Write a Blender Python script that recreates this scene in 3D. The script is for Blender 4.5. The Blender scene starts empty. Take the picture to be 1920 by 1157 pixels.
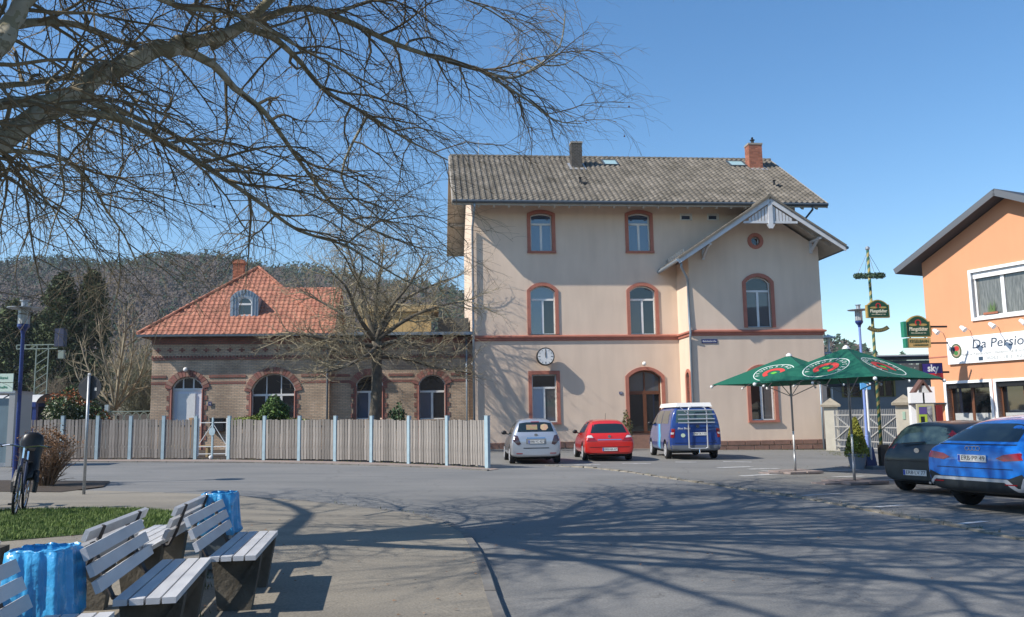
import bpy, bmesh, math, random
from mathutils import Vector, Matrix
from mathutils.geometry import tessellate_polygon, delaunay_2d_cdt
from mathutils.bvhtree import BVHTree
random.seed(7)
sc = bpy.context.scene
COL = sc.collection
rad = math.radians

# ---------------------------------------------------------------- camera, sky, sun, exposure
F_PX = 1600.0
PITCH = math.atan(204/F_PX)
ROLL = 0.016
EYE = 1.52
_R0 = Vector((1, 0, 0)); _F = Vector((0, math.cos(PITCH), math.sin(PITCH))); _U0 = _R0.cross(_F)
_R = _R0*math.cos(ROLL)-_U0*math.sin(ROLL); _U = _U0*math.cos(ROLL)+_R0*math.sin(ROLL)
CAM = Vector((0, 0, EYE))
cd = bpy.data.cameras.new('camera'); cam = bpy.data.objects.new('camera', cd); COL.objects.link(cam)
cd.sensor_width = 36; cd.lens = F_PX/1920*36; cd.clip_end = 4000; cd.clip_start = .05
cam.matrix_world = Matrix(((_R.x, _U.x, -_F.x, 0), (_R.y, _U.y, -_F.y, 0), (_R.z, _U.z, -_F.z, EYE), (0, 0, 0, 1)))
sc.camera = cam
SUN_EL = rad(41.5); SUN_AZ = rad(24)          # light travels towards +x, turned 24 degrees to +y
LD = Vector((math.cos(SUN_AZ)*math.cos(SUN_EL), math.sin(SUN_AZ)*math.cos(SUN_EL), -math.sin(SUN_EL)))
world = bpy.data.worlds.new('World'); sc.world = world; world.use_nodes = True
nt = world.node_tree
sky = nt.nodes.new('ShaderNodeTexSky'); sky.sky_type = 'NISHITA'; sky.sun_disc = False
sky.sun_elevation = SUN_EL; sky.sun_rotation = math.atan2(-LD.x, -LD.y)
sky.air_density = 1.1; sky.dust_density = .1; sky.ozone_density = 2.6; sky.altitude = 200
bg = nt.nodes['Background']; bg.inputs[1].default_value = .125
hs = nt.nodes.new('ShaderNodeHueSaturation'); hs.inputs['Saturation'].default_value = 1.24; nt.links.new(sky.outputs[0], hs.inputs['Color']); nt.links.new(hs.outputs[0], bg.inputs[0])
sl = bpy.data.lights.new('sun', 'SUN'); sl.energy = 4.6; sl.angle = rad(.45); sl.color = (1, .935, .84)
so = bpy.data.objects.new('sun', sl); COL.objects.link(so); so.rotation_mode = 'QUATERNION'
so.rotation_quaternion = LD.to_track_quat('-Z', 'Y'); so.location = (-30, -20, 40)
sc.view_settings.view_transform = 'Standard'; sc.view_settings.look = 'None'
sc.view_settings.exposure = .5; sc.view_settings.gamma = 1
sc.render.film_transparent = False
sc.cycles.max_bounces = 6; sc.cycles.use_denoising = True

# ---------------------------------------------------------------- measuring helpers (photo pixel -> place)
def ray(px, py): return _F+_R*((px-960)/F_PX)+_U*((578.5-py)/F_PX)
def gz(x): return -.016*max(-60, min(60, x))
def G(px, py):
    d = ray(px, py); t = -EYE/(d.z+.016*d.x); return CAM+d*t
def D(px, py, y):
    d = ray(px, py); return CAM+d*(y/d.y)
class Wall:
    def __init__(s, x, y, yaw):
        s.P = Vector((x, y, 0)); s.yaw = yaw
        s.u = Vector((math.cos(yaw), math.sin(yaw), 0)); s.n = Vector((-math.sin(yaw), math.cos(yaw), 0))
    def at(s, px, py, v=0):
        d = ray(px, py); t = ((s.P+s.n*v-CAM).dot(s.n))/d.dot(s.n); q = CAM+d*t
        return (q-s.P).dot(s.u), q.z
    def w(s, u, v, z): return s.P+s.u*u+s.n*v+Vector((0, 0, z))

# ---------------------------------------------------------------- materials
MATS = {}
def mat(name, col, rough=.8, col2=None, scale=4, mix=.5, bump=0, bscale=60, metal=0, ior=1.45, coat=0, island=0, emis=None, alpha=None, detail=4, stretch=None, trans=0):
    if name in MATS: return MATS[name]
    m = bpy.data.materials.new(name); m.use_nodes = True; t = m.node_tree; N = t.nodes; L = t.links
    b = N['Principled BSDF']
    b.inputs['Base Color'].default_value = (*col, 1); b.inputs['Roughness'].default_value = rough
    b.inputs['Metallic'].default_value = metal; b.inputs['IOR'].default_value = ior
    b.inputs['Coat Weight'].default_value = coat; b.inputs['Coat Roughness'].default_value = .05
    if trans: b.inputs['Transmission Weight'].default_value = trans
    if emis: b.inputs['Emission Color'].default_value = (*emis[:3], 1); b.inputs['Emission Strength'].default_value = emis[3]
    tc = N.new('ShaderNodeTexCoord'); vec = tc.outputs['Object']
    if stretch:
        mp = N.new('ShaderNodeMapping'); mp.inputs['Scale'].default_value = stretch; L.new(vec, mp.inputs[0]); vec = mp.outputs[0]
    out = None
    if col2:
        n = N.new('ShaderNodeTexNoise'); n.inputs['Scale'].default_value = scale; n.inputs['Detail'].default_value = detail; L.new(vec, n.inputs[0])
        r = N.new('ShaderNodeValToRGB'); r.color_ramp.elements[0].position = .5-.25*(1.001-mix)-.05; r.color_ramp.elements[1].position = .5+.25*(1.001-mix)+.1
        r.color_ramp.elements[0].color = (*col2, 1); r.color_ramp.elements[1].color = (*col, 1)
        L.new(n.outputs[0], r.inputs[0]); out = r.outputs[0]
    if island:
        g = N.new('ShaderNodeNewGeometry'); h = N.new('ShaderNodeHueSaturation')
        mr = N.new('ShaderNodeMapRange'); mr.inputs[3].default_value = 1-island; mr.inputs[4].default_value = 1+island
        L.new(g.outputs['Random Per Island'], mr.inputs[0]); L.new(mr.outputs[0], h.inputs['Value'])
        if out: L.new(out, h.inputs['Color'])
        else: h.inputs['Color'].default_value = (*col, 1)
        out = h.outputs[0]
    if out: L.new(out, b.inputs['Base Color'])
    if bump:
        n2 = N.new('ShaderNodeTexNoise'); n2.inputs['Scale'].default_value = bscale; n2.inputs['Detail'].default_value = 3; L.new(vec, n2.inputs[0])
        bp = N.new('ShaderNodeBump'); bp.inputs['Strength'].default_value = min(1, bump); bp.inputs['Distance'].default_value = .01*max(1, bump)
        L.new(n2.outputs[0], bp.inputs['Height']); L.new(bp.outputs[0], b.inputs['Normal'])
    MATS[name] = m; return m
def nodes(m): return m.node_tree.nodes, m.node_tree.links, m.node_tree.nodes['Principled BSDF']

# ---------------------------------------------------------------- mesh builder
class MB:
    def __init__(s): s.v = []; s.f = []; s.m = []
    def add(s, vs, fs, mi=0):
        o = len(s.v); s.v.extend([tuple(p) for p in vs]); s.f.extend([tuple(i+o for i in f) for f in fs]); s.m.extend([mi]*len(fs)); return s
    def box(s, x0, x1, y0, y1, z0, z1, mi=0):
        return s.add([(x0,y0,z0),(x1,y0,z0),(x1,y1,z0),(x0,y1,z0),(x0,y0,z1),(x1,y0,z1),(x1,y1,z1),(x0,y1,z1)],
                     [(0,3,2,1),(4,5,6,7),(0,1,5,4),(1,2,6,5),(2,3,7,6),(3,0,4,7)], mi)
    def bar(s, a, b, w, h, up=(0,0,1), mi=0):
        a = Vector(a); b = Vector(b); d = (b-a).normalized(); up = Vector(up)
        x = d.cross(up)
        if x.length < 1e-4: x = d.cross(Vector((1,0,0)))
        x.normalize(); z = x.cross(d).normalized(); x = x*w/2; z = z*h/2
        vs = [a-x-z, a+x-z, a+x+z, a-x+z, b-x-z, b+x-z, b+x+z, b-x+z]
        return s.add(vs, [(0,3,2,1),(4,5,6,7),(0,1,5,4),(1,2,6,5),(2,3,7,6),(3,0,4,7)][::1], mi)
    def tube(s, pts, rs, n=6, mi=0, cap=True):
        pts = [Vector(p) for p in pts]
        if not hasattr(rs, '__len__'): rs = [rs]*len(pts)
        o = len(s.v); k = len(pts); d = (pts[1]-pts[0]).normalized()
        ref = Vector((0,0,1)) if abs(d.z) < .9 else Vector((1,0,0))
        x = d.cross(ref).normalized(); cs = [(math.cos(2*math.pi*i/n), math.sin(2*math.pi*i/n)) for i in range(n)]
        for i, p in enumerate(pts):
            if i == 0: d = pts[1]-p
            elif i == k-1: d = p-pts[i-1]
            else: d = pts[i+1]-pts[i-1]
            if d.length > 1e-9: d.normalize()
            x = x-d*x.dot(d)
            if x.length < 1e-6: x = d.orthogonal()
            x.normalize(); y = d.cross(x); r = rs[i]
            for c, q in cs:
                s.v.append((p.x+(x.x*c+y.x*q)*r, p.y+(x.y*c+y.y*q)*r, p.z+(x.z*c+y.z*q)*r))
        for i in range(k-1):
            a = o+i*n
            for j in range(n):
                j2 = (j+1) % n; s.f.append((a+j, a+j2, a+n+j2, a+n+j)); s.m.append(mi)
        if cap:
            s.f.append(tuple(o+j for j in range(n-1, -1, -1))); s.f.append(tuple(o+(k-1)*n+j for j in range(n))); s.m += [mi, mi]
        return s
    def lathe(s, prof, n=16, c=(0,0,0), mi=0):
        o = len(s.v)
        for r, z in prof:
            for i in range(n):
                a = 2*math.pi*i/n; s.v.append((c[0]+r*math.cos(a), c[1]+r*math.sin(a), c[2]+z))
        for k in range(len(prof)-1):
            for i in range(n):
                j = (i+1) % n; s.f.append((o+k*n+i, o+k*n+j, o+(k+1)*n+j, o+(k+1)*n+i)); s.m.append(mi)
        s.f.append(tuple(o+i for i in range(n-1, -1, -1))); s.f.append(tuple(o+(len(prof)-1)*n+i for i in range(n))); s.m += [mi, mi]
        return s
    def sphere(s, c, r, n=12, mi=0, sz=1):
        k = n//2; return s.lathe([(max(1e-4, r*math.sin(math.pi*i/k)), -r*sz*math.cos(math.pi*i/k)) for i in range(k+1)], n, c, mi)
    def prism(s, poly, f0, f1, mi=0, holes=()):
        """poly: list of (a,b); f0/f1 map (a,b) to the two faces"""
        loops = [list(poly)]+[list(h) for h in holes]
        flat = [p for l in loops for p in l]; n = len(flat)
        tris = tessellate_polygon([[Vector((p[0], p[1], 0)) for p in l] for l in loops])
        vs = [f0(*p) for p in flat]+[f1(*p) for p in flat]; fs = []
        for t in tris:
            a, b, c = (flat[i] for i in t)
            if (b[0]-a[0])*(c[1]-a[1])-(b[1]-a[1])*(c[0]-a[0]) < 0: t = (t[0], t[2], t[1])
            fs.append(tuple(t)); fs.append((t[0]+n, t[2]+n, t[1]+n))
        o = 0
        for li, l in enumerate(loops):
            k = len(l); area = sum(l[i][0]*l[(i+1) % k][1]-l[(i+1) % k][0]*l[i][1] for i in range(k))
            fl = (area < 0) != (li > 0)
            for i in range(k):
                j = (i+1) % k; q = (o+i, o+i+n, o+j+n, o+j)
                fs.append(q[::-1] if fl else q)
            o += k
        return s.add(vs, fs, mi)
    def ring(s, outer, inner, f0, f1, mi=0):
        n = len(outer); vs = [f0(*p) for p in outer]+[f0(*p) for p in inner]+[f1(*p) for p in outer]+[f1(*p) for p in inner]; fs = []
        for i in range(n):
            j = (i+1) % n
            fs += [(i, j, n+j, n+i), (2*n+i, 3*n+i, 3*n+j, 2*n+j), (i, 2*n+i, 2*n+j, j), (n+i, n+j, 3*n+j, 3*n+i)]
        return s.add(vs, fs, mi)
    def xf(s, M):
        s.v = [tuple(M @ Vector(p)) for p in s.v]; return s
    def build(s, name, mats, parent=None, smooth=False, **kw):
        me = bpy.data.meshes.new(name); me.from_pydata(s.v, [], s.f)
        if not isinstance(mats, (list, tuple)): mats = [mats]
        for m in mats: me.materials.append(m)
        if any(s.m): me.polygons.foreach_set('material_index', s.m)
        if smooth: me.polygons.foreach_set('use_smooth', [True]*len(s.f))
        me.update(); return link(name, me, parent, **kw)
def link(name, me, parent=None, label=None, cat=None, group=None, kind=None, loc=None, rz=None, sharp=None):
    o = bpy.data.objects.new(name, me); COL.objects.link(o)
    if parent is not None: o.parent = parent
    if label: o['label'] = label
    if cat: o['category'] = cat
    if group: o['group'] = group
    if kind: o['kind'] = kind
    if loc is not None: o.location = loc
    if rz is not None: o.rotation_euler = (0, 0, rz)
    if sharp:
        mod = None
        bm = bmesh.new(); bm.from_mesh(me)
        for e in bm.edges:
            if len(e.link_faces) == 2 and e.calc_face_angle(0) > sharp: e.smooth = False
        bm.to_mesh(me); bm.free()
    return o
def thing(name, label, cat, loc=(0,0,0), rz=0, group=None):
    return link(name, None, None, label, cat, group, None, loc, rz)
def copy_tree(o, parent=None, label=None, loc=None, rz=None):
    c = o.copy(); COL.objects.link(c); c.parent = parent
    if label: c['label'] = label
    if loc is not None: c.location = loc
    if rz is not None: c.rotation_euler = (0, 0, rz)
    for ch in list(o.children): copy_tree(ch, c)
    return c
_fonts = {}
def text(name, body, size, M, m, parent, width=None, depth=.003, kind=None, align='CENTER', shear=0, bold=0, label=None):
    cu = bpy.data.curves.new(name, 'FONT'); cu.body = body; cu.size = size; cu.align_x = align; cu.align_y = 'CENTER'
    cu.extrude = depth; cu.resolution_u = 3; cu.shear = shear; cu.offset = bold
    ob = bpy.data.objects.new('tmp_text', cu); COL.objects.link(ob)
    dg = bpy.context.evaluated_depsgraph_get(); me = bpy.data.meshes.new_from_object(ob.evaluated_get(dg))
    bpy.data.objects.remove(ob); bpy.data.curves.remove(cu); me.name = name
    if width:
        xs = [v.co.x for v in me.vertices]
        if xs:
            k = width/(max(xs)-min(xs))
            for v in me.vertices: v.co.x *= k
    me.transform(M); me.materials.clear(); me.materials.append(m)
    return link(name, me, parent, kind=kind or 'stuff', label=label)
def wallM(u, v, z):    # text/plate matrix on a wall facing local -y
    return Matrix.Translation((u, v, z)) @ Matrix.Rotation(math.pi/2, 4, 'X')

# ---------------------------------------------------------------- common materials
white = mat('white_paint', (.78,.78,.76), .5, (.66,.66,.64), 3, .4)
dark = mat('black_plastic', (.012,.012,.013), .45)
steel = mat('galvanised_steel', (.42,.44,.46), .45, (.3,.32,.34), 6, .4, metal=.6)
zinc = mat('zinc_sheet', (.33,.38,.43), .5, (.25,.3,.34), 3, .3, metal=.5)
wood_brown = mat('brown_wood', (.16,.06,.025), .5, (.09,.035,.018), 8, .4, stretch=(8,8,1))
def glass_mat(name, col, rough=.03, ior=1.9):
    m = mat(name, col, rough, ior=ior); N, L, b = nodes(m)
    tc = N.new('ShaderNodeTexCoord'); n = N.new('ShaderNodeTexNoise'); n.inputs['Scale'].default_value = 1.24; n.inputs['Detail'].default_value = 1
    bp = N.new('ShaderNodeBump'); bp.inputs['Strength'].default_value = .12; bp.inputs['Distance'].default_value = .02
    L.new(tc.outputs['Object'], n.inputs[0]); L.new(n.outputs[0], bp.inputs['Height']); L.new(bp.outputs[0], b.inputs['Normal'])
    return m
pane_dark = glass_mat('dark_window_glass', (.012,.013,.015))
pane_blue = glass_mat('sky_tinted_window_glass', (.03,.06,.12), ior=2.4)  # blue of the reflected sky is put into the glass colour
pane_grey = glass_mat('curtained_window_glass', (.10,.10,.10))
pane_blind = glass_mat('frosted_window_glass', (.28,.33,.42), .3)
car_glass = glass_mat('car_window_glass', (.012,.02,.02), .02, 1.8)
# ================================================================ GROUND
def asphalt_mat(name, c1, c2, crack=.35, patch=.5):
    m = mat(name, c1, .9); N, L, b = nodes(m)
    tc = N.new('ShaderNodeTexCoord')
    big = N.new('ShaderNodeTexNoise'); big.inputs['Scale'].default_value = .35; big.inputs['Detail'].default_value = 5
    fine = N.new('ShaderNodeTexNoise'); fine.inputs['Scale'].default_value = 55; fine.inputs['Detail'].default_value = 3
    st = N.new('ShaderNodeMapping'); st.inputs['Rotation'].default_value = (0,0,.35); st.inputs['Scale'].default_value = (.25,1.6,1)
    strk = N.new('ShaderNodeTexNoise'); strk.inputs['Scale'].default_value = 1.1; strk.inputs['Detail'].default_value = 4
    for n in (big, fine): L.new(tc.outputs['Object'], n.inputs[0])
    L.new(tc.outputs['Object'], st.inputs[0]); L.new(st.outputs[0], strk.inputs[0])
    r = N.new('ShaderNodeValToRGB'); r.color_ramp.elements[0].position = .35; r.color_ramp.elements[1].position = .65
    r.color_ramp.elements[0].color = (*c2, 1); r.color_ramp.elements[1].color = (*c1, 1)
    a = N.new('ShaderNodeMath'); a.operation = 'MULTIPLY_ADD'; a.inputs[1].default_value = .55
    L.new(big.outputs[0], a.inputs[0]); s2 = N.new('ShaderNodeMath'); s2.operation = 'MULTIPLY'; s2.inputs[1].default_value = .45
    L.new(strk.outputs[0], s2.inputs[0]); L.new(s2.outputs[0], a.inputs[2]); L.new(a.outputs[0], r.inputs[0])
    mx = N.new('ShaderNodeMix'); mx.data_type = 'RGBA'; mx.blend_type = 'OVERLAY'; mx.inputs[0].default_value = .55
    L.new(r.outputs[0], mx.inputs[6]); L.new(fine.outputs[0], mx.inputs[7])
    vo = N.new('ShaderNodeTexVoronoi'); vo.feature = 'DISTANCE_TO_EDGE'; vo.inputs['Scale'].default_value = .22
    wn = N.new('ShaderNodeTexNoise'); wn.inputs['Scale'].default_value = 1.5; wn.inputs['Detail'].default_value = 5
    L.new(tc.outputs['Object'], wn.inputs[0]); ad = N.new('ShaderNodeVectorMath'); ad.operation = 'ADD'
    L.new(tc.outputs['Object'], ad.inputs[0]); L.new(wn.outputs['Color'], ad.inputs[1]); L.new(ad.outputs[0], vo.inputs['Vector'])
    lt = N.new('ShaderNodeMath'); lt.operation = 'LESS_THAN'; lt.inputs[1].default_value = .0022; L.new(vo.outputs['Distance'], lt.inputs[0])
    cr = N.new('ShaderNodeMath'); cr.operation = 'MULTIPLY'; cr.inputs[1].default_value = crack; L.new(lt.outputs[0], cr.inputs[0])
    m2 = N.new('ShaderNodeMix'); m2.data_type = 'RGBA'; L.new(cr.outputs[0], m2.inputs[0]); L.new(mx.outputs[2], m2.inputs[6]); m2.inputs[7].default_value = (.03,.03,.03,1)
    L.new(m2.outputs[2], b.inputs['Base Color'])
    bp = N.new('ShaderNodeBump'); bp.inputs['Strength'].default_value = .5; bp.inputs['Distance'].default_value = .006
    L.new(fine.outputs[0], bp.inputs['Height']); L.new(bp.outputs[0], b.inputs['Normal'])
    return m
m_road = asphalt_mat('road_asphalt', (.205,.20,.188), (.15,.15,.145))
m_lot = asphalt_mat('parking_asphalt', (.205,.20,.186), (.155,.152,.143), .5)
m_plaza = asphalt_mat('plaza_gravel_asphalt', (.27,.24,.19), (.18,.162,.132), .15)
m_pave = mat('pink_paving', (.30,.235,.20), .9, (.22,.18,.16), 2, .4, bump=.4, bscale=30)
m_grass = mat('turf', (.06,.10,.018), .9, (.035,.06,.012), 3, .3, bump=1, bscale=40)
m_earth = mat('dark_earth', (.07,.05,.035), .95, (.04,.03,.02), 5, .3, bump=1, bscale=20)
m_field = mat('field_ground', (.10,.11,.05), .95, (.12,.10,.07), .05, .3)
m_line = mat('road_marking_white', (.66,.66,.64), .8, (.30,.30,.30), 7, .5, detail=6)
m_kerb = mat('kerb_concrete', (.30,.27,.22), .9, (.14,.12,.09), 5, .3, bump=.6, bscale=30, island=.25)
m_kerbd = mat('kerb_dark_concrete', (.22,.21,.19), .9, (.12,.11,.10), 4, .3, bump=.5, bscale=30, island=.15)

def sheet(name, poly, dz, m, kind='structure', hz=None, sub=0):
    """flat sheet following the gently tilted ground; poly = (x,y) list"""
    mb = MB(); tris = tessellate_polygon([[Vector((x, y, 0)) for x, y in poly]])
    vs = [(x, y, gz(x)+(hz(x, y) if hz else dz)) for x, y in poly]
    fs = []
    for t in tris:
        a, b, c = (vs[i] for i in t)
        fs.append(t if (b[0]-a[0])*(c[1]-a[1])-(b[1]-a[1])*(c[0]-a[0]) > 0 else (t[0], t[2], t[1]))
    mb.add(vs, fs); return mb.build(name, m, kind=kind)
mb = MB()
xs = [-1500,-60,60,1500]; ys = [-300, 60, 1500]
for j in range(3):
    for i in range(4): mb.v.append((xs[i], ys[j], gz(xs[i])-.012 ))
for j in range(2):
    for i in range(3): mb.f.append((j*4+i, j*4+i+1, j*4+i+5, j*4+i+4)); mb.m.append(0)
mb.build('ground', m_field, kind='structure')
sheet('road', [(-60,-40),(60,-40),(60,60),(-60,60)], -.004, m_road)
KL = [(.95,-3),(.55,1),(.25,4),(-.16,6.79),(-.33,8.79),(-.47,10),(-.66,11.3),(-.98,12.4),(-1.45,13.4),(-2.1,14.3),(-3.02,15.15),(-3.94,15.9),(-5.28,16.8),(-6.8,17.5),(-8.5,18.0),(-11,18.4),(-25,19.5)]
def ph(x, y): return .055 if y < 12.5 else (.055-.045*(y-12.5)/2 if y < 14.5 else .010)
_pl = KL+[(-25,-3)]
def fine_sheet(name, poly, m, hz, step=.7):
    def ins(p):
        c = False
        for i in range(len(poly)):
            a, b = poly[i], poly[i-1]
            if (a[1] > p[1]) != (b[1] > p[1]) and p[0] < (b[0]-a[0])*(p[1]-a[1])/(b[1]-a[1])+a[0]: c = not c
        return c
    P = [Vector(p) for p in poly]; n = len(P); x0, x1 = min(p.x for p in P), max(p.x for p in P); y0, y1 = min(p.y for p in P), max(p.y for p in P)
    y = y0+step/2
    while y < y1:
        x = x0+step/2
        while x < x1:
            if ins((x, y)): P.append(Vector((x, y)))
            x += step*(1 if x > -13 else 3)
        y += step*.8
    vv, _, ff, _, _, _ = delaunay_2d_cdt(P, [(i, (i+1) % n) for i in range(n)], [], 1, 1e-5)
    mb = MB(); mb.add([(v.x, v.y, gz(v.x)+hz(v.x, v.y)) for v in vv], [tuple(f) for f in ff]); return mb.build(name, m, kind='structure')
fine_sheet('plaza', _pl, m_plaza, ph)
def PZ(x, y): return gz(x)+ph(x, y)
# plaza kerb: separate stones
kb = link('kerb', None, kind='structure')
def resample(P, step):
    out = [Vector((*P[0], 0))]; acc = 0; P = [Vector((*p, 0)) for p in P]
    L = [0]
    for i in range(1, len(P)): L.append(L[-1]+(P[i]-P[i-1]).length)
    n = max(1, round(L[-1]/step)); res = []
    for k in range(n+1):
        s = L[-1]*k/n; i = 1
        while i < len(P)-1 and L[i] < s: i += 1
        res.append(P[i-1].lerp(P[i], (s-L[i-1])/(L[i]-L[i-1])))
    return res
rs = resample(KL[1:13], .95)
for a, b in zip(rs[:-1], rs[1:]):
    d = (b-a).normalized(); n = Vector((-d.y, d.x, 0)); a2 = a+d*.006; b2 = b-d*.006; j = random.uniform(-.004,.004)
    za, zb = ph(a.x, a.y)+.006+j, ph(b.x, b.y)+.006+j
    m = MB(); P = []
    for p, z in ((a2, za), (b2, zb)):
        for off, zz in ((-.06, -.05), (-.055, z-.012), (-.043, z), (.05, z), (.06, -.05)): q = p+n*off; P.append((q.x, q.y, gz(q.x)+zz))
    m.add(P, [(0,1,6,5),(1,2,7,6),(2,3,8,7),(3,4,9,8),(0,4,3,2,1),(5,6,7,8,9)]); m.build('kerb_stone', m_kerbd, kb)
# gutter of laid stones between road and car park
KR = [(7.0,6.0),(6.55,9.5),(6.36,10.98),(6.22,12.24),(6.0,13.4),(5.81,14.6),(5.5,16.4),(4.95,18.3),(4.35,20.3),(3.78,22.2),(3.3,24.0),(2.3,26.3),(1.0,27.4)]
gt = link('gutter', None, kind='structure')
rs = resample(KR, .5); rj = random.Random(3)
for a, b in zip(rs[:-1], rs[1:]):
    d = (b-a).normalized(); n = Vector((-d.y, d.x, 0)); a2 = a+d*rj.uniform(.01,.05); b2 = b-d*rj.uniform(.005,.03); h = rj.uniform(.008,.04)
    m = MB(); P = []
    for p in (a2, b2):
        for off, zz in ((-.09,-.03),(-.08,h),(.07+rj.uniform(-.02,.02),h+rj.uniform(-.01,.01)),(.085,-.03)): q = p+n*off; P.append((q.x, q.y, gz(q.x)+zz))
    m.add(P, [(0,1,5,4),(1,2,6,5),(2,3,7,6),(0,3,2,1),(4,5,6,7)]); m.build('gutter_stone', m_kerb, gt)
lot = [(x+.1, y) for x, y in KR]+[(-1.2,28.6),(-1.6,42),(60,44),(60,2),(7.3,2)]
sheet('car_park', lot, 0, m_lot)
# fence line, pavement
FP = [(-18.9,31.25),(-17.63,31.2),(-16.38,31.25),(-15.13,31.3),(-13.95,31.35),(-12.75,31.35),(-11.57,31.35),(-10.29,31.15),(-8.91,30.8),(-7.56,30.4),(-6.2,29.95),(-4.83,29.3),(-3.45,28.4),(-2.11,27.4),(-.8,26.0)]
sheet('pavement', [(-40,32),(-40,29.75),(-16.75,29.75),(-12,29.5),(-8.5,29.1),(-6.3,28.3),(-4,27.3),(-1.84,25.9),(-.75,24.9),(-.45,25.6),(-.7,26.4),(-2.0,27.7),(-3.4,28.75),(-4.8,29.6),(-6.2,30.3),(-7.6,30.8),(-9,31.2),(-10.3,31.6),(-11.6,31.8),(-18.9,31.8)], .008, m_pave)
pe = link('pavement_edge', None, kind='structure')
rs = resample([(-22,29.72),(-16.75,29.7),(-12,29.45),(-8.5,29.05),(-6.3,28.25),(-4,27.25),(-1.84,25.85),(-.75,24.85)], 1.0)
for a, b in zip(rs[:-1], rs[1:]):
    m = MB(); d = (b-a).normalized(); m.bar((a+d*.01)+Vector((0,0,gz(a.x)+.01)), (b-d*.01)+Vector((0,0,gz(b.x)+.01)), .09, .05); m.build('kerb_stone', m_kerbd, pe)
# garden behind the fence
sheet('garden', [(-40,31.8),(-18.9,31.8),(-11.6,31.9),(-9,31.3),(-6.2,30.4),(-3.4,28.8),(-1.2,27.0),(-1.4,43),(-40,45)], .004, m_earth)
fine_sheet('lawn', [(-25,13.9),(-8.3,14.15),(-7.1,14.5),(-6.1,14.4),(-5.35,13.75),(-4.6,12.9),(-4.5,12.2),(-5.1,11.3),(-6.2,10.3),(-7.8,9.4),(-25,9)], m_grass, hz=lambda x, y: ph(x, y)+.006)
sheet('hedge_bed', [(-14,18.1),(-9.2,17.6),(-9.0,19.0),(-9.6,20.6),(-14,21)], 0, m_earth, hz=lambda x, y: .02)
# grass blades: one mass
def tufts(name, pts, h, m, per=5, spread=.05, wid=.006):
    mb = MB(); r = random.Random(5)
    for (x, y, z) in pts:
        for k in range(per):
            a = r.uniform(0, 6.28); q = r.uniform(0, spread); bx, by = x+q*math.cos(a), y+q*math.sin(a)
            hh = h*r.uniform(.5, 1.3); a2 = r.uniform(0, 6.28); lx, ly = math.cos(a2)*hh*.45, math.sin(a2)*hh*.45
            wx, wy = -math.sin(a2)*wid, math.cos(a2)*wid
            mb.add([(bx-wx, by-wy, z), (bx+wx, by+wy, z), (bx+lx, by+ly, z+hh)], [(0,1,2)])
    return mb.build(name, m, kind='stuff')
m_blade = mat('grass_blade', (.15,.22,.04), .7, (.08,.13,.028), 2, .2, island=.35)
m_blade2 = mat('dry_grass_blade', (.15,.17,.05), .8, (.10,.10,.04), 2, .2, island=.4)
def inside(p, poly):
    c = False; n = len(poly)
    for i in range(n):
        a, b = poly[i], poly[i-1]
        if (a[1] > p[1]) != (b[1] > p[1]) and p[0] < (b[0]-a[0])*(p[1]-a[1])/(b[1]-a[1])+a[0]: c = not c
    return c
lp = [(-10,14.1),(-8.3,14.15),(-7.1,14.5),(-6.1,14.4),(-5.35,13.75),(-4.6,12.9),(-4.5,12.2),(-5.1,11.3),(-6.2,10.3),(-7.8,9.4),(-10,9)]
pts = []; r = random.Random(1)
while len(pts) < 16000:
    p = (r.uniform(-10,-4.4), r.uniform(9,14.6))
    if inside(p, lp): pts.append((*p, PZ(*p)+.004))
tufts('grass', pts, .045, m_blade, 4, .04, .005)
pts = []
def along(P, step, off, sd, lift=.0, ap=0):
    for q in resample(P, step):
        if r.random() < .5: pts.append((q.x+r.gauss(0, sd)+off, q.y+r.gauss(0, sd), gz(q.x)+lift))
along(FP[1:], .03, -.02, .05, .01); along(KR[2:], .12, .08, .04); along([(13,34.5),(14.6,39.6)], .03, 0, .3); along([(8.9,40.1),(14.9,40.7)], .05, 0, .06)
along([(10.2,26.6),(12.5,25.6)], .01, 0, .35); along([(-2.6,4.8),(-2.9,8.6)], .02, 0, .16, .055); along(KL[7:12], .1, .06, .05)
tufts('weeds', pts, .05, m_blade2, 4, .05, .006)
# painted parking marks (T and bar shapes)
def strip(a, b, w, dz=.006):
    a = Vector((*a, 0)); b = Vector((*b, 0)); d = (b-a).normalized(); n = Vector((-d.y, d.x, 0))*w/2
    P = [a-n, b-n, b+n, a+n]; return [(p.x, p.y, gz(p.x)+dz) for p in P]
marks = [((1.9,27.75),(2.75,28.05)),((3.55,28.55),(4.5,28.6)),((5.5,29.6),(6.2,29.5)),((7.2,29.9),(8.1,29.6)),((6.15,26.3),(7.35,26.9)),((6.9,25.6),(7.9,25.9)),((7.05,24.8),(7.6,24.3)),
         ((5.9,22.6),(7.2,23.5)),((5.62,17.0),(6.55,17.5)),((6.15,14.85),(6.75,15.2)),((6.3,12.5),(6.9,12.85)),((7.6,20.6),(9.4,21.4)),((9.0,24.9),(10.0,25.2)),((2.25,28.05),(2.35,27.6)),((8.2,22.3),(9.1,22.6))]
pm = link('parking_mark', None, kind='structure')
for a, b in marks:
    m = MB(); m.add(strip(a, b, .12 if a[1] < 22 else .24), [(0,1,2,3)]); m.build('painted_line', m_line, pm)

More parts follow.
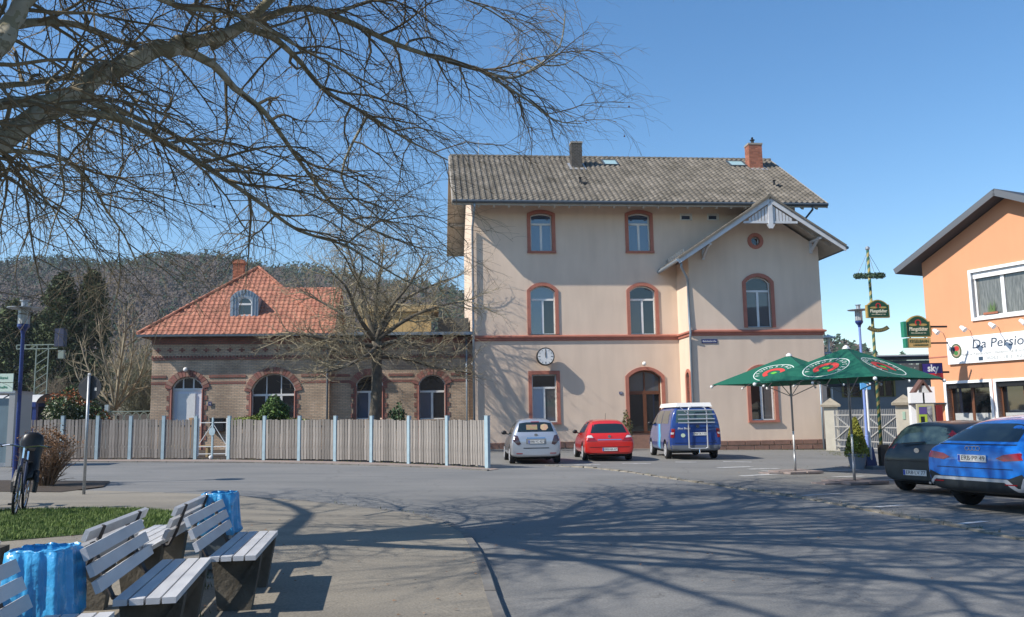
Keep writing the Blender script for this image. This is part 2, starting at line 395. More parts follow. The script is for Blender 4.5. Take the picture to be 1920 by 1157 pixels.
# ================================================================ HILLS
m_hill = mat('woodland_floor', (.14,.115,.095), 1, (.10,.085,.07), .02, .3)
def ridge(t, P):
    for (a, za), (b, zb) in zip(P[:-1], P[1:]):
        if t <= b: k = (t-a)/(b-a); k = max(0, min(1, k)); k = k*k*(3-2*k); return za+(zb-za)*k
    return P[-1][1]
def hill(name, P, y0, y1, nx, ny, m):
    mb = MB(); x0, x1 = P[0][0], P[-1][0]; r = random.Random(9)
    for j in range(ny+1):
        k = j/ny; y = y0+(y1-y0)*k
        for i in range(nx+1):
            t = x0+(x1-x0)*i/nx; top = ridge(t, P)
            # t is tangent of direction at ridge distance
            h = top*(math.sin(min(1, k*1.25)*math.pi/2)) if k < .8 else top*(1-(k-.8)*.6)
            h += 1.5*math.sin(i*.9+j*.6)+1.2*math.sin(i*.35-j*1.1)
            mb.v.append((t*y, y, h*(y0+(y1-y0)*.8)/1.0*0+h if k > .02 else -3))
    for j in range(ny):
        for i in range(nx): a = j*(nx+1)+i; mb.f.append((a, a+1, a+nx+2, a+nx+1)); mb.m.append(0)
    o = mb.build(name, m, kind='structure', smooth=True)
    return o, BVHTree.FromPolygons(mb.v, mb.f)
DL = 470
PL = [(-.9,84),(-.75,82),(-.6,77),(-.5,75),(-.42,78),(-.33,77),(-.27,71),(-.2,66),(-.1,60),(-.03,54),(.1,54),(.28,40),(.4,30)]
hl, hlb = hill('hill', PL, 190, 540, 60, 16, m_hill)
PR = [(.3,12),(.36,14),(.4,12),(.44,6),(.5,5),(.6,8),(.75,12)]
hr, hrb = hill('far_hill', PR, 180, 300, 24, 8, m_hill)
m_bare = mat('bare_wood_brown', (.135,.108,.09), 1, (.088,.072,.062), .06, .3, island=.10)
m_fir = mat('fir_wood_green', (.038,.068,.036), 1, (.024,.045,.026), .05, .3, island=.2)
def tri(mb, c, s, r, mi, up=.3):
    a = Vector((r.gauss(0,1), r.gauss(0,1), r.gauss(0,1))).normalized(); b = a.cross(Vector((r.gauss(0,1), r.gauss(0,1), r.gauss(0,1)))).normalized()
    mb.add([c+a*s, c-a*s*.5+b*s*.8, c-a*s*.5-b*s*.8], [(0,1,2)], mi)
def ftri(mb, c, s, r, mi):
    n = Vector((-.55+r.gauss(0,.4), -.55+r.gauss(0,.4), .6+r.gauss(0,.4))).normalized(); a = n.orthogonal().normalized(); a.rotate(Matrix.Rotation(r.uniform(0,6.28), 3, n)); b = n.cross(a)
    mb.add([c+a*s, c-a*s*.5+b*s*.8, c-a*s*.5-b*s*.8], [(0,1,2)], mi)
def forest(name, bvh, n, xr, yr, firf, s0, label):
    mb = MB(); r = random.Random(21)
    for k in range(n):
        y = yr[0]+(yr[1]-yr[0])*r.random()**.8; t = r.uniform(*xr); x = t*y
        hit = bvh.ray_cast(Vector((x, y, 400)), Vector((0,0,-1)))
        if hit[0] is None: continue
        z = hit[0].z; fir = r.random() < firf(t, y, z)
        if fir:
            h = r.uniform(8, 15)*s0; w = h*.2
            for q in range(30):
                f = r.random()**.75; rr = w*(1-f)+.3; a = r.uniform(0, 6.28)
                c = Vector((x+rr*math.cos(a), y+rr*math.sin(a), z+h*f)); ftri(mb, c, .95*s0, r, 1)
        else:
            h = r.uniform(8, 13)*s0; w = h*.36
            for q in range(38):
                a = r.uniform(0, 6.28); f = r.random()**.7; e = math.sin(math.pi*min(1, f*.8+.12)); rr = w*e*r.random()**.35
                c = Vector((x+rr*math.cos(a), y+rr*math.sin(a), z+h*(.25+.75*f))); ftri(mb, c, .66*s0*r.uniform(.6,1.3), r, 0)
    return mb.build(name, [m_bare, m_fir], kind='stuff', label=label)
def ff(t, y, z):
    k = (z-46)/24
    base = .12+.7*max(0, min(1, k))
    k2 = .5+.5*math.sin(t*31+y*.013)*math.sin(y*.05+t*9)
    return base*(.35+1.3*k2) if t < -.1 else .55
forest('hillside_forest', hlb, 11000, (-.66, .02), (200, 545), ff, .72, 'brown leafless woodland with dark firs towards the ridge')
forest('far_woodland', hrb, 1500, (.32, .6), (182, 290), lambda t, y, z: .5 if t < .42 else .3, .75, 'low wooded rise beyond the grey sheds')

# unseen hill added behind the camera to darken window reflections; then the valley air
mb = MB(); 
for i in range(25):
    a = math.pi*(1.02+.96*i/24); rr = 120; hgt = 15+2.5*math.sin(i*1.3)+1.5*math.sin(i*2.9)
    for q, z in ((1, -2), (1.06, hgt*.7), (1.3, hgt), (2.2, hgt*1.1)): mb.v.append((rr*q*math.cos(a), rr*q*math.sin(a)+8, z))
for i in range(24):
    for k in range(3): a = i*4+k; mb.f.append((a, a+1, a+5, a+4)); mb.m.append(0)
mb.build('reflection_hill', m_hill, kind='structure', smooth=True)

hz = MB().box(-620, 620, -290, 600, -6, 125).build('haze', mat('air_haze', (1,1,1)), kind='stuff', label='thin blue haze in the valley air')
N, L, b = nodes(MATS['air_haze']); N.remove(b); pv = N.new('ShaderNodeVolumePrincipled'); pv.inputs['Color'].default_value = (.72,.80,.92,1); pv.inputs['Density'].default_value = .0003; pv.inputs['Anisotropy'].default_value = .2
L.new(pv.outputs[0], N['Material Output'].inputs['Volume']); sc.cycles.volume_step_rate = 8

t = thing('manhole_cover', 'round cast iron manhole cover in the road at the bottom edge of the picture', 'manhole cover', (.42,6.27,gz(.42)), 0)
MB().lathe([(.36,-.02),(.36,.004),(.33,.005)], 40).build('frame', mat('cast_iron', (.05,.05,.05), .6), t); MB().lathe([(.31,.0),(.31,.009)], 40).build('lid', mat('cast_iron', (.05,.05,.05), .6), t)
for i in range(5): MB().box(-.24,.24,-.22+.1*i,-.19+.1*i,.009,.014).build('rib', mat('cast_iron', (.05,.05,.05), .6), t)
# ================================================================ STATION BUILDING
YAW = rad(5.5)
SW = Wall(-1.9, 41.7, YAW)
def plaster(name, c, c2):
    m = mat(name, c, .92); N, L, b = nodes(m); tc = N.new('ShaderNodeTexCoord')
    a = N.new('ShaderNodeTexNoise'); a.inputs['Scale'].default_value = .6; a.inputs['Detail'].default_value = 6
    mp = N.new('ShaderNodeMapping'); mp.inputs['Scale'].default_value = (1.6,1.6,.25); s = N.new('ShaderNodeTexNoise'); s.inputs['Scale'].default_value = 1.6; s.inputs['Detail'].default_value = 5
    L.new(tc.outputs['Object'], a.inputs[0]); L.new(tc.outputs['Object'], mp.inputs[0]); L.new(mp.outputs[0], s.inputs[0])
    ad = N.new('ShaderNodeMath'); ad.operation = 'MULTIPLY_ADD'; ad.inputs[1].default_value = .5; h = N.new('ShaderNodeMath'); h.operation = 'MULTIPLY'; h.inputs[1].default_value = .5
    L.new(s.outputs[0], h.inputs[0]); L.new(a.outputs[0], ad.inputs[0]); L.new(h.outputs[0], ad.inputs[2])
    r = N.new('ShaderNodeValToRGB'); r.color_ramp.elements[0].position = .34; r.color_ramp.elements[1].position = .62
    r.color_ramp.elements[0].color = (*c2, 1); r.color_ramp.elements[1].color = (*c, 1); L.new(ad.outputs[0], r.inputs[0]); L.new(r.outputs[0], b.inputs['Base Color'])
    f = N.new('ShaderNodeTexNoise'); f.inputs['Scale'].default_value = 45; L.new(tc.outputs['Object'], f.inputs[0])
    bp = N.new('ShaderNodeBump'); bp.inputs['Strength'].default_value = .35; bp.inputs['Distance'].default_value = .008; L.new(f.outputs[0], bp.inputs['Height']); L.new(bp.outputs[0], b.inputs['Normal'])
    return m
m_wall = plaster('beige_plaster', (.72,.57,.445), (.63,.495,.385))
m_stone = mat('red_sandstone_paint', (.44,.17,.12), .8, (.36,.13,.09), 3, .3, bump=.2)
m_plinth = mat('rough_red_sandstone', (.30,.17,.13), .9, (.2,.12,.09), 4, .2, bump=1, bscale=14, island=.25)
m_roof = mat('weathered_concrete_tile', (.205,.18,.148), .92, (.10,.088,.068), .9, .25, bump=.4, bscale=25, island=.2, detail=7)
m_gut = mat('dark_gutter', (.10,.12,.14), .5, metal=.4)
m_board = mat('cream_board', (.42,.38,.32), .7, (.34,.3,.25), 3, .3)
m_barge = mat('white_bargeboard', (.62,.63,.66), .6, (.5,.5,.5), 3, .3)
m_sign = mat('blue_enamel', (.03,.04,.14), .4)
m_chim = mat('chimney_brick', (.38,.14,.08), .9, (.25,.1,.06), 6, .3)
def arch(u0, u1, z0, z1, rise, n=10):
    """loop anticlockwise: bottom left, bottom right, then arched top right to left"""
    P = [(u0, z0), (u1, z0)]
    if rise <= 0.001: return P+[(u1, z1), (u0, z1)]
    w = (u1-u0)/2; R = (w*w+rise*rise)/(2*rise); cz = z1-R; cu = (u0+u1)/2; a0 = math.asin(min(1, w/R))
    for i in range(n+1):
        a = a0-2*a0*i/n; P.append((cu+R*math.sin(a), cz+R*math.cos(a)))
    return P
def inset(u0, u1, z0, z1, rise, d, db=None, n=10):
    w = (u1-u0)/2
    if rise <= .001: return arch(u0+d, u1-d, z0+(d if db is None else db), z1-d, 0, n)
    R = (w*w+rise*rise)/(2*rise); R2 = R-d; w2 = w-d; rise2 = R2-math.sqrt(max(0, R2*R2-w2*w2))
    return arch(u0+d, u1-d, z0+(d if db is None else db), z1-d, rise2, n)
def gap_rect(u0, u1, z0, z1, b): return arch(u0+b, u1-b, z0+b, z1-b, 0)
def window(par, u0, u1, z0, z1, rise, trim=.17, v=0, fr=None, panes=None, zsplit=.28, cols=2, sill=True, tm=None, name='window', dep=.16, bar=.055, proud=.05, vert=True, bottomtrim=False, sw=.1, topcols=1):
    """window part with surround, sill and panes as its own pieces; wall faces -y, opening u0..u1, z0..z1"""
    fr = fr or white; tm = tm or m_stone; panes = panes or [pane_dark]
    root = MB(); fv = v+dep
    O = arch(u0, u1, z0, z1, rise); I = inset(u0, u1, z0, z1, rise, bar)
    root.ring(O, I, lambda a, b: (a, fv, b), lambda a, b: (a, fv+.06, b))
    zs = z1-rise-(z1-z0)*zsplit if zsplit else None
    if zsplit and rise > .001: zs = z0+(z1-z0)*(1-zsplit)
    cells = []
    if zs:
        root.box(u0+bar, u1-bar, fv-.012, fv+.05, zs-bar*.9, zs+bar*.9)
        for k in range(1, topcols):
            uu = u0+(u1-u0)*k/topcols; root.box(uu-bar*.45, uu+bar*.45, fv-.008, fv+.05, zs+bar*.9, z1-bar-.02)
    top = zs-bar*.9 if zs else z1-bar
    for k in range(1, cols):
        uu = u0+(u1-u0)*k/cols; root.box(uu-bar, uu+bar, fv-.006, fv+.05, z0+bar, top)
    w = root.build(name, fr, par)
    for k in range(cols):
        a = u0+(u1-u0)*k/cols+bar*.9; b = u0+(u1-u0)*(k+1)/cols-bar*.9
        MB().box(a, b, fv+.028, fv+.04, z0+bar*.9, top+.01).build('pane', panes[k % len(panes)], w)
    if zs:
        mbp = MB(); I2 = [(a, max(b, zs+bar*.8)) for a, b in inset(u0, u1, z0, z1, rise, bar*.9)]
        mbp.prism(I2, lambda a, b: (a, fv+.028, b), lambda a, b: (a, fv+.04, b)); mbp.build('pane', panes[-1], w)
    if trim:
        oz = z0 if not bottomtrim else z0-trim
        k = inset(u0, u1, z0, z1, rise, -trim, 0 if not bottomtrim else -trim)
        mb = MB(); mb.ring(k, O, lambda a, b: (a, v-proud, b), lambda a, b: (a, v+dep, b)); mb.build('surround', tm, w)
    if sill:
        MB().box(u0-trim*.9-.03, u1+trim*.9+.03, v-proud-.07, v+.02, z0-sw, z0-.003).build('sill', tm, w)
    return w
def wallface(par, name, outer, holes, v0, v1, m):
    mb = MB(); mb.prism(outer, lambda a, b: (a, v0, b), lambda a, b: (a, v1, b), holes=holes); return mb.build(name, m, par)

ST = thing('station_building', 'three storey beige station house with red window surrounds, grey tiled roof and wall clock', 'building', (SW.P.x, SW.P.y, 0), YAW)
UR = 16.74; EZ = 12.35; VW = -2.1; DEPTH = 11.0
Lw = 10.29      # u where the wing starts
def px(a, b, c, d, v=0):
    """opening from pixel box left, right, top, bottom"""
    u0, z1 = SW.at(a, c, v); u1, z1b = SW.at(b, c, v); _, z0 = SW.at((a+b)/2, d, v); _, z1 = SW.at((a+b)/2, c, v); return u0, u1, z0, z1
main_open = []
specs = [  # opening px box, arch rise, panes
 (px(994,1034,400,471), .12, [pane_blue, pane_blue], {}),
 (px(1177,1217,400,471), .12, [pane_blue, pane_blue], {}),
 (px(994,1040,536,627), .28, [pane_blue, pane_dark, pane_blue], {'sill': False}),
 (px(1180,1227,536,627), .28, [pane_grey, pane_dark], {'sill': False}),
 (px(997,1043,702,792), 0, [pane_blind, pane_grey, pane_dark], {}),
 (px(1178,1239,694,812), .36, [pane_dark], {'door': 1}),
 (px(1276,1296,402,413), 0, [pane_blue], {'small': 1}),
 (px(1327,1346,402,413), 0, [pane_blue], {'small': 1}),
]
zb = -.5
holes = [arch(*s[0], s[1])[::-1] for s in specs]
outer = [(0, zb), (UR, zb), (UR, EZ+.25), (0, EZ+.25)]
wallface(ST, 'wall', outer, holes, 0, .35, m_wall)
for (o, rise, panes, kw) in specs:
    if kw.get('door'):
        u0, u1, z0, z1 = o; zt = z0+(z1-z0)*.62
        w = window(ST, u0, u1, z0, z1, rise, fr=wood_brown, panes=[pane_dark, pane_dark, pane_grey], zsplit=.36, cols=2, sill=False, name='door', dep=.2, bar=.09, topcols=2)
        MB().box(u0, u1, -.02, .6, -.6, z0-.01).build('step', m_plinth, w)
    elif kw.get('small'): window(ST, *o, 0, trim=.04, tm=white, panes=panes, zsplit=0, cols=1, sill=False, dep=.05, bar=.06, proud=.02)
    else: window(ST, *o, rise, panes=panes, **kw)
# other walls of the main block
side = MB(); side.box(0, .35, .35, DEPTH-.35, zb, EZ+.2)
side.build('wall', m_wall, ST)
side = MB(); side.box(UR-.35, UR, .35, DEPTH-.35, zb, EZ+.2); side.build('wall', m_wall, ST)
MB().box(0, UR, DEPTH-.35, DEPTH, zb, EZ+.25).build('wall', m_wall, ST)
RZ = 16.3; VR = DEPTH/2; OV = 1.27; OL = -1.0; OR = UR+1.12
EAVZ = 11.97
gs = (RZ-EAVZ)/(VR+OV)            # roof slope
for u in (0.0, UR-.35):
    m = MB(); m.prism([(.36, EZ+.2), (DEPTH-.36, EZ+.2), (VR, RZ-.32)], lambda a, b: (u, a, b), lambda a, b: (u+.35, a, b)); m.build('gable_wall', m_wall, ST)
# roof deck and tiles
def tile_field(name, par, O, ux, uy, W, Lh, tw, tl, m, keep=None, lift=.0, wave=.03, clipf=None):
    """pantiles on plane: O origin at eave, ux unit along eave, uy unit up the slope"""
    ux = Vector(ux).normalized(); uy = Vector(uy).normalized(); n = ux.cross(uy).normalized(); O = Vector(O)
    mb = MB(); nx = int(round(W/tw)); ny = int(round(Lh/tl)); tw = W/nx; tl = Lh/ny; r = random.Random(4)
    prof = [(-.5, .0), (-.28, .85), (-.02, 1.0), (.2, .12), (.5, -.02)]
    for j in range(ny):
        off = 0
        for i in range(nx):
            cx, cy = (i+.5+off)*tw, (j+.5)*tl
            if keep and not keep(cx, cy): continue
            dz = r.uniform(-.004,.006); dy = r.uniform(-.012,.012)
            vs = []
            for (a, h) in prof:
                vs.append(O+ux*(cx+a*tw*1.03)+uy*(j*tl-.03+dy)+n*(lift+wave*h+.028+dz))
            for (a, h) in prof:
                vs.append(O+ux*(cx+a*tw*1.03)+uy*((j+1)*tl+.03)+n*(lift+wave*h+.004+dz))
            for (a, h) in prof:
                vs.append(O+ux*(cx+a*tw*1.03)+uy*(j*tl-.03+dy)+n*(lift+wave*h+.004+dz))
            mb.add(vs, [(k, k+1, k+6, k+5) for k in range(4)]+[(k+10, k+11, k+1, k) for k in range(4)])
    return mb.build(name, m, par, kind='stuff')
def roofslab(par, pts, th, m, name='roof', down=Vector((0,0,-1))):
    mb = MB(); n = len(pts); vs = [Vector(p) for p in pts]; vs += [v+down*th for v in vs]
    mb.add(vs, [tuple(range(n)), tuple(range(2*n-1, n-1, -1))]+[(i, i+n, (i+1) % n+n, (i+1) % n) for i in range(n)]); return mb.build(name, m, par)
SL = math.hypot(VR+OV, RZ-EAVZ)
rf = roofslab(ST, [(OL,-OV,EAVZ),(OR,-OV,EAVZ),(OR,VR,RZ),(OL,VR,RZ)], .16, m_board)
rb = roofslab(ST, [(OR,DEPTH+OV,EAVZ),(OL,DEPTH+OV,EAVZ),(OL,VR,RZ),(OR,VR,RZ)], .16, m_board)
cu0, cv0 = 0, 0
tile_field('roof_tiles', rf, (OL,-OV,EAVZ), (1,0,0), (0,VR+OV,RZ-EAVZ), OR-OL, SL, .29, .34, m_roof, wave=.07, lift=.02)
tile_field('roof_tiles', rb, (OR,DEPTH+OV,EAVZ), (-1,0,0), (0,-(VR+OV),RZ-EAVZ), OR-OL, SL, .29, .34, m_roof, wave=.07, lift=.02)
m = MB(); k = 60
for i in range(k):
    a = OL+(OR-OL)*i/k; b = OL+(OR-OL)*(i+1)/k+.03
    m.tube([(a, VR, RZ+.02), (b, VR, RZ+.035)], [.11, .125], 7)
m.build('ridge_tiles', m_roof, rf, kind='stuff')
MB().tube([(OL-.02,-OV-.06,EAVZ-.02),(OR+.02,-OV-.06,EAVZ-.05)], .085, 8).build('gutter', m_gut, rf)
MB().box(OL+.02, OR-.02, -OV+.01, -OV+.04, EAVZ-.2, EAVZ-.03).build('fascia', m_board, rf)
m = MB()
for i in range(25):
    u = OL+.5+(OR-OL-1)*i/24; m.bar((u,-OV+.06,EAVZ-.25+.02), (u,.0,EAVZ-.25+(OV-.06)*gs+.02), .1, .12)
m.build('rafter_ends', m_board, rf, kind='stuff')
for uu in (OL-.03, OR+.03):
    for s, v0 in ((1, -OV), (-1, DEPTH+OV)):
        MB().bar((uu, v0, EAVZ-.1), (uu, VR, RZ-.1), .05, .26).build('verge_board', m_board, rf if s > 0 else rb)
# purlin boxes seen under the left verge
m = MB()
for v in (1.2, DEPTH-1.2): m.box(OL+.1, 0, v-.09, v+.09, EAVZ+.0+(1.2+OV)*gs-.36, EAVZ+(1.2+OV)*gs-.18)
m.build('purlin', m_board, rf)
def onroof(u, v): return EAVZ+(v+OV)*gs
def chimney(px0, px1, pyt, v, m, cap=False, label=None):
    u0, _ = SW.at(px0, 300, v); u1, _ = SW.at(px1, 300, v); _, zt = SW.at((px0+px1)/2, pyt, v)
    c = MB(); zb_ = onroof(0, v)-.6
    rows = int((zt-zb_)/.085); r = random.Random(2)
    c.box(u0+.012, u1-.012, v+.012, v+.62-.012, zb_, zt-.01, 1)
    for j in range(rows):
        z = zb_+j*.085
        if z < onroof(0, v)-.15: continue
        nb = 3; off = .5*(j % 2)
        for i in range(-1, nb):
            a = u0+(u1-u0)*(i+off)/nb; b = a+(u1-u0)/nb-.012; a = max(a, u0); b = min(b, u1)
            if b-a > .04:
                d = r.uniform(0,.006); c.box(a, b, v-d, v+.05, z, z+.072)
        for i in range(3):
            a = v+.06+.19*i
            c.box(u0-r.uniform(0,.006), u0+.05, a, a+.175, z, z+.072)
            c.box(u1-.05, u1+r.uniform(0,.006), a, a+.175, z, z+.072)
    c.box(u0-.03, u1+.03, v-.03, v+.65, zt-.1, zt, 1)
    ch = c.build('chimney', [m, mat('mortar', (.3,.27,.23), .95)], rf)
    fl = MB(); zr = onroof(0, v)
    fl.add([(u0-.18,v-.3,zr-.3*gs+.09),(u1+.18,v-.3,zr-.3*gs+.09),(u1+.18,v+.75,zr+.75*gs+.09),(u0-.18,v+.75,zr+.75*gs+.09)], [(0,1,2,3)]); fl.build('flashing', mat('bright_lead', (.5,.5,.5), .4, metal=.5), ch)
    return u0, u1, zt, ch
chimney(1072,1092,265,3.6, mat('grey_slate_brick', (.11,.10,.09), .9, (.07,.065,.06), 8, .3, island=.2))
u0, u1, zt, ch = chimney(1405,1430,268,3.9, mat('red_chimney_brick', (.40,.15,.09), .9, (.28,.11,.07), 8, .3, island=.25))
m = MB(); m.lathe([(.09,0),(.09,.18),(.14,.2),(.14,.24),(.05,.26),(.07,.34),(.03,.4)], 10, ((u0+u1)/2-.08, 4.1, zt)); m.build('chimney_cowl', dark, ch)
def skylight(pxl, pxr, pyt, pyb):
    v = 3.2 if pyt < 310 else 3
    # solve v on roof from pixel
    best = min((abs(SW.at((pxl+pxr)/2, (pyt+pyb)/2, vv/20)[1]-onroof(0, vv/20)), vv/20) for vv in range(0, 110))[1]
    ua, ub = SW.at(pxl, pyb, best)[0], SW.at(pxr, pyb, best)[0]; h = .42
    def P(u, vv, d): return (u, vv-d*.55, onroof(0, vv)+.09+d*.85)
    f = MB(); O = [(ua, best-h), (ub, best-h), (ub, best+h), (ua, best+h)]; I = [(ua+.07, best-h+.06), (ub-.07, best-h+.06), (ub-.07, best+h-.06), (ua+.07, best+h-.06)]
    f.ring(O, I, lambda a, b: P(a, b, .07), lambda a, b: P(a, b, -.02)); w = f.build('skylight', m_gut, rf)
    MB().add([P(a, b, .045) for a, b in I], [(0,1,2,3)]).build('pane', mat('skylight_glass', (.35,.5,.5), .1, ior=1.6), w)
skylight(1130,1158,301,316); skylight(1366,1396,303,318)
for ppx, ppy in ((1088,345),(1452,350)):
    best = min((abs(SW.at(ppx, ppy, vv/20)[1]-onroof(0, vv/20)), vv/20) for vv in range(-20, 110))[1]; u = SW.at(ppx, ppy, best)[0]; z = onroof(0, best)
    m = MB(); m.tube([(u,best,z),(u,best,z+.28),(u,best-.02,z+.36)], [.06,.06,.1], 8); m.box(u-.02,u+.34,best-.3,best-.22,z-.1,z+.0); m.build('vent_pipe', dark, rf)
u, z = SW.at(897,262,VR); MB().tube([(u,VR,RZ),(u,VR,z)], [.03,.012], 6).build('antenna_mast', steel, ST)
# string course
BZ0, BZ1 = 5.42, 5.72
def course(name, pts, prof, m, par):
    """profile (outward, z) swept along plan polyline pts (u,v) whose outside is on the right"""
    mb = MB(); P = [Vector((p[0], p[1], 0)) for p in pts]; k = len(prof); rows = []
    for i, p in enumerate(P):
        if i == 0: d = P[1]-p; n = Vector((d.y, -d.x, 0)).normalized(); sc_ = 1
        elif i == len(P)-1: d = p-P[i-1]; n = Vector((d.y, -d.x, 0)).normalized(); sc_ = 1
        else:
            a = (p-P[i-1]).normalized(); b = (P[i+1]-p).normalized(); na = Vector((a.y,-a.x,0)); nb = Vector((b.y,-b.x,0)); n = (na+nb).normalized(); sc_ = 1/max(.2, n.dot(na))
        rows.append([p+n*o*sc_+Vector((0,0,z)) for o, z in prof])
    vs = [q for r_ in rows for q in r_]; fs = []
    for i in range(len(P)-1):
        for j in range(k-1): a = i*k+j; fs.append((a, a+k, a+k+1, a+1))
    mb.add(vs, fs); return mb.build(name, m, par)
WU1 = 16.84
plan = [(0,6),(0,0),(Lw,0),(Lw,VW),(WU1,VW),(WU1,3)]
course('string_course', plan, [(0,BZ0-.18),(.06,BZ0-.15),(.06,BZ0-.04),(.13,BZ0-.01),(.13,BZ0+.06),(0,BZ0+.11)], m_stone, ST)
# plinth stones at the wing and main wall
def plinth(u0, u1, v, z0, z1, rows=2):
    r = random.Random(int(u0*10)+5)
    for j in range(rows):
        za = z0+(z1-z0)*j/rows; zb_ = z0+(z1-z0)*(j+1)/rows-.015; u = u0-(.3 if j % 2 else 0)
        while u < u1-.05:
            l = r.uniform(.5,.85); a, b = max(u, u0), min(u+l-.015, u1)
            if b-a > .08:
                d = .05+r.uniform(0,.03)+(.02 if j == 0 else 0); e = .02; mb = MB()
                mb.add([(a,v+.02,za),(b,v+.02,za),(b,v+.02,zb_),(a,v+.02,zb_),(a+e,v-d,za+e),(b-e,v-d,za+e),(b-e,v-d-.005,zb_-e),(a+e,v-d-.01,zb_-e)],
                       [(4,5,6,7),(0,1,5,4),(1,2,6,5),(2,3,7,6),(3,0,4,7)]); mb.build('plinth_stone', m_plinth, ST)
            u += l
plinth(0, specs[5][0][0]-.2, 0, -.35, .32); plinth(specs[5][0][1]+.2, Lw, 0, -.35, .3); plinth(Lw, WU1, VW, -.45, .28, 3)
# wing (projecting gable)
wspecs = [
 (px(1397,1443,519,614,VW), .3, [pane_grey, pane_grey, pane_dark], {'sill': False}),
 (px(1405,1449,690,788,VW), .25, [pane_dark, pane_grey, pane_dark], {}),
]
WEZ = 9.0
WAu, WAz = SW.at(1424, 392, VW)
wz = lambda u: WAz-abs(u-WAu)*.66
outer = [(Lw, zb), (WU1, zb), (WU1, wz(WU1)), (WAu, WAz), (Lw, wz(Lw))]
ou, oz = SW.at(1416,452,VW); orr = .22
rnd = [(ou+orr*math.cos(a*math.pi/8), oz+orr*math.sin(a*math.pi/8)) for a in range(16)]
wing_holes = [arch(*s[0], s[1])[::-1] for s in wspecs]+[rnd[::-1]]
wallface(ST, 'wing_wall', outer, wing_holes, VW, VW+.3, m_wall)
for o, rise, panes, kw in wspecs: window(ST, *o, rise, v=VW, panes=panes, **kw)
m = MB(); out2 = [(ou+.40*math.cos(a*math.pi/8), oz+.40*math.sin(a*math.pi/8)) for a in range(16)]
m.ring(out2, rnd, lambda a, b: (a, VW-.05, b), lambda a, b: (a, VW+.15, b)); rw = m.build('round_window', m_stone, ST)
m = MB(); m.ring(arch(ou-.22,ou+.22,oz-.22,oz+.22,0), arch(ou-.16,ou+.16,oz-.16,oz+.16,0), lambda a, b: (a, VW+.15, b), lambda a, b: (a, VW+.2, b)); m.build('frame', white, rw)
MB().box(ou-.2, ou+.2, VW+.18, VW+.19, oz-.2, oz+.2).build('pane', pane_dark, rw)
# left return wall of the wing with narrow arched opening
q0, q1 = SW.at(1278,725,-1.0)[0], 0
rv0, rv1 = -1.62, -1.12; rz0, rz1 = 2.0, 3.55
o = arch(rv0, rv1, .3, rz1, .26)
m = MB(); m.prism([(VW+.3, zb), (-.002, zb), (-.002, wz(Lw)), (VW+.3, wz(Lw))], lambda a, b: (Lw+.3, a, b), lambda a, b: (Lw, a, b), holes=[o[::-1]]); m.build('wing_wall', m_wall, ST)
m = MB(); m.ring([(a, b) for a, b in inset(rv0, rv1, .3, rz1, .26, -.16, 0)], o, lambda a, b: (Lw-.05, a, b), lambda a, b: (Lw+.3, a, b)); w = m.build('side_window', m_stone, ST)
m = MB(); m.ring(o, inset(rv0, rv1, .3, rz1, .26, .05), lambda a, b: (Lw+.12, a, b), lambda a, b: (Lw+.18, a, b)); m.box(Lw+.1, Lw+.16, rv0, rv1, .3, 1.9); m.build('frame', white, w)
m = MB(); m.prism(inset(rv0, rv1, .3, rz1, .26, .04), lambda a, b: (Lw+.15, a, b), lambda a, b: (Lw+.16, a, b)); m.build('pane', pane_dark, w)
MB().box(WU1-.3, WU1, VW+.3, 3.2, zb, wz(WU1)).build('wing_wall', m_wall, ST)
# wing roof
VF = VW-1.3
lu, lz = 9.45, 0; ru = 17.6
wt = lambda u: WAz+.26-abs(u-WAu)*.66
wr = roofslab(ST, [(WAu,VF,wt(WAu)),(WAu,4.2,wt(WAu)),(lu,4.2,wt(lu)),(lu,VF,wt(lu))][::-1], .1, m_board, 'wing_roof')
wr2 = roofslab(ST, [(WAu,VF,wt(WAu)),(WAu,4.2,wt(WAu)),(ru,4.2,wt(ru)),(ru,VF,wt(ru))], .1, m_board, 'wing_roof')
sll = math.hypot(WAu-lu, wt(WAu)-wt(lu)); slr = math.hypot(ru-WAu, wt(WAu)-wt(ru))
back = lambda cx, cy: True
tile_field('roof_tiles', wr, (lu,-.0,wt(lu)+.0), (0,-1,0), (WAu-lu,0,wt(WAu)-wt(lu)), -VF, sll, .29, .34, m_roof, wave=.07)
tile_field('roof_tiles', wr2, (ru,VF,wt(ru)), (0,1,0), (-(ru-WAu),0,wt(WAu)-wt(ru)), -VF+2, slr, .29, .34, m_roof, wave=.07)
m = MB(); m.tube([(WAu,VF-.02,wt(WAu)+.05),(WAu,.5,wt(WAu)+.05)], .12, 8); m.build('ridge_tiles', m_roof, wr)
for s, ue in ((-1, lu), (1, ru)):
    MB().bar((ue+s*.05, VF+.0, wt(ue)-.13-.0), (WAu, VF+.0, wt(WAu)-.15), .05, .21, up=(0,1,0) if 0 else (0,0,1)).build('bargeboard', m_barge, wr if s < 0 else wr2)
    MB().bar((ue+s*.02, VF-.04, wt(ue)+.03), (WAu, VF-.04, wt(WAu)+.03), .1, .09).build('verge_tiles', m_roof, wr if s < 0 else wr2)
    MB().bar((ue+(.5 if s < 0 else -.5), VF+.55, wt(ue)+.66*.5-.18), (WAu, VF+.55, wt(WAu)-.18), .14, .12).build('rafter', m_board, wr if s < 0 else wr2)
MB().tube([(lu-.06,VF-.05,wt(lu)-.06),(lu-.06,0,wt(lu)-.06)], .08, 8).build('gutter', zinc, wr)
MB().tube([(ru+.06,VF-.05,wt(ru)-.06),(ru+.06,4,wt(ru)-.06)], .08, 8).build('gutter', m_gut, wr2)
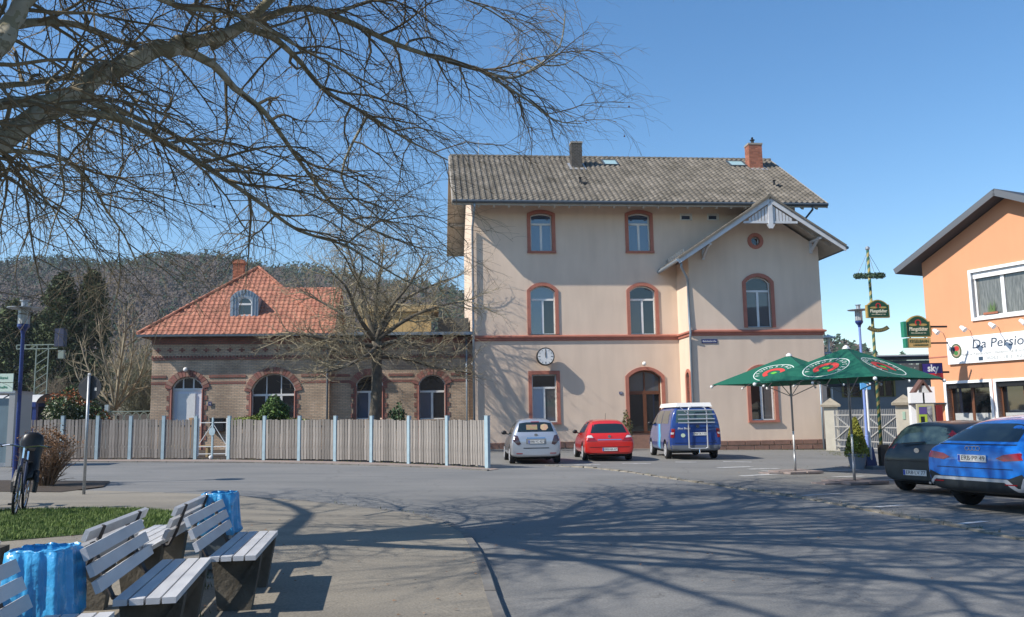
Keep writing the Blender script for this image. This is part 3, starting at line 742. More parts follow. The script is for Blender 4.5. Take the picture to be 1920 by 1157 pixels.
# carved gable truss
tz = SW.at(1424,414,VF)[1]; hw = (wt(WAu)-.28-tz)/.66
for s in (-1, 1): pass
m = MB(); m.box(WAu-hw, WAu+hw, VF+.03, VF+.09, tz-.11, tz); m.box(WAu-.11, WAu+.11, VF-.01, VF+.1, tz-.3, wt(WAu)-.3)
m.prism([(WAu-.2,tz-.17),(WAu-.08,tz-.36),(WAu+.08,tz-.36),(WAu+.2,tz-.17)], lambda a, b: (a, VF-.02, b), lambda a, b: (a, VF+.08, b))
tr = m.build('gable_truss', m_barge, ST)
nb = 7
for s in (-1, 1):
    for i in range(nb):
        a = .13+(hw-.2)*i/nb; b = .13+(hw-.2)*(i+1)/nb-.035; top = lambda x: wt(WAu)-.32-x*.66
        if top(b) < tz+.06: continue
        mb = MB(); P = [(WAu+s*a, tz), (WAu+s*b, tz), (WAu+s*b, top(b)), (WAu+s*a, top(a))]
        mb.prism(P if s > 0 else P[::-1], lambda x, y: (x, VF+.05, y), lambda x, y: (x, VF+.075, y)); mb.build('truss_board', m_barge, tr)
for ub in (SW.at(1317,465,VW)[0], SW.at(1519,462,VW)[0]):
    m = MB(); z = wt(ub)-.25; m.box(ub-.06, ub+.06, VW-.1, VW, z-.6, z); m.bar((ub,VW-.05,z-.5), (ub,VF+.3,z), .1, .1); m.bar((ub,VW,z-.05), (ub,VF+.1,z-.05), .11, .1); m.build('bracket', m_barge, ST)
# downpipes
def pipe(par, pts, r=.05, m=None, name='downpipe'): return MB().tube(pts, r, 8).build(name, m or zinc, par, smooth=True)
pipe(ST, [(.04,-OV,EAVZ-.06),(.04,-OV,EAVZ-.3),(-.02,-.12,EAVZ-1.1),(-.02,-.12,5.9),(-.02,-.24,5.4),(-.02,-.12,5.1),(-.02,-.12,-.3)], .055)
pipe(ST, [(lu+.15,VF+.2,wt(lu)-.1),(lu+.15,VF+.2,wt(lu)-.35),(Lw-.08,VW-.02,wt(lu)-.75),(Lw-.08,VW-.05,5.9),(Lw-.1,VW-.2,5.4),(Lw-.08,VW-.06,5.1),(Lw-.08,VW-.06,-.35)], .055)
pipe(ST, [(UR+.35,-OV,EAVZ-.06),(UR+.35,-OV,EAVZ-.3),(UR+.1,-.2,EAVZ-.9),(UR+.1,-.1,9.4)], .055, m_gut)
pipe(ST, [(WU1-.35,VW-.09,3.2),(WU1-.35,VW-.09,-.35)], .05, zinc)
# snow guard on the wing eave
m = MB()
for i in range(9):
    v = VF+.3+i*.35; z = wt(lu+.35)+.06; m.tube([(lu+.35,v,z),(lu+.3,v,z+.25)], .012, 4)
for h in (.1,.18,.25): m.tube([(lu+.33,VF+.3,wt(lu+.35)+.06+h),(lu+.33,0,wt(lu+.35)+.06+h)], .012, 4)
m.build('snow_guard', steel, wr)
# clock
cu, cz = SW.at(1022,669,-.3)
ck = thing('wall_clock', 'round white station clock with black rim fixed between two left windows', 'clock', SW.w(cu, -.5, cz), YAW)
m = MB(); m.lathe([(.40,-.02),(.44,0),(.44,.26),(.40,.28)], 40); m.xf(Matrix.Rotation(math.pi/2, 4, 'X')); cb = m.build('case', dark, ck, smooth=True, sharp=.6); cb.location = (0, .25, 0)
MB().box(-.06,.06,.2,.52,-.06,.06).build('bracket', dark, ck)
m = MB(); m.lathe([(.385,0),(.385,.006)], 40); m.xf(Matrix.Rotation(math.pi/2, 4, 'X')); f = m.build('dial', mat('clock_face', (.72,.72,.70), .4), ck); f.location = (0,-.033,0)
m = MB()
for i in range(12):
    a = i*math.pi/6; l = .1 if i % 3 == 0 else .06; w_ = .03 if i % 3 == 0 else .02
    m.bar((math.sin(a)*.36,-.045,math.cos(a)*.36), (math.sin(a)*(.36-l),-.045,math.cos(a)*(.36-l)), w_, .004, up=(0,1,0))
m.build('hour_marks', dark, ck)
MB().bar((0,-.052,-.06), (0.004,-.052,.31), .022, .006, up=(0,1,0)).build('minute_hand', dark, ck)
MB().bar((0,-.058,-.05), (-.004,-.058,.2), .035, .006, up=(0,1,0)).build('hour_hand', dark, ck)
# lamps and plates
m_globe = mat('white_globe', (.75,.74,.7), .3)
def globe(par_wall, pxx, pyy, v, label, r=.11):
    u, z = par_wall.at(pxx, pyy, v-.15); t = thing('wall_lamp', label, 'lamp', par_wall.w(u, v, z), par_wall.yaw)
    MB().sphere((0,-.17,0), r, 16).build('globe', m_globe, t, smooth=True); MB().tube([(0,0,-.03),(0,-.1,-.05),(0,-.15,-.06)], .02, 6).build('arm', steel, t)
globe(SW, 1208, 682, -.1, 'round white globe lamp above the brown double door')
def plate(par, u, v, z, w, h, m, txt=None, size=None, name='plate', tm=None, tw=None):
    p = MB().box(u-w/2, u+w/2, v-.02, v, z-h/2, z+h/2).build(name, m, par)
    if txt: text('lettering', txt, size, wallM(u, v-.022, z), tm or white, p, width=tw)
    return p
u, z = SW.at(1330,640,VW); t = thing('street_sign', 'small blue street name plate under the red band of the station wing', 'sign', SW.w(u, VW-.01, z), YAW)
plate(t, 0, 0, 0, .76, .19, m_sign, 'Bahnhofstraße', .13, tw=.66)
u, z = SW.at(1164,737); t = thing('house_number', 'small blue number plate left of the brown double door', 'sign', SW.w(u, -.01, z), YAW)
plate(t, 0, 0, 0, .16, .14, m_sign, '14', .12)
# ================================================================ BRICK STATION ANNEXE
def brick_mat(name, c1, c2, mort, bw=.25, bh=.075, msz=.012):
    m = mat(name, c1, .9); N, L, b = nodes(m); tc = N.new('ShaderNodeTexCoord')
    sep = N.new('ShaderNodeSeparateXYZ'); L.new(tc.outputs['Object'], sep.inputs[0])
    add = N.new('ShaderNodeMath'); L.new(sep.outputs[0], add.inputs[0]); L.new(sep.outputs[1], add.inputs[1])
    cmb = N.new('ShaderNodeCombineXYZ'); L.new(add.outputs[0], cmb.inputs[0]); L.new(sep.outputs[2], cmb.inputs[1])
    br = N.new('ShaderNodeTexBrick'); br.inputs['Scale'].default_value = 1; br.inputs['Brick Width'].default_value = bw; br.inputs['Row Height'].default_value = bh; br.inputs['Mortar Size'].default_value = msz
    br.inputs['Color1'].default_value = (*c1, 1); br.inputs['Color2'].default_value = (*c2, 1); br.inputs['Mortar'].default_value = (*mort, 1); br.inputs['Bias'].default_value = -.1
    L.new(cmb.outputs[0], br.inputs[0])
    n = N.new('ShaderNodeTexNoise'); n.inputs['Scale'].default_value = .8; n.inputs['Detail'].default_value = 7; L.new(tc.outputs['Object'], n.inputs[0])
    mr = N.new('ShaderNodeMapRange'); mr.inputs[1].default_value = .3; mr.inputs[2].default_value = .7; mr.inputs[3].default_value = .62; mr.inputs[4].default_value = 1.2; L.new(n.outputs[0], mr.inputs[0])
    hs = N.new('ShaderNodeHueSaturation'); L.new(br.outputs[0], hs.inputs['Color']); L.new(mr.outputs[0], hs.inputs['Value']); L.new(hs.outputs[0], b.inputs['Base Color'])
    bp = N.new('ShaderNodeBump'); bp.inputs['Strength'].default_value = .8; bp.inputs['Distance'].default_value = .012; bp.invert = True; L.new(br.outputs['Fac'], bp.inputs['Height']); L.new(bp.outputs[0], b.inputs['Normal'])
    return m
m_brick = brick_mat('buff_brick', (.62,.45,.305), (.48,.33,.22), (.30,.255,.205))
m_redbrick = brick_mat('red_brick', (.36,.135,.10), (.29,.105,.08), (.16,.13,.11))
m_vous = mat('red_voussoir', (.30,.13,.10), .9, (.23,.10,.08), 5, .3, island=.3)
m_vous2 = mat('buff_voussoir', (.33,.20,.15), .9, island=.15)
m_orange = mat('orange_clay_tile', (.43,.185,.115), .85, (.32,.125,.08), 1.2, .25, island=.2)
BA = thing('brick_building', 'single storey buff brick railway building with red brick bands and orange hipped tile roof', 'building', (SW.P.x, SW.P.y, 0), YAW)
BU0 = -15.2; BU1 = -6.95; V2 = .35; BEZ = 5.5; BH = 5.75
def pxb(a, b, c, d, v): return px(a, b, c, d, v)
bs = [(pxb(323,381,706,800,0), .5, 'door'), (pxb(472,554,700,786,0), .75, 'wide'), (pxb(667,718,703,786,V2), .42, 'w'), (pxb(785,835,702,786,V2), .42, 'w')]
def seg(u0, u1, v, items, par):
    hs_ = [arch(*i[0], i[1])[::-1] for i in items]
    wallface(par, 'wall', [(u0, zb), (u1, zb), (u1, BEZ), (u0, BEZ)], hs_, v, v+.4, m_brick)
seg(BU0, BU1, 0, bs[:2], BA); seg(BU1+.002, -.06, V2, bs[2:], BA)
MB().box(BU0+.001, BU0+.4, .4, 7.2, zb, BEZ).build('wall', m_brick, BA); MB().box(BU0, BU1, 6.8, 7.2, zb, BEZ-.01).build('wall', m_brick, BA)
MB().box(BU1-.4, BU1-.001, .4, 6.8, zb, BEZ-.01).build('wall', m_brick, BA)
def bandz(pyy, pxx=450, v=0): return SW.at(pxx, pyy, v)[1]
def band(u0, u1, v, z0, z1, d=.03, m=None, name='brick_band'): return MB().box(u0, u1, v-d, v+.005, z0, z1).build(name, m or m_redbrick, BA)
zc = [bandz(703), bandz(709)]
for (u0, u1, v, its) in ((BU0-.01, BU1, 0, bs[:2]), (BU1, -.06, V2, bs[2:])):
    # impost band split by openings
    edges = [u0]
    for o, rise, k in its: edges += [o[0]-.27, o[1]+.27]
    edges.append(u1)
    for a, b in zip(edges[::2], edges[1::2]): band(a, b, v, zc[0]-.12, zc[0]+.0, .03)
    for a, b in zip(edges[::2], edges[1::2]): band(a, b, v, zc[0]-.42, zc[0]-.3, .012)
    zt = bandz(672); band(u0, u1, v, zt-.05, zt+.07, .05)
    # dentils
    m = MB(); n = int((u1-u0)/.16)
    for i in range(n): a = u0+(u1-u0)*i/n; m.box(a, a+.08, v-.09, v-.02, zt+.07, zt+.14)
    m.build('dentils', m_vous, BA, kind='stuff')
    zt2 = bandz(645); band(u0, u1, v, zt2, zt2+.1, .05)
    band(u0, u1, v, zt2+.1, BEZ, .09)
    # crosses in the frieze
    m = MB(); n = int((u1-u0)/.55); zc_ = (zt+.14+zt2)/2
    for i in range(n):
        a = u0+(u1-u0)*(i+.5)/n; s = .062
        for (dx, dz) in ((0,0),(1,0),(-1,0),(0,1),(0,-1),(1,-1),(-1,-1),(1,1),(-1,1)):
            w_ = s*1.0; m.box(a+dx*.09-.04, a+dx*.09+.04, v-.035, v, zc_+dz*.075-.033, zc_+dz*.075+.033) if abs(dx)+abs(dz) < 2 else None
    m.build('frieze_pattern', m_vous, BA, kind='stuff')
for o, rise, k in bs:
    v = 0 if k in ('door', 'wide') else V2; u0, u1, z0, z1 = o
    if k == 'door':
        w = window(BA, u0, u1, z0, z1, rise, trim=0, v=v, zsplit=.26, cols=1, sill=False, name='door', panes=[mat('white_door_leaf', (.72,.74,.8), .5), pane_dark], topcols=3, bar=.07, dep=.2)
        MB().box(u0+.22, u1-.38, v+.17, v+.21, z0+.2, z0+(z1-z0)*.66).build('door_panel', white, w)
    elif k == 'wide': w = window(BA, u0, u1, z0, z1, rise, trim=0, v=v, zsplit=.47, cols=3, topcols=3, sill=False, panes=[pane_dark], dep=.2)
    else: w = window(BA, u0, u1, z0, z1, rise, trim=0, v=v, zsplit=.38, cols=2, sill=False, panes=[pane_blue, pane_dark, pane_dark], dep=.2)
    # arch of alternating bricks
    wv = (u1-u0)/2; Rr = (wv*wv+rise*rise)/(2*rise); cz_ = z1-Rr; cu_ = (u0+u1)/2; a0 = math.asin(min(1, wv/Rr))+.12; n = int(2*a0*Rr/.13)
    mb = MB()
    for i in range(n):
        a = -a0+2*a0*i/n; b = -a0+2*a0*(i+.86)/n; r0, r1 = Rr+.0, Rr+.30
        P = [(cu_+r0*math.sin(a), cz_+r0*math.cos(a)), (cu_+r0*math.sin(b), cz_+r0*math.cos(b)), (cu_+r1*math.sin(b), cz_+r1*math.cos(b)), (cu_+r1*math.sin(a), cz_+r1*math.cos(a))]
        mb.prism(P[::-1], lambda x, y: (x, v-.045, y), lambda x, y: (x, v+.15, y), mi=i % 3 == 1 and 1 or 0)
    mb.build('arch_bricks', [m_vous, m_vous2], w)
    zi = z1-rise-.1
    for s, ue in ((-1, u0), (1, u1)):
        mb = MB(); z = zb; kk = 0
        while z < zi:
            wd = .22 if kk % 2 else .11
            mb.box(min(ue, ue+s*wd), max(ue, ue+s*wd), v-.02, v+.1, z, z+.22); z += .235; kk += 1
        mb.build('quoins', m_redbrick, w)
        MB().tube([(ue+s*.0, v+.0, zb), (ue+s*.0, v+.0, zi)], .05, 6).build('jamb_roll', m_vous, w)
# eaves, roof of the pavilion (hipped)
OVb = .55; rz0 = 5.62
a0, b0, c0, d0 = (BU0-OVb, -OVb), (BU1+OVb*.6, -OVb), (BU1+OVb*.6, 7.2+OVb), (BU0-OVb, 7.2+OVb)
apu, apz = SW.at(485, 503, 3.6); ap = (apu, 3.6, apz)
MB().box(BU0-.4, BU1+.2, -.4, 7.4, BEZ+.0, BEZ+.1).build('eaves_board', mat('eaves_brown', (.14,.08,.05), .8), BA)
MB().box(BU0-OVb, BU1+OVb*.6, -OVb-.09, -OVb-.0, rz0-.1, rz0-.0).build('gutter', m_gut, BA)
apL = (apu-.15, 3.6, apz); apR = (apu+.15, 3.6, apz)
m = MB(); m.add([(*a0, rz0), (*b0, rz0), (*c0, rz0), (*d0, rz0), ap], [(0,1,4),(1,2,4),(2,3,4),(3,0,4),(0,3,2,1)]); hip = m.build('roof', m_orange, BA)
def tri_tiles(par, A, B, T, tw=.24, tl=.3, m=m_orange):
    A, B, T = Vector(A), Vector(B), Vector(T); ux = (B-A).normalized(); k = (T-A).dot(ux); foot = A+ux*k; uy = (T-foot); Lh = uy.length; W = (B-A).length
    keep = lambda cx, cy: (k*cy/Lh)-.05 < cx < W-(W-k)*cy/Lh+.05
    tile_field('roof_tiles', par, A, ux, uy.normalized(), W, Lh, tw, tl, m, keep=keep, lift=.01, wave=.03)
tri_tiles(hip, (*a0, rz0), (*b0, rz0), ap); tri_tiles(hip, (*b0, rz0), (*c0, rz0), ap); tri_tiles(hip, (*d0, rz0), (*a0, rz0), ap)
m = MB()
for c in (a0, b0):
    P = Vector((*c, rz0+.04)); Q = Vector(ap)+Vector((0,0,.05)); n = 24
    for i in range(n): m.tube([P.lerp(Q, i/n), P.lerp(Q, (i+1.1)/n)], [.10, .085], 7)
m.build('hip_tiles', m_orange, hip, kind='stuff')
# rear hall roof with ridge
hu0, hz = SW.at(520, 540, 7.5); hu1, _ = SW.at(641, 542, 7.5)
roofslab(BA, [(hu0-3, 3.2, rz0+.1), (hu1, 3.2, rz0+.1), (hu1, 7.5, hz), (hu0-3, 7.5, hz)], .15, m_orange, 'hall_roof')
hr_ = roofslab(BA, [(hu0-3, 7.5, hz), (hu1, 7.5, hz), (hu1, 12, rz0+.1), (hu0-3, 12, rz0+.1)], .15, m_orange, 'hall_roof')
tile_field('roof_tiles', hr_, (hu0-3, 3.2, rz0+.1), (1,0,0), (0, 4.3, hz-rz0-.1), hu1-hu0+3, math.hypot(4.3, hz-rz0-.1), .24, .3, m_orange)
m = MB(); m.prism([(3.3,5.6),(11.9,5.6),(7.5,hz-.12)], lambda a, b: (hu1-.3, a, b), lambda a, b: (hu1-.5, a, b)); m.build('gable_wall', m_brick, BA)
MB().box(hu0-3, hu1-.3, 3.5, 11.8, zb, rz0).build('wall', m_brick, BA)
# chimney on the pavilion
u0, zt = SW.at(437, 487, 4.4); u1, _ = SW.at(457, 487, 4.4)
m = MB(); r = random.Random(3)
m.box(u0+.02, u1-.02, 4.42, 4.9, apz-1.6, zt-.05)
for j in range(18):
    z = zt-.2-j*.085
    for i in range(3):
        a = u0+(u1-u0)*i/3+(.08 if j % 2 else 0); m.box(a, min(a+(u1-u0)/3-.01, u1), 4.4, 4.45, z, z+.072)
    m.box(u0, u0+.05, 4.42, 4.9, z, z+.072)
m.box(u0-.04, u1+.04, 4.36, 4.96, zt-.2, zt-.06); m.box(u0+.03, u1-.03, 4.43, 4.89, zt-.06, zt+.02)
m.build('chimney', mat('orange_brick', (.38,.16,.09), .9, (.26,.1,.06), 8, .3, island=.3), hip)
# dormer with arched zinc hood
du0, dz0 = SW.at(431, 597, 1.0); du1, dz1 = SW.at(485, 545, 1.0)
slope = (apz-rz0)/(3.6+OVb)
dv = (dz0-rz0)/slope-OVb
dz0 = rz0+(dv+OVb)*slope; du0, zb0 = SW.at(431, 597, dv); du1, zt0 = SW.at(485, 543, dv)
dz0 = zb0; O = arch(du0, du1, dz0, zt0, .42); 
iu0, iz0 = SW.at(445, 592, dv); iu1, iz1 = SW.at(473, 557, dv)
I = arch(iu0, iu1, iz0, iz1, .3)
m = MB(); m.prism(O, lambda a, b: (a, dv, b), lambda a, b: (a, dv+.1, b), holes=[I[::-1]])
dm = m.build('dormer', zinc, BA)
m = MB(); vb = lambda z: (z-rz0)/slope-OVb+.25
P0 = [(a, dv+.1, b) for a, b in O]; P1 = [(a, max(dv+.1, vb(b)), b) for a, b in O]
n = len(O); m.add(P0+P1, [(i, (i+1) % n, (i+1) % n+n, i+n) for i in range(n)]); m.build('cheek', zinc, dm)
m = MB()
for i in range(1, len(O)-1):
    a, b = O[i]; cx_, cz2 = (du0+du1)/2, dz0+.3; m.bar((a, dv-.02, b), (a+(cx_-a)*.1, dv-.02, b-(b-cz2)*.22), .025, .03)
for ua in (du0+.13, du1-.13, du0+.27, du1-.27): m.box(ua-.012, ua+.012, dv-.03, dv, dz0, dz0+(zt0-dz0)*.72)
m.build('seams', zinc, dm)
window(dm, iu0, iu1, iz0, iz1, .3, trim=0, v=dv-.02, zsplit=.38, cols=1, sill=False, panes=[pane_dark], dep=.05, bar=.05, name='window')
MB().box(du0-.05, du1+.05, dv-.12, dv+.0, dz0-.06, dz0).build('apron', mat('bright_lead', (.5,.5,.5), .4), dm)
# flat link roof
MB().box(BU1+OVb*.6+.02, -.07, V2-.5, 9, BEZ+.08, BEZ+.22).build('link_roof', mat('roof_felt', (.10,.105,.11), .8), BA)
MB().box(BU1+OVb*.6+.02, -.07, V2-.6, V2-.5, BEZ+.06, BEZ+.2).build('gutter', zinc, BA)
MB().box(BU1+.1, -.08, 8.6, 9, zb, BEZ+.08).build('wall', m_brick, BA)
pipe(BA, [(BU1-.08,-OVb,rz0-.12),(BU1-.08,-.1,rz0-.6),(BU1-.08,-.09,-.3)], .05, zinc)
pipe(BA, [(BU1+.5,V2-.1,4.35),(BU1+.3,V2-.15,4.2),(BU1+.02,-.05,4.1)], .04, zinc)
pipe(BA, [(-.35,V2-.08,BEZ),(-.35,V2-.08,-.3)], .05, zinc)
# plywood boarded roof box
m_osb = mat('plywood_board', (.60,.42,.19), .8, (.5,.33,.14), 6, .3, stretch=(1,1,4))
a, zt = SW.at(675,573,3.0); b, _ = SW.at(808,573,3.0)
bx = thing('plywood_roof_box', 'yellow plywood boarded box standing on the flat link roof behind the bare tree', 'roof box', SW.w(0,0,0), YAW)
for i in range(5):
    q0 = a+(b-a)*i/5; MB().box(q0+.005, a+(b-a)*(i+1)/5-.005, 3.0, 3.03, BEZ+.22, zt-.35).build('plywood_sheet', m_osb, bx)
MB().box(a-.1, b+.4, 2.85, 5.9, zt-.33, zt).build('roof', mat('plywood_edge', (.55,.4,.2), .8), bx)
MB().box(a, b, 3.04, 5.6, BEZ+.225, zt-.34).build('side', mat('grey_panel', (.16,.13,.12), .8), bx)
MB().box(b+.4, b+2.0, 3.6, 6.5, BEZ+.22, zt-.6).build('rear_block', mat('dark_slate', (.07,.075,.075), .8), bx)
globe(SW, 348, 693, 0, 'round white globe lamp above the white arched door')
globe(SW, 887, 681, V2-.1, 'round white globe lamp at the corner of brick link and station')
u, z = SW.at(394,757); t = thing('house_number', 'small blue number plate right of the white arched door', 'sign', SW.w(u,-.035,z), YAW); plate(t, 0, 0, 0, .16, .2, m_sign, '15', .12)
u, z = SW.at(406,786,-.4); t = thing('mail_box', 'black letter box on the brick wall seen over the gate', 'letter box', SW.w(u,-.36,z), YAW)
MB().box(-.3,.3,0,.34,-.55,0).build('box', dark, t); MB().box(-.33,.33,-.03,.35,0,.05).build('lid', dark, t)
# ================================================================ ORANGE RESTAURANT
_c = D(1723, 500, 29.5)
OW = Wall(_c.x, _c.y, rad(-65))
m_orw = plaster('orange_render', (.66,.315,.17), (.62,.29,.155))
m_slate = mat('dark_metal_roof', (.045,.05,.06), .6)
RS = thing('restaurant_building', 'orange rendered gabled restaurant with dark roof edge and white framed windows at the right', 'building', (OW.P.x, OW.P.y, 0), OW.yaw)
def ox(a, b, c, d, v=0):
    u0, _ = OW.at(a, (c+d)/2, v); u1, _ = OW.at(b, (c+d)/2, v); return u0, u1, OW.at((a+b)/2, d, v)[1], OW.at((a+b)/2, c, v)[1]
AU, AZ = 3.4, 8.42; WD = 6.8
UL = .12
ow = [((1.98, 4.9, 4.5, 5.98), 'up'), ((.72, 2.3, .8, 2.40), 'gf'), ((2.52, 4.1, .8, 2.40), 'gf'), ((4.9, 5.8, -.2, 2.3), 'gf')]
zr = lambda u: AZ-.22-abs(u-AU)*.48
wallface(RS, 'wall', [(UL, -.8), (WD, -.8), (WD, zr(WD)), (AU, zr(AU)), (UL, zr(UL))], [arch(*o[0], 0)[::-1] for o in ow], 0, .3, m_orw)
MB().box(UL, UL+.3, .3, 9, -.8, zr(UL)-.02).build('wall', m_orw, RS); MB().box(WD-.3, WD, .3, 9, -.8, zr(WD)-.02).build('wall', m_orw, RS)
MB().box(UL, WD, 8.7, 9, -.8, zr(UL)-.05).build('wall', m_orw, RS)
VO = -.55
for s, ue in ((-1, -.55), (1, 2*AU+.55)):
    z_ = AZ-abs(ue-AU)*.48
    P = [(AU, VO, AZ), (AU, 9.4, AZ), (ue, 9.4, z_), (ue, VO, z_)]
    roofslab(RS, P if s > 0 else P[::-1], .2, m_slate, 'roof')
    MB().bar((ue, VO-.02, z_-.12), (AU, VO-.02, AZ-.12), .03, .2).build('verge_trim', mat('anthracite_trim', (.11,.12,.135), .5), RS)
m_lace = mat('net_curtain', (.45,.46,.45), .9, (.33,.34,.33), 30, .3)
m_frw = mat('bright_white_frame', (.8,.8,.8), .4)
for o, k in ow:
    u0, u1, z0, z1 = o
    if k == 'up':
        w = window(RS, u0, u1, z0, z1, 0, trim=.1, sill=False, fr=m_frw, tm=m_frw, panes=[mat('curtained_pane', (.22,.22,.20), .06, ior=1.7, col2=(.08,.08,.075), scale=5, mix=.3, stretch=(5,5,.6))], zsplit=0, cols=3, dep=.1, bar=.06, proud=.06, bottomtrim=True)
        MB().box(u0+.02, u1-.02, .02, .1, z1-.2, z1-.005).build('shutter_box', m_frw, w)
        r = random.Random(3); mb = MB()
        for kx in range(28):
            x = u0+.55+r.gauss(0,.05); a = r.uniform(-1,1); mb.add([(x,.085,z0+.12),(x+.02,.085,z0+.12),(x+a*.22,.08,z0+.2+r.uniform(.1,.35))], [(0,1,2)])
        mb.build('window_plant', mat('houseplant', (.1,.17,.05), .6), w)
        MB().box(u0+.25, u0+.75, .07, .09, z0+.07, z0+.14).build('flower_box', m_chim, w)
    else:
        w = window(RS, u0, u1, z0, z1, 0, trim=.09, sill=False, fr=wood_brown, tm=m_frw, panes=[pane_dark], zsplit=0, cols=2, dep=.2, bar=.05, proud=.04)
        MB().box(u0+.02, u1-.02, .03, .2, z1-.16, z1-.004).build('shutter_box', dark, w)
        mb = MB(); 
        if z0 > 0:
            for i in range(2):
                a = u0+.08+(u1-u0-.1)*i/2; b = a+(u1-u0)/2-.12; MB().box(a, b, .212, .222, z0+.1, z0+.62).build('net_curtain', m_lace, w)
# course line and banner sign
MB().box(UL, .86, -.012, 0, 3.3, 3.34).build('joint_line', m_stone, RS)
sg = thing('restaurant_sign', 'long white restaurant name board with emblem and handwritten style lettering on the orange wall', 'sign', OW.w(0, -.03, 0), OW.yaw)
su0, su1, sz0, sz1 = .92, 5.6, 3.04, 3.92
MB().box(su0, su1, -.06, 0, sz0, sz1).build('board', m_frw, sg)
def disc(par, name, u, z, ru, rz, v, m, n=24, th=.006): 
    mb = MB(); P = [(u+ru*math.cos(2*math.pi*i/n), z+rz*math.sin(2*math.pi*i/n)) for i in range(n)]; mb.prism(P, lambda a, b: (a, v, b), lambda a, b: (a, v+th, b)); return mb.build(name, m, par)
m_ink = mat('dark_blue_print', (.03,.06,.10), .6); m_inkg = mat('grey_print', (.35,.38,.38), .7)
for uc in (1.26, 5.2):
    e = disc(sg, 'emblem', uc, 3.47, .2, .24, -.068, mat('olive_emblem', (.07,.10,.05), .5))
    disc(e, 'emblem_centre', uc-.0, 3.47, .155, .19, -.074, mat('buff_emblem', (.38,.30,.20), .5)); disc(e, 'emblem_red', uc+.03, 3.55, .09, .08, -.08, mat('emblem_red', (.5,.04,.03), .5)); disc(e, 'emblem_dark', uc-.07, 3.54, .06, .08, -.08, m_ink)
    disc(e, 'emblem_green', uc, 3.40, .07, .07, -.08, mat('emblem_green', (.05,.2,.05), .5))
text('lettering', 'Da Persio', .42, wallM(2.72, -.064, 3.63), m_ink, sg, width=1.75, shear=.15)
text('lettering', 'Pizzeria Restaurant · Italienische & Indische Küche', .13, wallM(2.85, -.064, 3.33), m_inkg, sg, width=2.9)
text('lettering', '06063 / 18 31 623', .15, wallM(2.95, -.064, 3.16), m_inkg, sg, width=1.3)
MB().box(2.05, 2.2, -.066, -.06, 3.1, 3.22).build('phone_symbol', m_ink, sg)
for i, uc in enumerate((.75, 1.75, 2.75, 3.75)):
    sp = thing('sign_spotlight', ['white arm spotlight left of and above the restaurant board', 'white arm spotlight above the left part of the restaurant board', 'white arm spotlight over the middle of the restaurant board', 'white arm spotlight above the right part of the restaurant board'][i], 'lamp', OW.w(uc, 0, 4.12), OW.yaw, 'spotlights over the restaurant board')
    MB().tube([(0,-.0,0),(.1,-.45,.12),(.3,-.75,.02)], .012, 5).build('arm', m_frw, sp); MB().tube([(.26,-.78,.06),(.42,-.78,-.06)], [.05,.085], 10).build('head', m_frw, sp)
MB().box(.1,.3,-.12,0,4.2,4.42).build('wall_bracket', dark, RS)
# projecting beer sign (green, gold rim) fixed on the corner
m_green = mat('beer_sign_green', (.015,.065,.032), .4); m_gold = mat('gold_rim', (.48,.33,.10), .4, metal=.2); m_yel = mat('mustard_board', (.55,.36,.13), .5, emis=None)
m_red = mat('sign_red', (.55,.03,.03), .4); m_cream = mat('cream_print', (.7,.66,.5), .6)
def signshape(w, h, hump, n=14):
    P = [(-w/2, 0), (w/2, 0), (w/2, h-hump)]
    for i in range(n+1):
        t = 1-2*i/n; a = w*.5*t*.86
        P.append((a, h-hump+hump*(math.cos(t*math.pi/2)**.8 if abs(t) < 1 else 0)))
    P.append((-w/2, h-hump)); return P
def scaleP(P, s, cz): return [(a*s, (b-cz)*s+cz) for a, b in P]
def horseshoe(par, name, cx_, cz_, R_, v, m, W_=.35, n=14, f=None, th=.004):
    f = f or (lambda a, b, t: (a, v+t, b)); a0 = rad(-55); a1 = rad(235); O = []; I = []
    for i in range(n+1):
        a = a0+(a1-a0)*i/n; O.append((cx_+R_*math.cos(a), cz_+R_*math.sin(a))); 
    for i in range(n, -1, -1):
        a = a0+(a1-a0)*i/n; O.append((cx_+R_*(1-W_)*math.cos(a), cz_+R_*(1-W_)*math.sin(a)))
    mb = MB(); mb.prism(O, lambda a, b: f(a, b, -th), lambda a, b: f(a, b, 0)); return mb.build(name, m, par)
def beersign(t, w, h, v=-.06, back=True):
    P = signshape(w, h, h*.28); b = MB(); b.prism(P, lambda a, c: (a, -.06, c), lambda a, c: (a, .06, c)); bo = b.build('sign_board', m_gold, t)
    for s in (-1, 1):
        if s > 0 and not back: continue
        f0 = lambda a, c: (a*-s, s*.066, c); f1 = lambda a, c: (a*-s, s*.058, c)
        b = MB(); b.prism(scaleP(P, .9, h*.47), f0, f1); b.build('green_field', m_green, bo)
        if s < 0:
            for q in (-1, 1): disc(bo, 'gold_wing', q*w*.2, h*.56, w*.17, h*.055, -.072, m_gold, 14)
            horseshoe(bo, 'horseshoe', 0, h*.66, h*.15, -.07, m_red)
            text('lettering', 'Pfungstädter', h*.24, wallM(0, -.07, h*.36), m_cream, bo, width=w*.76, shear=.1, bold=.004)
            text('lettering', 'PRIVATBRAUEREI SEIT 1831', h*.07, wallM(0, -.07, h*.17), m_cream, bo, width=w*.6)
        elif back:
            M_ = wallM(0, .07, h*.36) @ Matrix.Rotation(math.pi, 4, 'Y'); text('lettering', 'Pfungstädter', h*.24, M_, m_cream, bo, width=w*.76)
    return bo
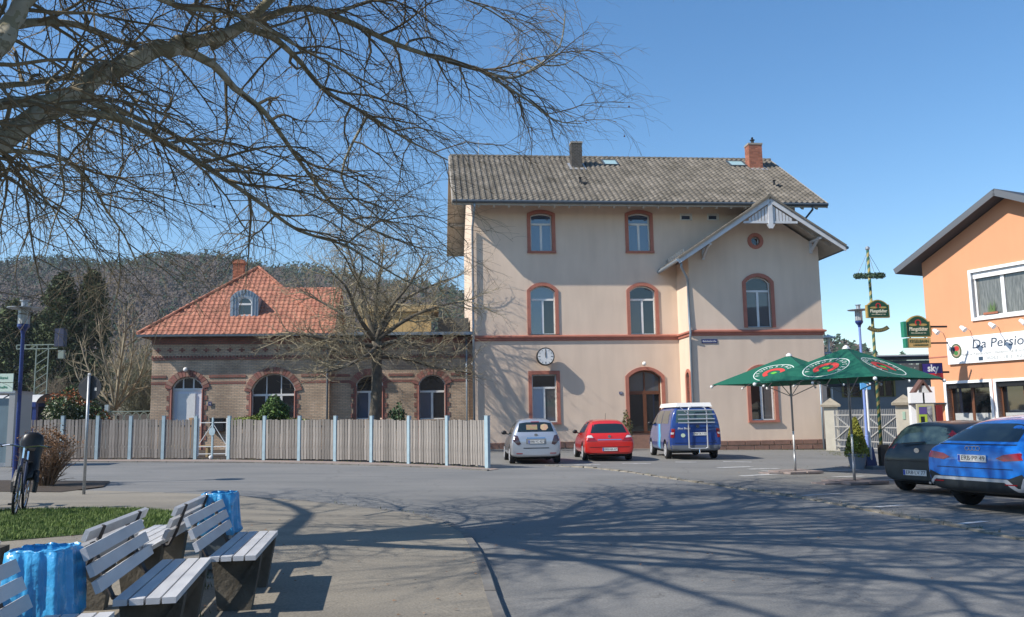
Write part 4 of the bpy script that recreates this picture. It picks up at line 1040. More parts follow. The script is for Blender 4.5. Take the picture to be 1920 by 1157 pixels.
# sign face is turned towards the street, standing out from the wall corner
p = D(1721, 632, 27.5); yaw2 = rad(4)
t = thing('beer_sign', 'illuminated green beer sign with gold rim projecting from the orange wall corner', 'sign', (p.x, p.y, p.z), yaw2)
beersign(t, .82, .70); MB().box(-.5,-.41,-.1,.1,.0,.5).build('side_case', mat('green_case', (.02,.2,.12), .4), t)
p = D(1722, 652, 27.5)
t2 = thing('bowling_alley_sign', 'mustard KEGELBAHN board hanging under the gold rimmed beer sign', 'sign', (p.x, p.y, p.z), yaw2)
b = MB().box(-.39,.39,-.07,.07,0,.31).build('sign_board', m_yel, t2); text('lettering', 'KEGELBAHN', .15, wallM(0,-.075,.2), m_green, b, width=.62); text('lettering', '& GARTENWIRTSCHAFT', .07, wallM(.05,-.075,.08), m_green, b, width=.5)
MB().box(-.46,-.395,-.09,.09,0,.3).build('side_case', mat('green_case', (.02,.2,.12), .4), t2)
for x in (-.25, .25): MB().box(x-.015, x+.015, -.015, .015, .31, .36).build('hanger', dark, t2)
MB().box(.39, 1.0, -.02, .02, .12, .17).build('bracket', dark, t2)
MB().box(.41, 1.0, -.02, .02, .3, .36).build('bracket', dark, t)
p = D(1747, 712, 27.0)
t = thing('pay_tv_sign', 'dark blue and red light box reading sky on the orange corner', 'sign', (p.x, p.y, p.z), rad(-4))
b = MB().box(-.32,.32,-.1,.1,0,.52).build('case', dark, t)
MB().box(-.29,.30,-.108,-.1,.2,.50).build('blue_panel', mat('sky_blue_violet', (.035,.02,.16), .4), b); MB().box(-.29,.30,-.108,-.1,.02,.198).build('red_panel', m_red, b)
text('lettering', 'sky', .3, wallM(.02,-.112,.35), white, b, width=.34, bold=.008); text('lettering', 'Sportsbar', .1, wallM(.08,-.112,.1), mat('pink_print', (.7,.3,.3), .6), b, width=.3)
MB().box(.3,.55,-.02,.02,.2,.26).build('bracket', dark, t)
# entrance corner: white pillar wall, menu case, poster, bird house lamp
p0 = D(1716, 790, 29.4)
t = thing('porch_wall', 'white rendered porch wall beside the orange restaurant corner', 'wall', (p0.x, p0.y, gz(p0.x)), rad(-10))
MB().box(-.1,.85,0,.3,-.3,2.55).build('wall', m_frw, t)
MB().box(-.12,1.0,-.4,.2,1.95,2.0).xf(Matrix.Rotation(.0,4,'X')).build('canopy', m_slate, t)
p = D(1727, 735, 27.8); t = thing('bird_house', 'small pitched roof timber lantern house hanging near the restaurant corner', 'bird house', tuple(p), 0)
m = MB(); m.prism([(-.28,0),(-.18,.0),(0,.36),(.12,.36),(-.12,.42)][:0] or [(-.32,-.02),(.02,.42),(.3,-.02),(.22,-.02),(.02,.3),(-.22,-.02)], lambda a, b: (a,-.15,b), lambda a, b: (a,.15,b)); m.build('roof', mat('old_shingle', (.13,.07,.06), .9), t)
MB().box(-.02,.24,-.12,.12,-.02,.2).build('body', white, t); MB().box(.05,.09,-.02,.02,-1.6,-.02).build('post', dark, t)
p = D(1739, 812, 27.6); t = thing('menu_display', 'standing poster case with green and yellow menu sheet in front of the orange wall', 'display case', (p.x, p.y, gz(p.x)), rad(-6))
MB().box(-.26,.26,-.02,.1,.3,1.95).build('case', mat('buff_case', (.42,.38,.26), .6), t); MB().box(-.22,.02,-.03,-.02,.95,1.88).build('poster', mat('lime_poster', (.25,.5,.06), .5, (.5,.45,.03), 3, .4), t); MB().box(.04,.18,-.03,-.02,.95,1.88).build('poster', mat('dark_poster', (.03,.03,.04), .5, (.4,.4,.4), 8, .2), t)
MB().box(-.22,.02,-.034,-.03,1.62,1.86).build('poster_header', mat('violet_poster', (.09,.06,.22), .5), t)
MB().box(-.18,-.06,-.034,-.03,1.3,1.55).build('poster_glass', dark, t)
MB().box(.32,.5,-.05,.1,.2,1.9).build('red_panel', mat('dark_red_panel', (.16,.015,.015), .5), t)

# ================================================================ GATE AND YARD
m_pill = mat('cream_gate_pillar', (.56,.53,.44), .85, (.46,.43,.36), 3, .3, bump=.2); m_cap = mat('concrete_cap', (.36,.32,.25), .9, (.25,.22,.17), 6, .3, bump=.3)
PLc = Vector((14.75, 40.0, 0)); PRc = Vector((15.35, 33.8, 0))
def pillar(P, s, label, lite=None):
    t = thing('gate_pillar', label, 'pillar', (P.x, P.y, 0), rad(-20), 'gate pillars'); g = gz(P.x)-.1
    MB().box(-s,s,-s,s,g-.2,1.98+g+.15).build('shaft', m_pill, t)
    m = MB(); z = 2.0+g+.1; e = s+.13; m.box(-e,e,-e,e,z,z+.1); m.add([(-e,-e,z+.1),(e,-e,z+.1),(e,e,z+.1),(-e,e,z+.1),(0,0,z+.42)], [(0,1,4),(1,2,4),(2,3,4),(3,0,4)]); m.build('cap', m_cap, t)
    return t
pillar(PLc, .3, 'cream gate pillar with pyramid cap next to the station corner'); t = pillar(PRc, .3, 'cream gate pillar with pyramid cap next to the dark parked hatchback')
plate(t, -.05, -.3, 1.35, .1, .3, mat('green_notice', (.35,.5,.4), .5), name='notice')
gd = (PRc-PLc).normalized(); gl = (PRc-PLc).length-.66
m_gate = mat('grey_gate_paint', (.34,.34,.33), .5)
for k in range(2):
    base = PLc+gd*(.33+gl/2*k); ga = math.atan2(gd.y, gd.x)
    g = thing('gate_leaf', ['left leaf of the grey barred yard gate beside the station pillar', 'right leaf of the grey barred yard gate beside the hatchback pillar'][k], 'gate', (base.x, base.y, gz(base.x)), ga, 'yard gate leaves')
    w_ = gl/2-.04
    for z in (.22,.5,1.1,1.62): MB().box(0,w_,-.02,.02,z-.025,z+.025).build('rail', m_gate, g)
    for x in (0, w_): MB().box(x-.03,x+.03,-.03,.03,.08,1.85).build('stile', m_gate, g)
    n = 20
    for i in range(1, n): x = w_*i/n; MB().box(x-.011,x+.011,-.011,.011,.12,1.86).build('bar', m_gate, g)
    MB().bar((0,-.03,.5),(w_,-.03,1.62),.05,.05).build('brace', m_gate, g); MB().bar((0,.03,1.62),(w_,.03,.5),.05,.05).build('brace', m_gate, g)
# long low sheds behind
sx0, sx1, sy = 20.3, 29.5, 58.0
sh = thing('storage_shed', 'low grey goods shed with metal roof edge and graffiti behind the gate', 'shed', (sx0, sy, 0), rad(-3))
hs_ = [(.35,1.15,2.5,3.6),(2.0,3.1,2.5,3.6),(4.2,5.3,2.5,3.6)]
wallface(sh, 'wall', [(0,-1),(9.5,-1),(9.5,3.8),(0,3.8)], [arch(*h,0)[::-1] for h in hs_], 0, .3, mat('grey_render', (.30,.29,.285), .9, (.24,.235,.23), 1, .3))
m_yf = mat('ochre_frame', (.30,.23,.08), .7)
for h in hs_: window(sh, *h, 0, trim=.13, sill=False, tm=m_yf, fr=m_yf, panes=[pane_dark], cols=2, zsplit=0, dep=.1)
MB().box(9.5,10.2,-.1,.3,-1,3.9).build('corner_wall', mat('rust_render', (.17,.06,.03), .9), sh)
m_fasc = mat('grey_fascia_board', (.10,.10,.10), .8)
for i in range(5): MB().box(1.0,10.6,-.9+.03*i,-.86+.03*i,3.85+i*.26,4.08+i*.26).build('fascia_board', m_fasc, sh)
m = MB(); m.add([(.5,-1,5.2),(10.8,-1,5.2),(10.8,9,5.65),(.5,9,5.65)], [(0,1,2,3)]); m.box(.5,10.8,-1.02,-.95,5.1,5.2); m.build('roof', mat('blue_metal_roof', (.12,.16,.24), .45, (.09,.12,.18), .6, .3, metal=.3), sh)
MB().box(.5,10.8,-1.06,-1.02,5.16,5.24).build('roof_edge', mat('light_trim', (.5,.5,.5), .5), sh)
text('graffiti', 'Rea', 1.3, wallM(7.6,-.01,1.9), mat('black_spray', (.05,.05,.05), .9), sh, shear=.3)
MB().box(.0,.5,-.9,.2,4.4,5.3).build('side_unit', m_slate, sh)
# curved vent hood on a mast left of the shed
p = D(1540,664,43.5); t = thing('vent_pipe', 'bent grey metal exhaust pipe rising at the station corner behind the parasol', 'pipe', (p.x, p.y, 0), 0)
MB().tube([(-.35,0,p.z-1.4),(-.35,0,p.z-.25),(-.3,0,p.z-.08),(-.15,0,p.z),(.5,0,p.z+.02)], .09, 10).build('pipe', steel, t, smooth=True)
m = MB().box(-.35,2.6,.2,3,p.z-1.6,p.z-.1).build('duct_housing', m_slate, t)
p = D(1553,632,50); t = thing('platform_lamp', 'white mushroom platform lamp beyond the station corner', 'lamp', (p.x, p.y, 0), 0)
MB().tube([(0,0,-.5),(0,0,p.z)], .06, 6).build('post', white, t); MB().lathe([(.42,0),(.4,.06),(.1,.16),(.05,.2)], 14, (0,0,p.z-.06)).build('hood', white, t)

# ================================================================ STREET LAMPS
m_bluep = mat('blue_lamp_paint', (.015,.035,.16), .4); m_bluel = mat('pale_blue_paint', (.20,.28,.58), .4)
m_lens = mat('clear_lantern', (.35,.36,.36), .1, ior=1.5)
def street_lamp(x, y, h, label, mp, k=1.0):
    t = thing('street_lamp', label, 'street lamp', (x, y, gz(x)), 0, 'blue street lamps with flat disc hoods')
    MB().tube([(0,0,0),(0,0,.9),(0,0,.92),(0,0,h-.6)], [.065,.065,.046,.042], 10).build('pole', mp, t, smooth=True, sharp=.5)
    MB().lathe([(.045,h-.62),(.06,h-.55),(.13,h-.46),(.13,h-.4)], 14).build('collar', m_bluep, t)
    c = MB(); 
    for i in range(8): a = i*math.pi/4; c.tube([(.125*math.cos(a),.125*math.sin(a),h-.4),(.125*math.cos(a),.125*math.sin(a),h-.05)], .007, 4)
    c.build('lantern_bars', steel, t); MB().lathe([(.11,h-.39),(.11,h-.06)], 14).build('lantern_glass', m_lens, t)
    MB().lathe([(.12,h-.06),(.36*k,h-.03),(.36*k,h-.015),(.14,h+.0)], 28).build('disc_hood', steel, t)
    MB().lathe([(.07,h),(.07,h+.13),(.1,h+.14),(.1,h+.16)], 12).build('cap', steel, t)
    return t
street_lamp(-11.3, 19.6, 4.05, 'blue street lamp carrying the green and white direction sign at the left', m_bluep)
p = D(1606,580,29.3); street_lamp(p.x+.06, 29.3, p.z-gz(p.x), 'pale blue street lamp standing by the yard gate behind the parasols', m_bluel)
t = thing('direction_sign', 'pale green and white direction sign boards on the left blue lamp', 'sign', (-11.33, 19.5, 0), 0)
m_dir = mat('pale_green_sign', (.50,.62,.55), .5); z0 = D(20,735,19.5).z; z1 = D(20,700,19.5).z
for k in range(2):
    a = z0+(z1-z0)*k/2; b = MB().box(-2.1,-.05,-.05,-.03,a+.008,a+(z1-z0)/2-.008).build('board', m_dir, t)
    text('lettering', ['Bahnhof  Festhalle', 'Rathaus  Polizei'][k], .085, wallM(-.55,-.053,a+.11), mat('dark_green_print', (.05,.25,.15), .6), b, width=.75)

# ================================================================ MAYPOLE AND BEER GARDEN CORNER
m_stripe = mat('spiral_green_stripe', (.05,.12,.07), .6); N, L, b_ = nodes(m_stripe)
tc = N.new('ShaderNodeTexCoord'); sp_ = N.new('ShaderNodeSeparateXYZ'); L.new(tc.outputs['Object'], sp_.inputs[0])
at_ = N.new('ShaderNodeMath'); at_.operation = 'ARCTAN2'; L.new(sp_.outputs[0], at_.inputs[0]); L.new(sp_.outputs[1], at_.inputs[1])
mm = N.new('ShaderNodeMath'); mm.operation = 'MULTIPLY_ADD'; mm.inputs[1].default_value = 1/6.2832; L.new(at_.outputs[0], mm.inputs[0])
mz = N.new('ShaderNodeMath'); mz.operation = 'MULTIPLY'; mz.inputs[1].default_value = 4.2; L.new(sp_.outputs[2], mz.inputs[0]); L.new(mz.outputs[0], mm.inputs[2])
fr = N.new('ShaderNodeMath'); fr.operation = 'FRACT'; L.new(mm.outputs[0], fr.inputs[0]); gt_ = N.new('ShaderNodeMath'); gt_.operation = 'GREATER_THAN'; gt_.inputs[1].default_value = .5; L.new(fr.outputs[0], gt_.inputs[0])
mx = N.new('ShaderNodeMix'); mx.data_type = 'RGBA'; mx.inputs[6].default_value = (.02,.09,.06,1); mx.inputs[7].default_value = (.30,.25,.09,1); L.new(gt_.outputs[0], mx.inputs[0]); L.new(mx.outputs[2], b_.inputs['Base Color'])
mpx, mpy = 10.95, 25.8; top = D(1643,468,mpy).z; g0 = gz(mpx)
mp_ = thing('maypole', 'tall green and yellow spiral striped pole with hanging wreath in the beer garden corner', 'maypole', (mpx, mpy, g0), 0)
MB().tube([(0,0,.05),(0,0,top-g0)], [.05,.04], 10).build('pole', m_stripe, mp_, smooth=True); MB().sphere((0,0,top-g0+.04), .07, 10).build('ball', steel, mp_)
wz_ = D(1645,517,mpy).z-g0
m = MB(); r = random.Random(8)
for k in range(1500):
    a = r.uniform(0, 6.283); q = .09*math.sqrt(r.random()); b2 = r.uniform(0, 6.28)
    rr = .37+q*math.cos(b2); c = Vector((rr*math.cos(a), rr*math.sin(a), wz_+q*math.sin(b2)+.05*math.sin(a))); tri(m, c, .028, r, 0)
m.build('wreath', mat('evergreen_garland', (.06,.10,.06), .8, island=.5), mp_)
m = MB()
for a in (0, 1.57, 3.14, 4.71): m.tube([(0,0,wz_+.75),(.37*math.cos(a),.37*math.sin(a),wz_+.03)], .006, 4)
m.build('wreath_cords', dark, mp_)
p = D(1646,596,mpy-.1); t = thing('beer_sign', 'green beer sign board with pale rim fixed across the striped maypole', 'sign', (p.x, p.y, p.z), rad(3)); beersign(t, .70, .55)
p = D(1646,626,mpy-.1); t = thing('curved_sign', 'dark crescent shaped nameplate hanging on the striped maypole under the green sign', 'sign', (p.x, p.y, p.z), rad(3))
A0 = rad(232); A1 = rad(308); O = [( .52*math.cos(A0+(A1-A0)*i/12), .66+.52*math.sin(A0+(A1-A0)*i/12)+.0) for i in range(13)]+[(.40*math.cos(A1-(A1-A0)*i/12), .66+.40*math.sin(A1-(A1-A0)*i/12)) for i in range(13)]
O = [(a*1.08, b-.1) for a, b in O]
m = MB(); m.prism(O, lambda a, b: (a,-.07,b), lambda a, b: (a,-.03,b)); b = m.build('board', mat('bronze_board', (.12,.11,.05), .5), t)
for i, ch in enumerate('Biergarten'):
    a = A0+(A1-A0)*(i+1.2)/11.4; text('lettering', ch, .085, Matrix.Translation((.46*1.08*math.cos(a), -.073, .66+.46*math.sin(a)-.1)) @ Matrix.Rotation(math.pi/2,4,'X') @ Matrix.Rotation(a+math.pi/2,4,'Z'), m_gold, b)
t = thing('planter_post', 'black square planter column at the foot of the striped maypole', 'planter', (mpx-.02, mpy-.05, g0), rad(10)); MB().box(-.14,.14,-.17,-.02,0,.72).build('column', mat('black_timber', (.02,.018,.016), .6), t); MB().box(-.5,.2,-.3,.1,0,.1).build('base', m_gut, t)
t = thing('sign_post', 'thin white post with small blue direction sign beside the striped maypole', 'sign post', (mpx-.2, mpy+.3, g0), 0); h = D(1641,724,mpy+.3).z-g0
MB().tube([(0,0,0),(0,0,h-.05)], .035, 8).build('post', white, t); MB().box(-.18,.12,-.03,.03,h-.1,h+.1).build('board', mat('light_blue_board', (.12,.4,.75), .5), t)
MB().box(.0,.14,-.031,-.03,h+.02,h+.08).build('board_print', white, t)
# conical bush in a pot
def leafcloud(name, par, c, rx, rz, n, s, m, shape='ball', seed=1, kind='stuff'):
    r = random.Random(seed); mb = MB(); c = Vector(c); f = [(r.uniform(-9,9), r.uniform(1,3), r.uniform(0,6)) for _ in range(3)]
    for k in range(n):
        a = r.uniform(0, 6.283)
        if shape == 'cone': q = r.random()**.8; rr = rx*(1-q)**.75*r.random()**.3+.01; p = Vector((rr*math.cos(a), rr*math.sin(a), rz*q))
        else:
            d = Vector((r.gauss(0,1), r.gauss(0,1), r.gauss(0,1))).normalized()*r.random()**.33; bump_ = 1+.22*math.sin(d.x*5+f[0][0])+.2*math.sin(d.z*6+d.y*4+f[1][0]); p = Vector((d.x*rx, d.y*rx, d.z*rz))*bump_
        tri(mb, c+p, s*r.uniform(.6,1.4), r, 0)
    return mb.build(name, m, par, kind=kind)
bpx = G(1610,876)
t = thing('potted_conifer', 'yellow green conical dwarf conifer in a grey tub beside the parasol pole', 'potted plant', (10.25, 25.9, gz(10.4)), 0)
leafcloud('foliage', t, (0,0,.36), .37, 1.15, 5200, .035, mat('golden_conifer', (.34,.32,.05), .8, (.20,.22,.04), 3, .3, island=.4), 'cone')
MB().tube([(0,0,.3),(0,0,1.2)], [.03,.01], 6).build('stem', wood_brown, t); MB().lathe([(.2,0),(.27,.38),(.3,.4),(.3,.45),(.26,.45)], 18).build('tub', mat('grey_tub', (.22,.23,.26), .7), t)
t = thing('folding_board', 'blue folded A board leaning beside the potted conifer', 'notice board', (10.75, 26.0, gz(10.8)), rad(20)); MB().bar((0,0,0),(.05,.2,.62),.3,.03).build('panel', mat('blue_panel', (.02,.05,.15), .5), t); MB().bar((.1,.35,0),(.07,.22,.62),.28,.03).build('panel', mat('blue_panel', (.02,.05,.15), .5), t)

# ================================================================ PARASOLS
m_par = mat('green_parasol_canvas', (.005,.105,.062), .75, bump=.15, bscale=300)
m_pole = mat('parasol_pole', (.33,.34,.35), .4, metal=.6)
m_pk = mat('pink_concrete_slab', (.30,.24,.22), .9, (.2,.165,.15), 6, .3)
m_pred = mat('parasol_red_print', (.55,.05,.04), .7); m_pw = mat('parasol_white_print', (.62,.68,.62), .7); m_pg = mat('parasol_clover', (.12,.42,.05), .7)
def parasol(x, y, zt, ze, R_, phi, label, seed=0):
    g = gz(x); t = thing('parasol', label, 'parasol', (x, y, g), 0, 'green beer garden parasols'); zt -= g; ze -= g
    MB().tube([(0,0,.03),(0,0,.6)], .032, 12).build('pole_foot', m_pole, t, smooth=True)
    MB().tube([(0,0,.58),(0,0,1.15)], .024, 12).build('pole_sleeve', white, t, smooth=True); MB().tube([(0,0,1.14),(0,0,zt-.02)], .028, 12).build('pole', m_pole, t, smooth=True)
    MB().lathe([(.09,zt-.03),(.07,zt+.02),(.02,zt+.06)], 12).build('finial', white, t)
    cor = [Vector((R_*math.cos(phi+k*math.pi/2), R_*math.sin(phi+k*math.pi/2), ze)) for k in range(4)]; A = Vector((0,0,zt))
    mb = MB(); n = 10; fl = lambda q: Vector((0,0,-.10*math.sin(q*math.pi)))
    for k in range(4):
        a, b = cor[k], cor[(k+1) % 4]; o = len(mb.v)
        for i in range(n+1):
            q = i/n
            for j in range(n+1):
                w_ = j/n; p = A.lerp(a.lerp(b, w_), q); p.z -= .045*math.sin(q*math.pi)*(math.sin(w_*math.pi)); p += (Vector((0,0,ze))-a.lerp(b,.5)).normalized()*(.07*math.sin(w_*math.pi)*q*q); mb.v.append(tuple(p))
        for i in range(n):
            for j in range(n): s_ = o+i*(n+1)+j; mb.f.append((s_, s_+1, s_+n+2, s_+n+1)); mb.m.append(0)
    cn = mb.build('canopy', m_par, t, smooth=True, sharp=.35); bv = BVHTree.FromPolygons(mb.v, mb.f)
    for k in range(4):
        c = cor[k]; MB().sphere(c+Vector((0,0,-.05)), .045, 10).build('end_cap', white, t); MB().tube([A*1+Vector((0,0,-.12)), c+Vector((0,0,-.045))], .016, 6).build('rib', m_pole, t)
        md = cor[k].lerp(cor[(k+1) % 4], .5)*.965; md.z = ze-.02; MB().tube([A+Vector((0,0,-.12)), md+Vector((0,0,-.05))], .014, 6).build('rib', m_pole, t); MB().sphere(md+Vector((0,0,-.06)), .035, 8).build('end_cap', white, t)
        MB().tube([(0,0,ze-.35), c*.5+Vector((0,0,ze*.5+.13))], .012, 6).build('strut', m_pole, t)
        # emblem on this face
        a, b = cor[k], cor[(k+1) % 4]; mid = a.lerp(b, .5); ux = (b-a).normalized(); uy = (A-mid).normalized(); nn = ux.cross(uy).normalized(); C0 = A.lerp(mid, .60); s_ = .47*R_/2.05
        def f(p_, q_, l_):
            P = C0+ux*p_+uy*q_; h_ = bv.ray_cast(P+nn*.5, -nn); P2 = h_[0] if h_[0] else P; P3 = P2+nn*(.004-l_); return tuple(P3)
        ring_ = MB(); n2 = 40; O = [(s_*math.cos(2*math.pi*i/n2)*1.12, s_*math.sin(2*math.pi*i/n2)) for i in range(n2)]; I = [(p_*.955, q_*.955) for p_, q_ in O]; ring_.ring(O, I, lambda p_, q_: f(p_, q_, -.003), lambda p_, q_: f(p_, q_, .002)); e = ring_.build('emblem', m_pw, t)
        horseshoe(e, 'horseshoe', 0, 0, s_*.56, 0, m_pred, .42, 20, f=lambda p_, q_, l_: f(p_*1.1, q_, l_-.001))
        mb2 = MB(); mb2.prism([(s_*.16*math.cos(2*math.pi*i/12)*(1+.25*math.cos(4*2*math.pi*i/12)), s_*.14*math.sin(2*math.pi*i/12)) for i in range(12)], lambda p_, q_: f(p_, q_, -.004), lambda p_, q_: f(p_, q_, 0)); mb2.build('clover', m_pg, e)
        s2 = 'PFUNGSTÄDTER'
        for i, ch in enumerate(s2):
            an = rad(205-230*i/(len(s2)-1)); P = Vector(f(s_*.78*1.12*math.cos(an), s_*.78*math.sin(an), -.004)); tx = an-math.pi/2
            X = ux*math.cos(tx)+uy*math.sin(tx); Y = nn.cross(X); M_ = Matrix(((X.x,Y.x,nn.x,P.x),(X.y,Y.y,nn.y,P.y),(X.z,Y.z,nn.z,P.z),(0,0,0,1))); text('lettering', ch, s_*.3, M_, m_pw, e, depth=.001)
    for i in range(4): 
        sx_ = [(-.52,-.02),(.02,.52),(-.52,-.02),(.02,.52)][i]; sy_ = [(-.52,-.02),(-.52,-.02),(.02,.52),(.02,.52)][i]; z = .035+.003*i
        MB().box(*sx_, *sy_, .012, z+.03).xf(Matrix.Rotation(.3,4,'Z')).build('base_slab', m_pk, t)
    for i in range(2): MB().box(-1.0+1.05*i,-.56+1.05*i+.0,-.25,.25,.01,.05).xf(Matrix.Rotation(.3,4,'Z')).build('base_slab', m_pk, t)
    return t
parasol(7.9, 20.2, D(1590,652,20.2).z, 2.26, 2.15, rad(-97), 'nearer green parasol showing two round horseshoe emblems')
parasol(7.72, 23.85, D(1485,666,23.85).z, 2.32, 2.2, rad(-90), 'farther green parasol half hidden behind the nearer one')
# ================================================================ FENCE
m_fw = mat('weathered_grey_board', (.33,.30,.27), .9, (.17,.155,.14), 2.5, .25, bump=.4, bscale=40, stretch=(9,9,1.2), island=.0)
def objrand(m, amt):
    N, L, b = nodes(m); src = b.inputs['Base Color'].links[0].from_socket; oi = N.new('ShaderNodeObjectInfo'); mr = N.new('ShaderNodeMapRange'); mr.inputs[3].default_value = 1-amt; mr.inputs[4].default_value = 1+amt
    h = N.new('ShaderNodeHueSaturation'); L.new(oi.outputs['Random'], mr.inputs[0]); L.new(mr.outputs[0], h.inputs['Value']); L.new(src, h.inputs['Color']); L.new(h.outputs[0], b.inputs['Base Color'])
objrand(m_fw, .28)
m_post = mat('pale_blue_post', (.36,.47,.52), .6, (.28,.38,.43), 5, .3)
FN = thing('board_fence', 'long grey weathered board fence with pale blue posts along the garden', 'fence', (0,0,0), 0)
rf_ = random.Random(12)
board_meshes = []
for k in range(5):
    m = MB(); w_ = .047; h = 1.44+rf_.uniform(-.015,.015); t_ = rf_.uniform(-.008,.008)
    m.add([(-w_,-.011,.07),(w_,-.011,.07),(w_,.011,.07),(-w_,.011,.07),(-w_+t_,-.011,h),(w_+t_,-.011,h),(w_+t_,.011,h),(-w_+t_,.011,h)], [(0,3,2,1),(4,5,6,7),(0,1,5,4),(1,2,6,5),(2,3,7,6),(3,0,4,7)])
    me = bpy.data.meshes.new('board'); me.from_pydata(m.v, [], m.f); me.materials.append(m_fw); board_meshes.append(me)
GATEI = 6        # gate between post 6 and 7 (index in FP)
for i, (x, y) in enumerate(FP):
    a = math.atan2(FP[min(i+1, len(FP)-1)][1]-FP[max(0,i-1)][1], FP[min(i+1, len(FP)-1)][0]-FP[max(0,i-1)][0])
    w_ = .075 if i == len(FP)-1 else .055
    o = MB().box(-w_,w_,-.06,.04,-.05,1.56).build('post', m_post, FN); o.location = (x, y, gz(x)); o.rotation_euler = (0,0,a)
    o = MB().box(-w_-.005,w_+.005,-.065,.045,1.56,1.575).build('post_cap', m_post, FN); o.location = (x, y, gz(x)); o.rotation_euler = (0,0,a)
    if i == len(FP)-1 or i == GATEI: continue
    A = Vector((x, y, 0)); B = Vector((*FP[i+1], 0)); d = B-A; L_ = d.length; d.normalize(); n = int(round((L_-.13)/.118)); nrm = Vector((d.y,-d.x,0))
    for j in range(n):
        q = .075+(L_-.15)*(j+.5)/n; p = A+d*q+nrm*(.02+rf_.uniform(-.004,.006))
        o = link('board', board_meshes[rf_.randrange(5)], FN, loc=(p.x, p.y, gz(p.x)+rf_.uniform(-.02,.014))); o.rotation_euler = (rf_.uniform(-.006,.006), rf_.uniform(-.009,.009), math.atan2(d.y, d.x)+rf_.uniform(-.03,.03))
    for z in (.35, 1.2):
        a_ = A+d*.05+nrm*-.02; b_ = B-d*.05+nrm*-.02; MB().bar((a_.x,a_.y,gz(a_.x)+z),(b_.x,b_.y,gz(b_.x)+z),.03,.07).build('rail', m_fw, FN)
A = Vector((*FP[GATEI], 0)); B = Vector((*FP[GATEI+1], 0)); d = (B-A); L_ = d.length-.16; A = A+d.normalized()*.08
gt2 = thing('garden_gate', 'pale metal garden gate with diagonal braces and round plate in the board fence', 'gate', (A.x, A.y, gz(A.x)), math.atan2(d.y, d.x))
m_gw = mat('pale_gate_metal', (.52,.54,.55), .5)
for z in (.2,.46,1.32): MB().box(0,L_,-.012,.012,z-.014,z+.014).build('rail', m_gw, gt2)
for x in (.02, L_-.02): MB().box(x-.02,x+.02,-.015,.015,.12,1.48).build('stile', m_gw, gt2)
MB().box(L_/2-.03,L_/2+.03,-.03,.03,.0,1.5).build('lock_post', m_post, gt2)
MB().bar((.05,0,.55),(L_/2,0,1.3),.02,.02).build('brace', m_gw, gt2); MB().bar((L_-.05,0,.55),(L_/2,0,1.3),.02,.02).build('brace', m_gw, gt2)
disc(gt2, 'lock_plate', L_/2, 1.0, .12, .15, -.05, m_post); MB().sphere((L_/2-.03,-.04,.08), .07, 8).build('stopper', white, gt2)
# log stack and bits in the garden behind the gate
t = thing('log_pile', 'small pile of firewood seen through the garden gate', 'logs', (-9.6, 34.5, gz(-9.6)), .1)
for i in range(12): MB().tube([(-.6+.11*i,-.2,.08+.11*(i % 3)),(-.6+.11*i,.25,.08+.11*(i % 3))], .05, 7).build('log', wood_brown, t)
t = thing('timber_post', 'light new timber post standing behind the slats of the board fence', 'post', (-12.0, 32.0, gz(-12)), 0); MB().box(-.07,.07,-.05,.05,0,1.5).build('post', mat('new_timber', (.5,.3,.15), .8), t)
t = thing('timber_bench', 'low slatted yellow timber bench behind the left part of the board fence', 'bench', (-12.6, 33.2, gz(-12.6)), .1)
for i in range(5): MB().box(-1,1,-.2+.09*i,-.13+.09*i,.40,.43).build('slat', mat('yellow_timber', (.5,.38,.2), .8), t)
for x in (-.8,.8): MB().box(x-.04,x+.04,-.18,.2,0,.4).build('leg', mat('yellow_timber', (.5,.38,.2), .8), t)

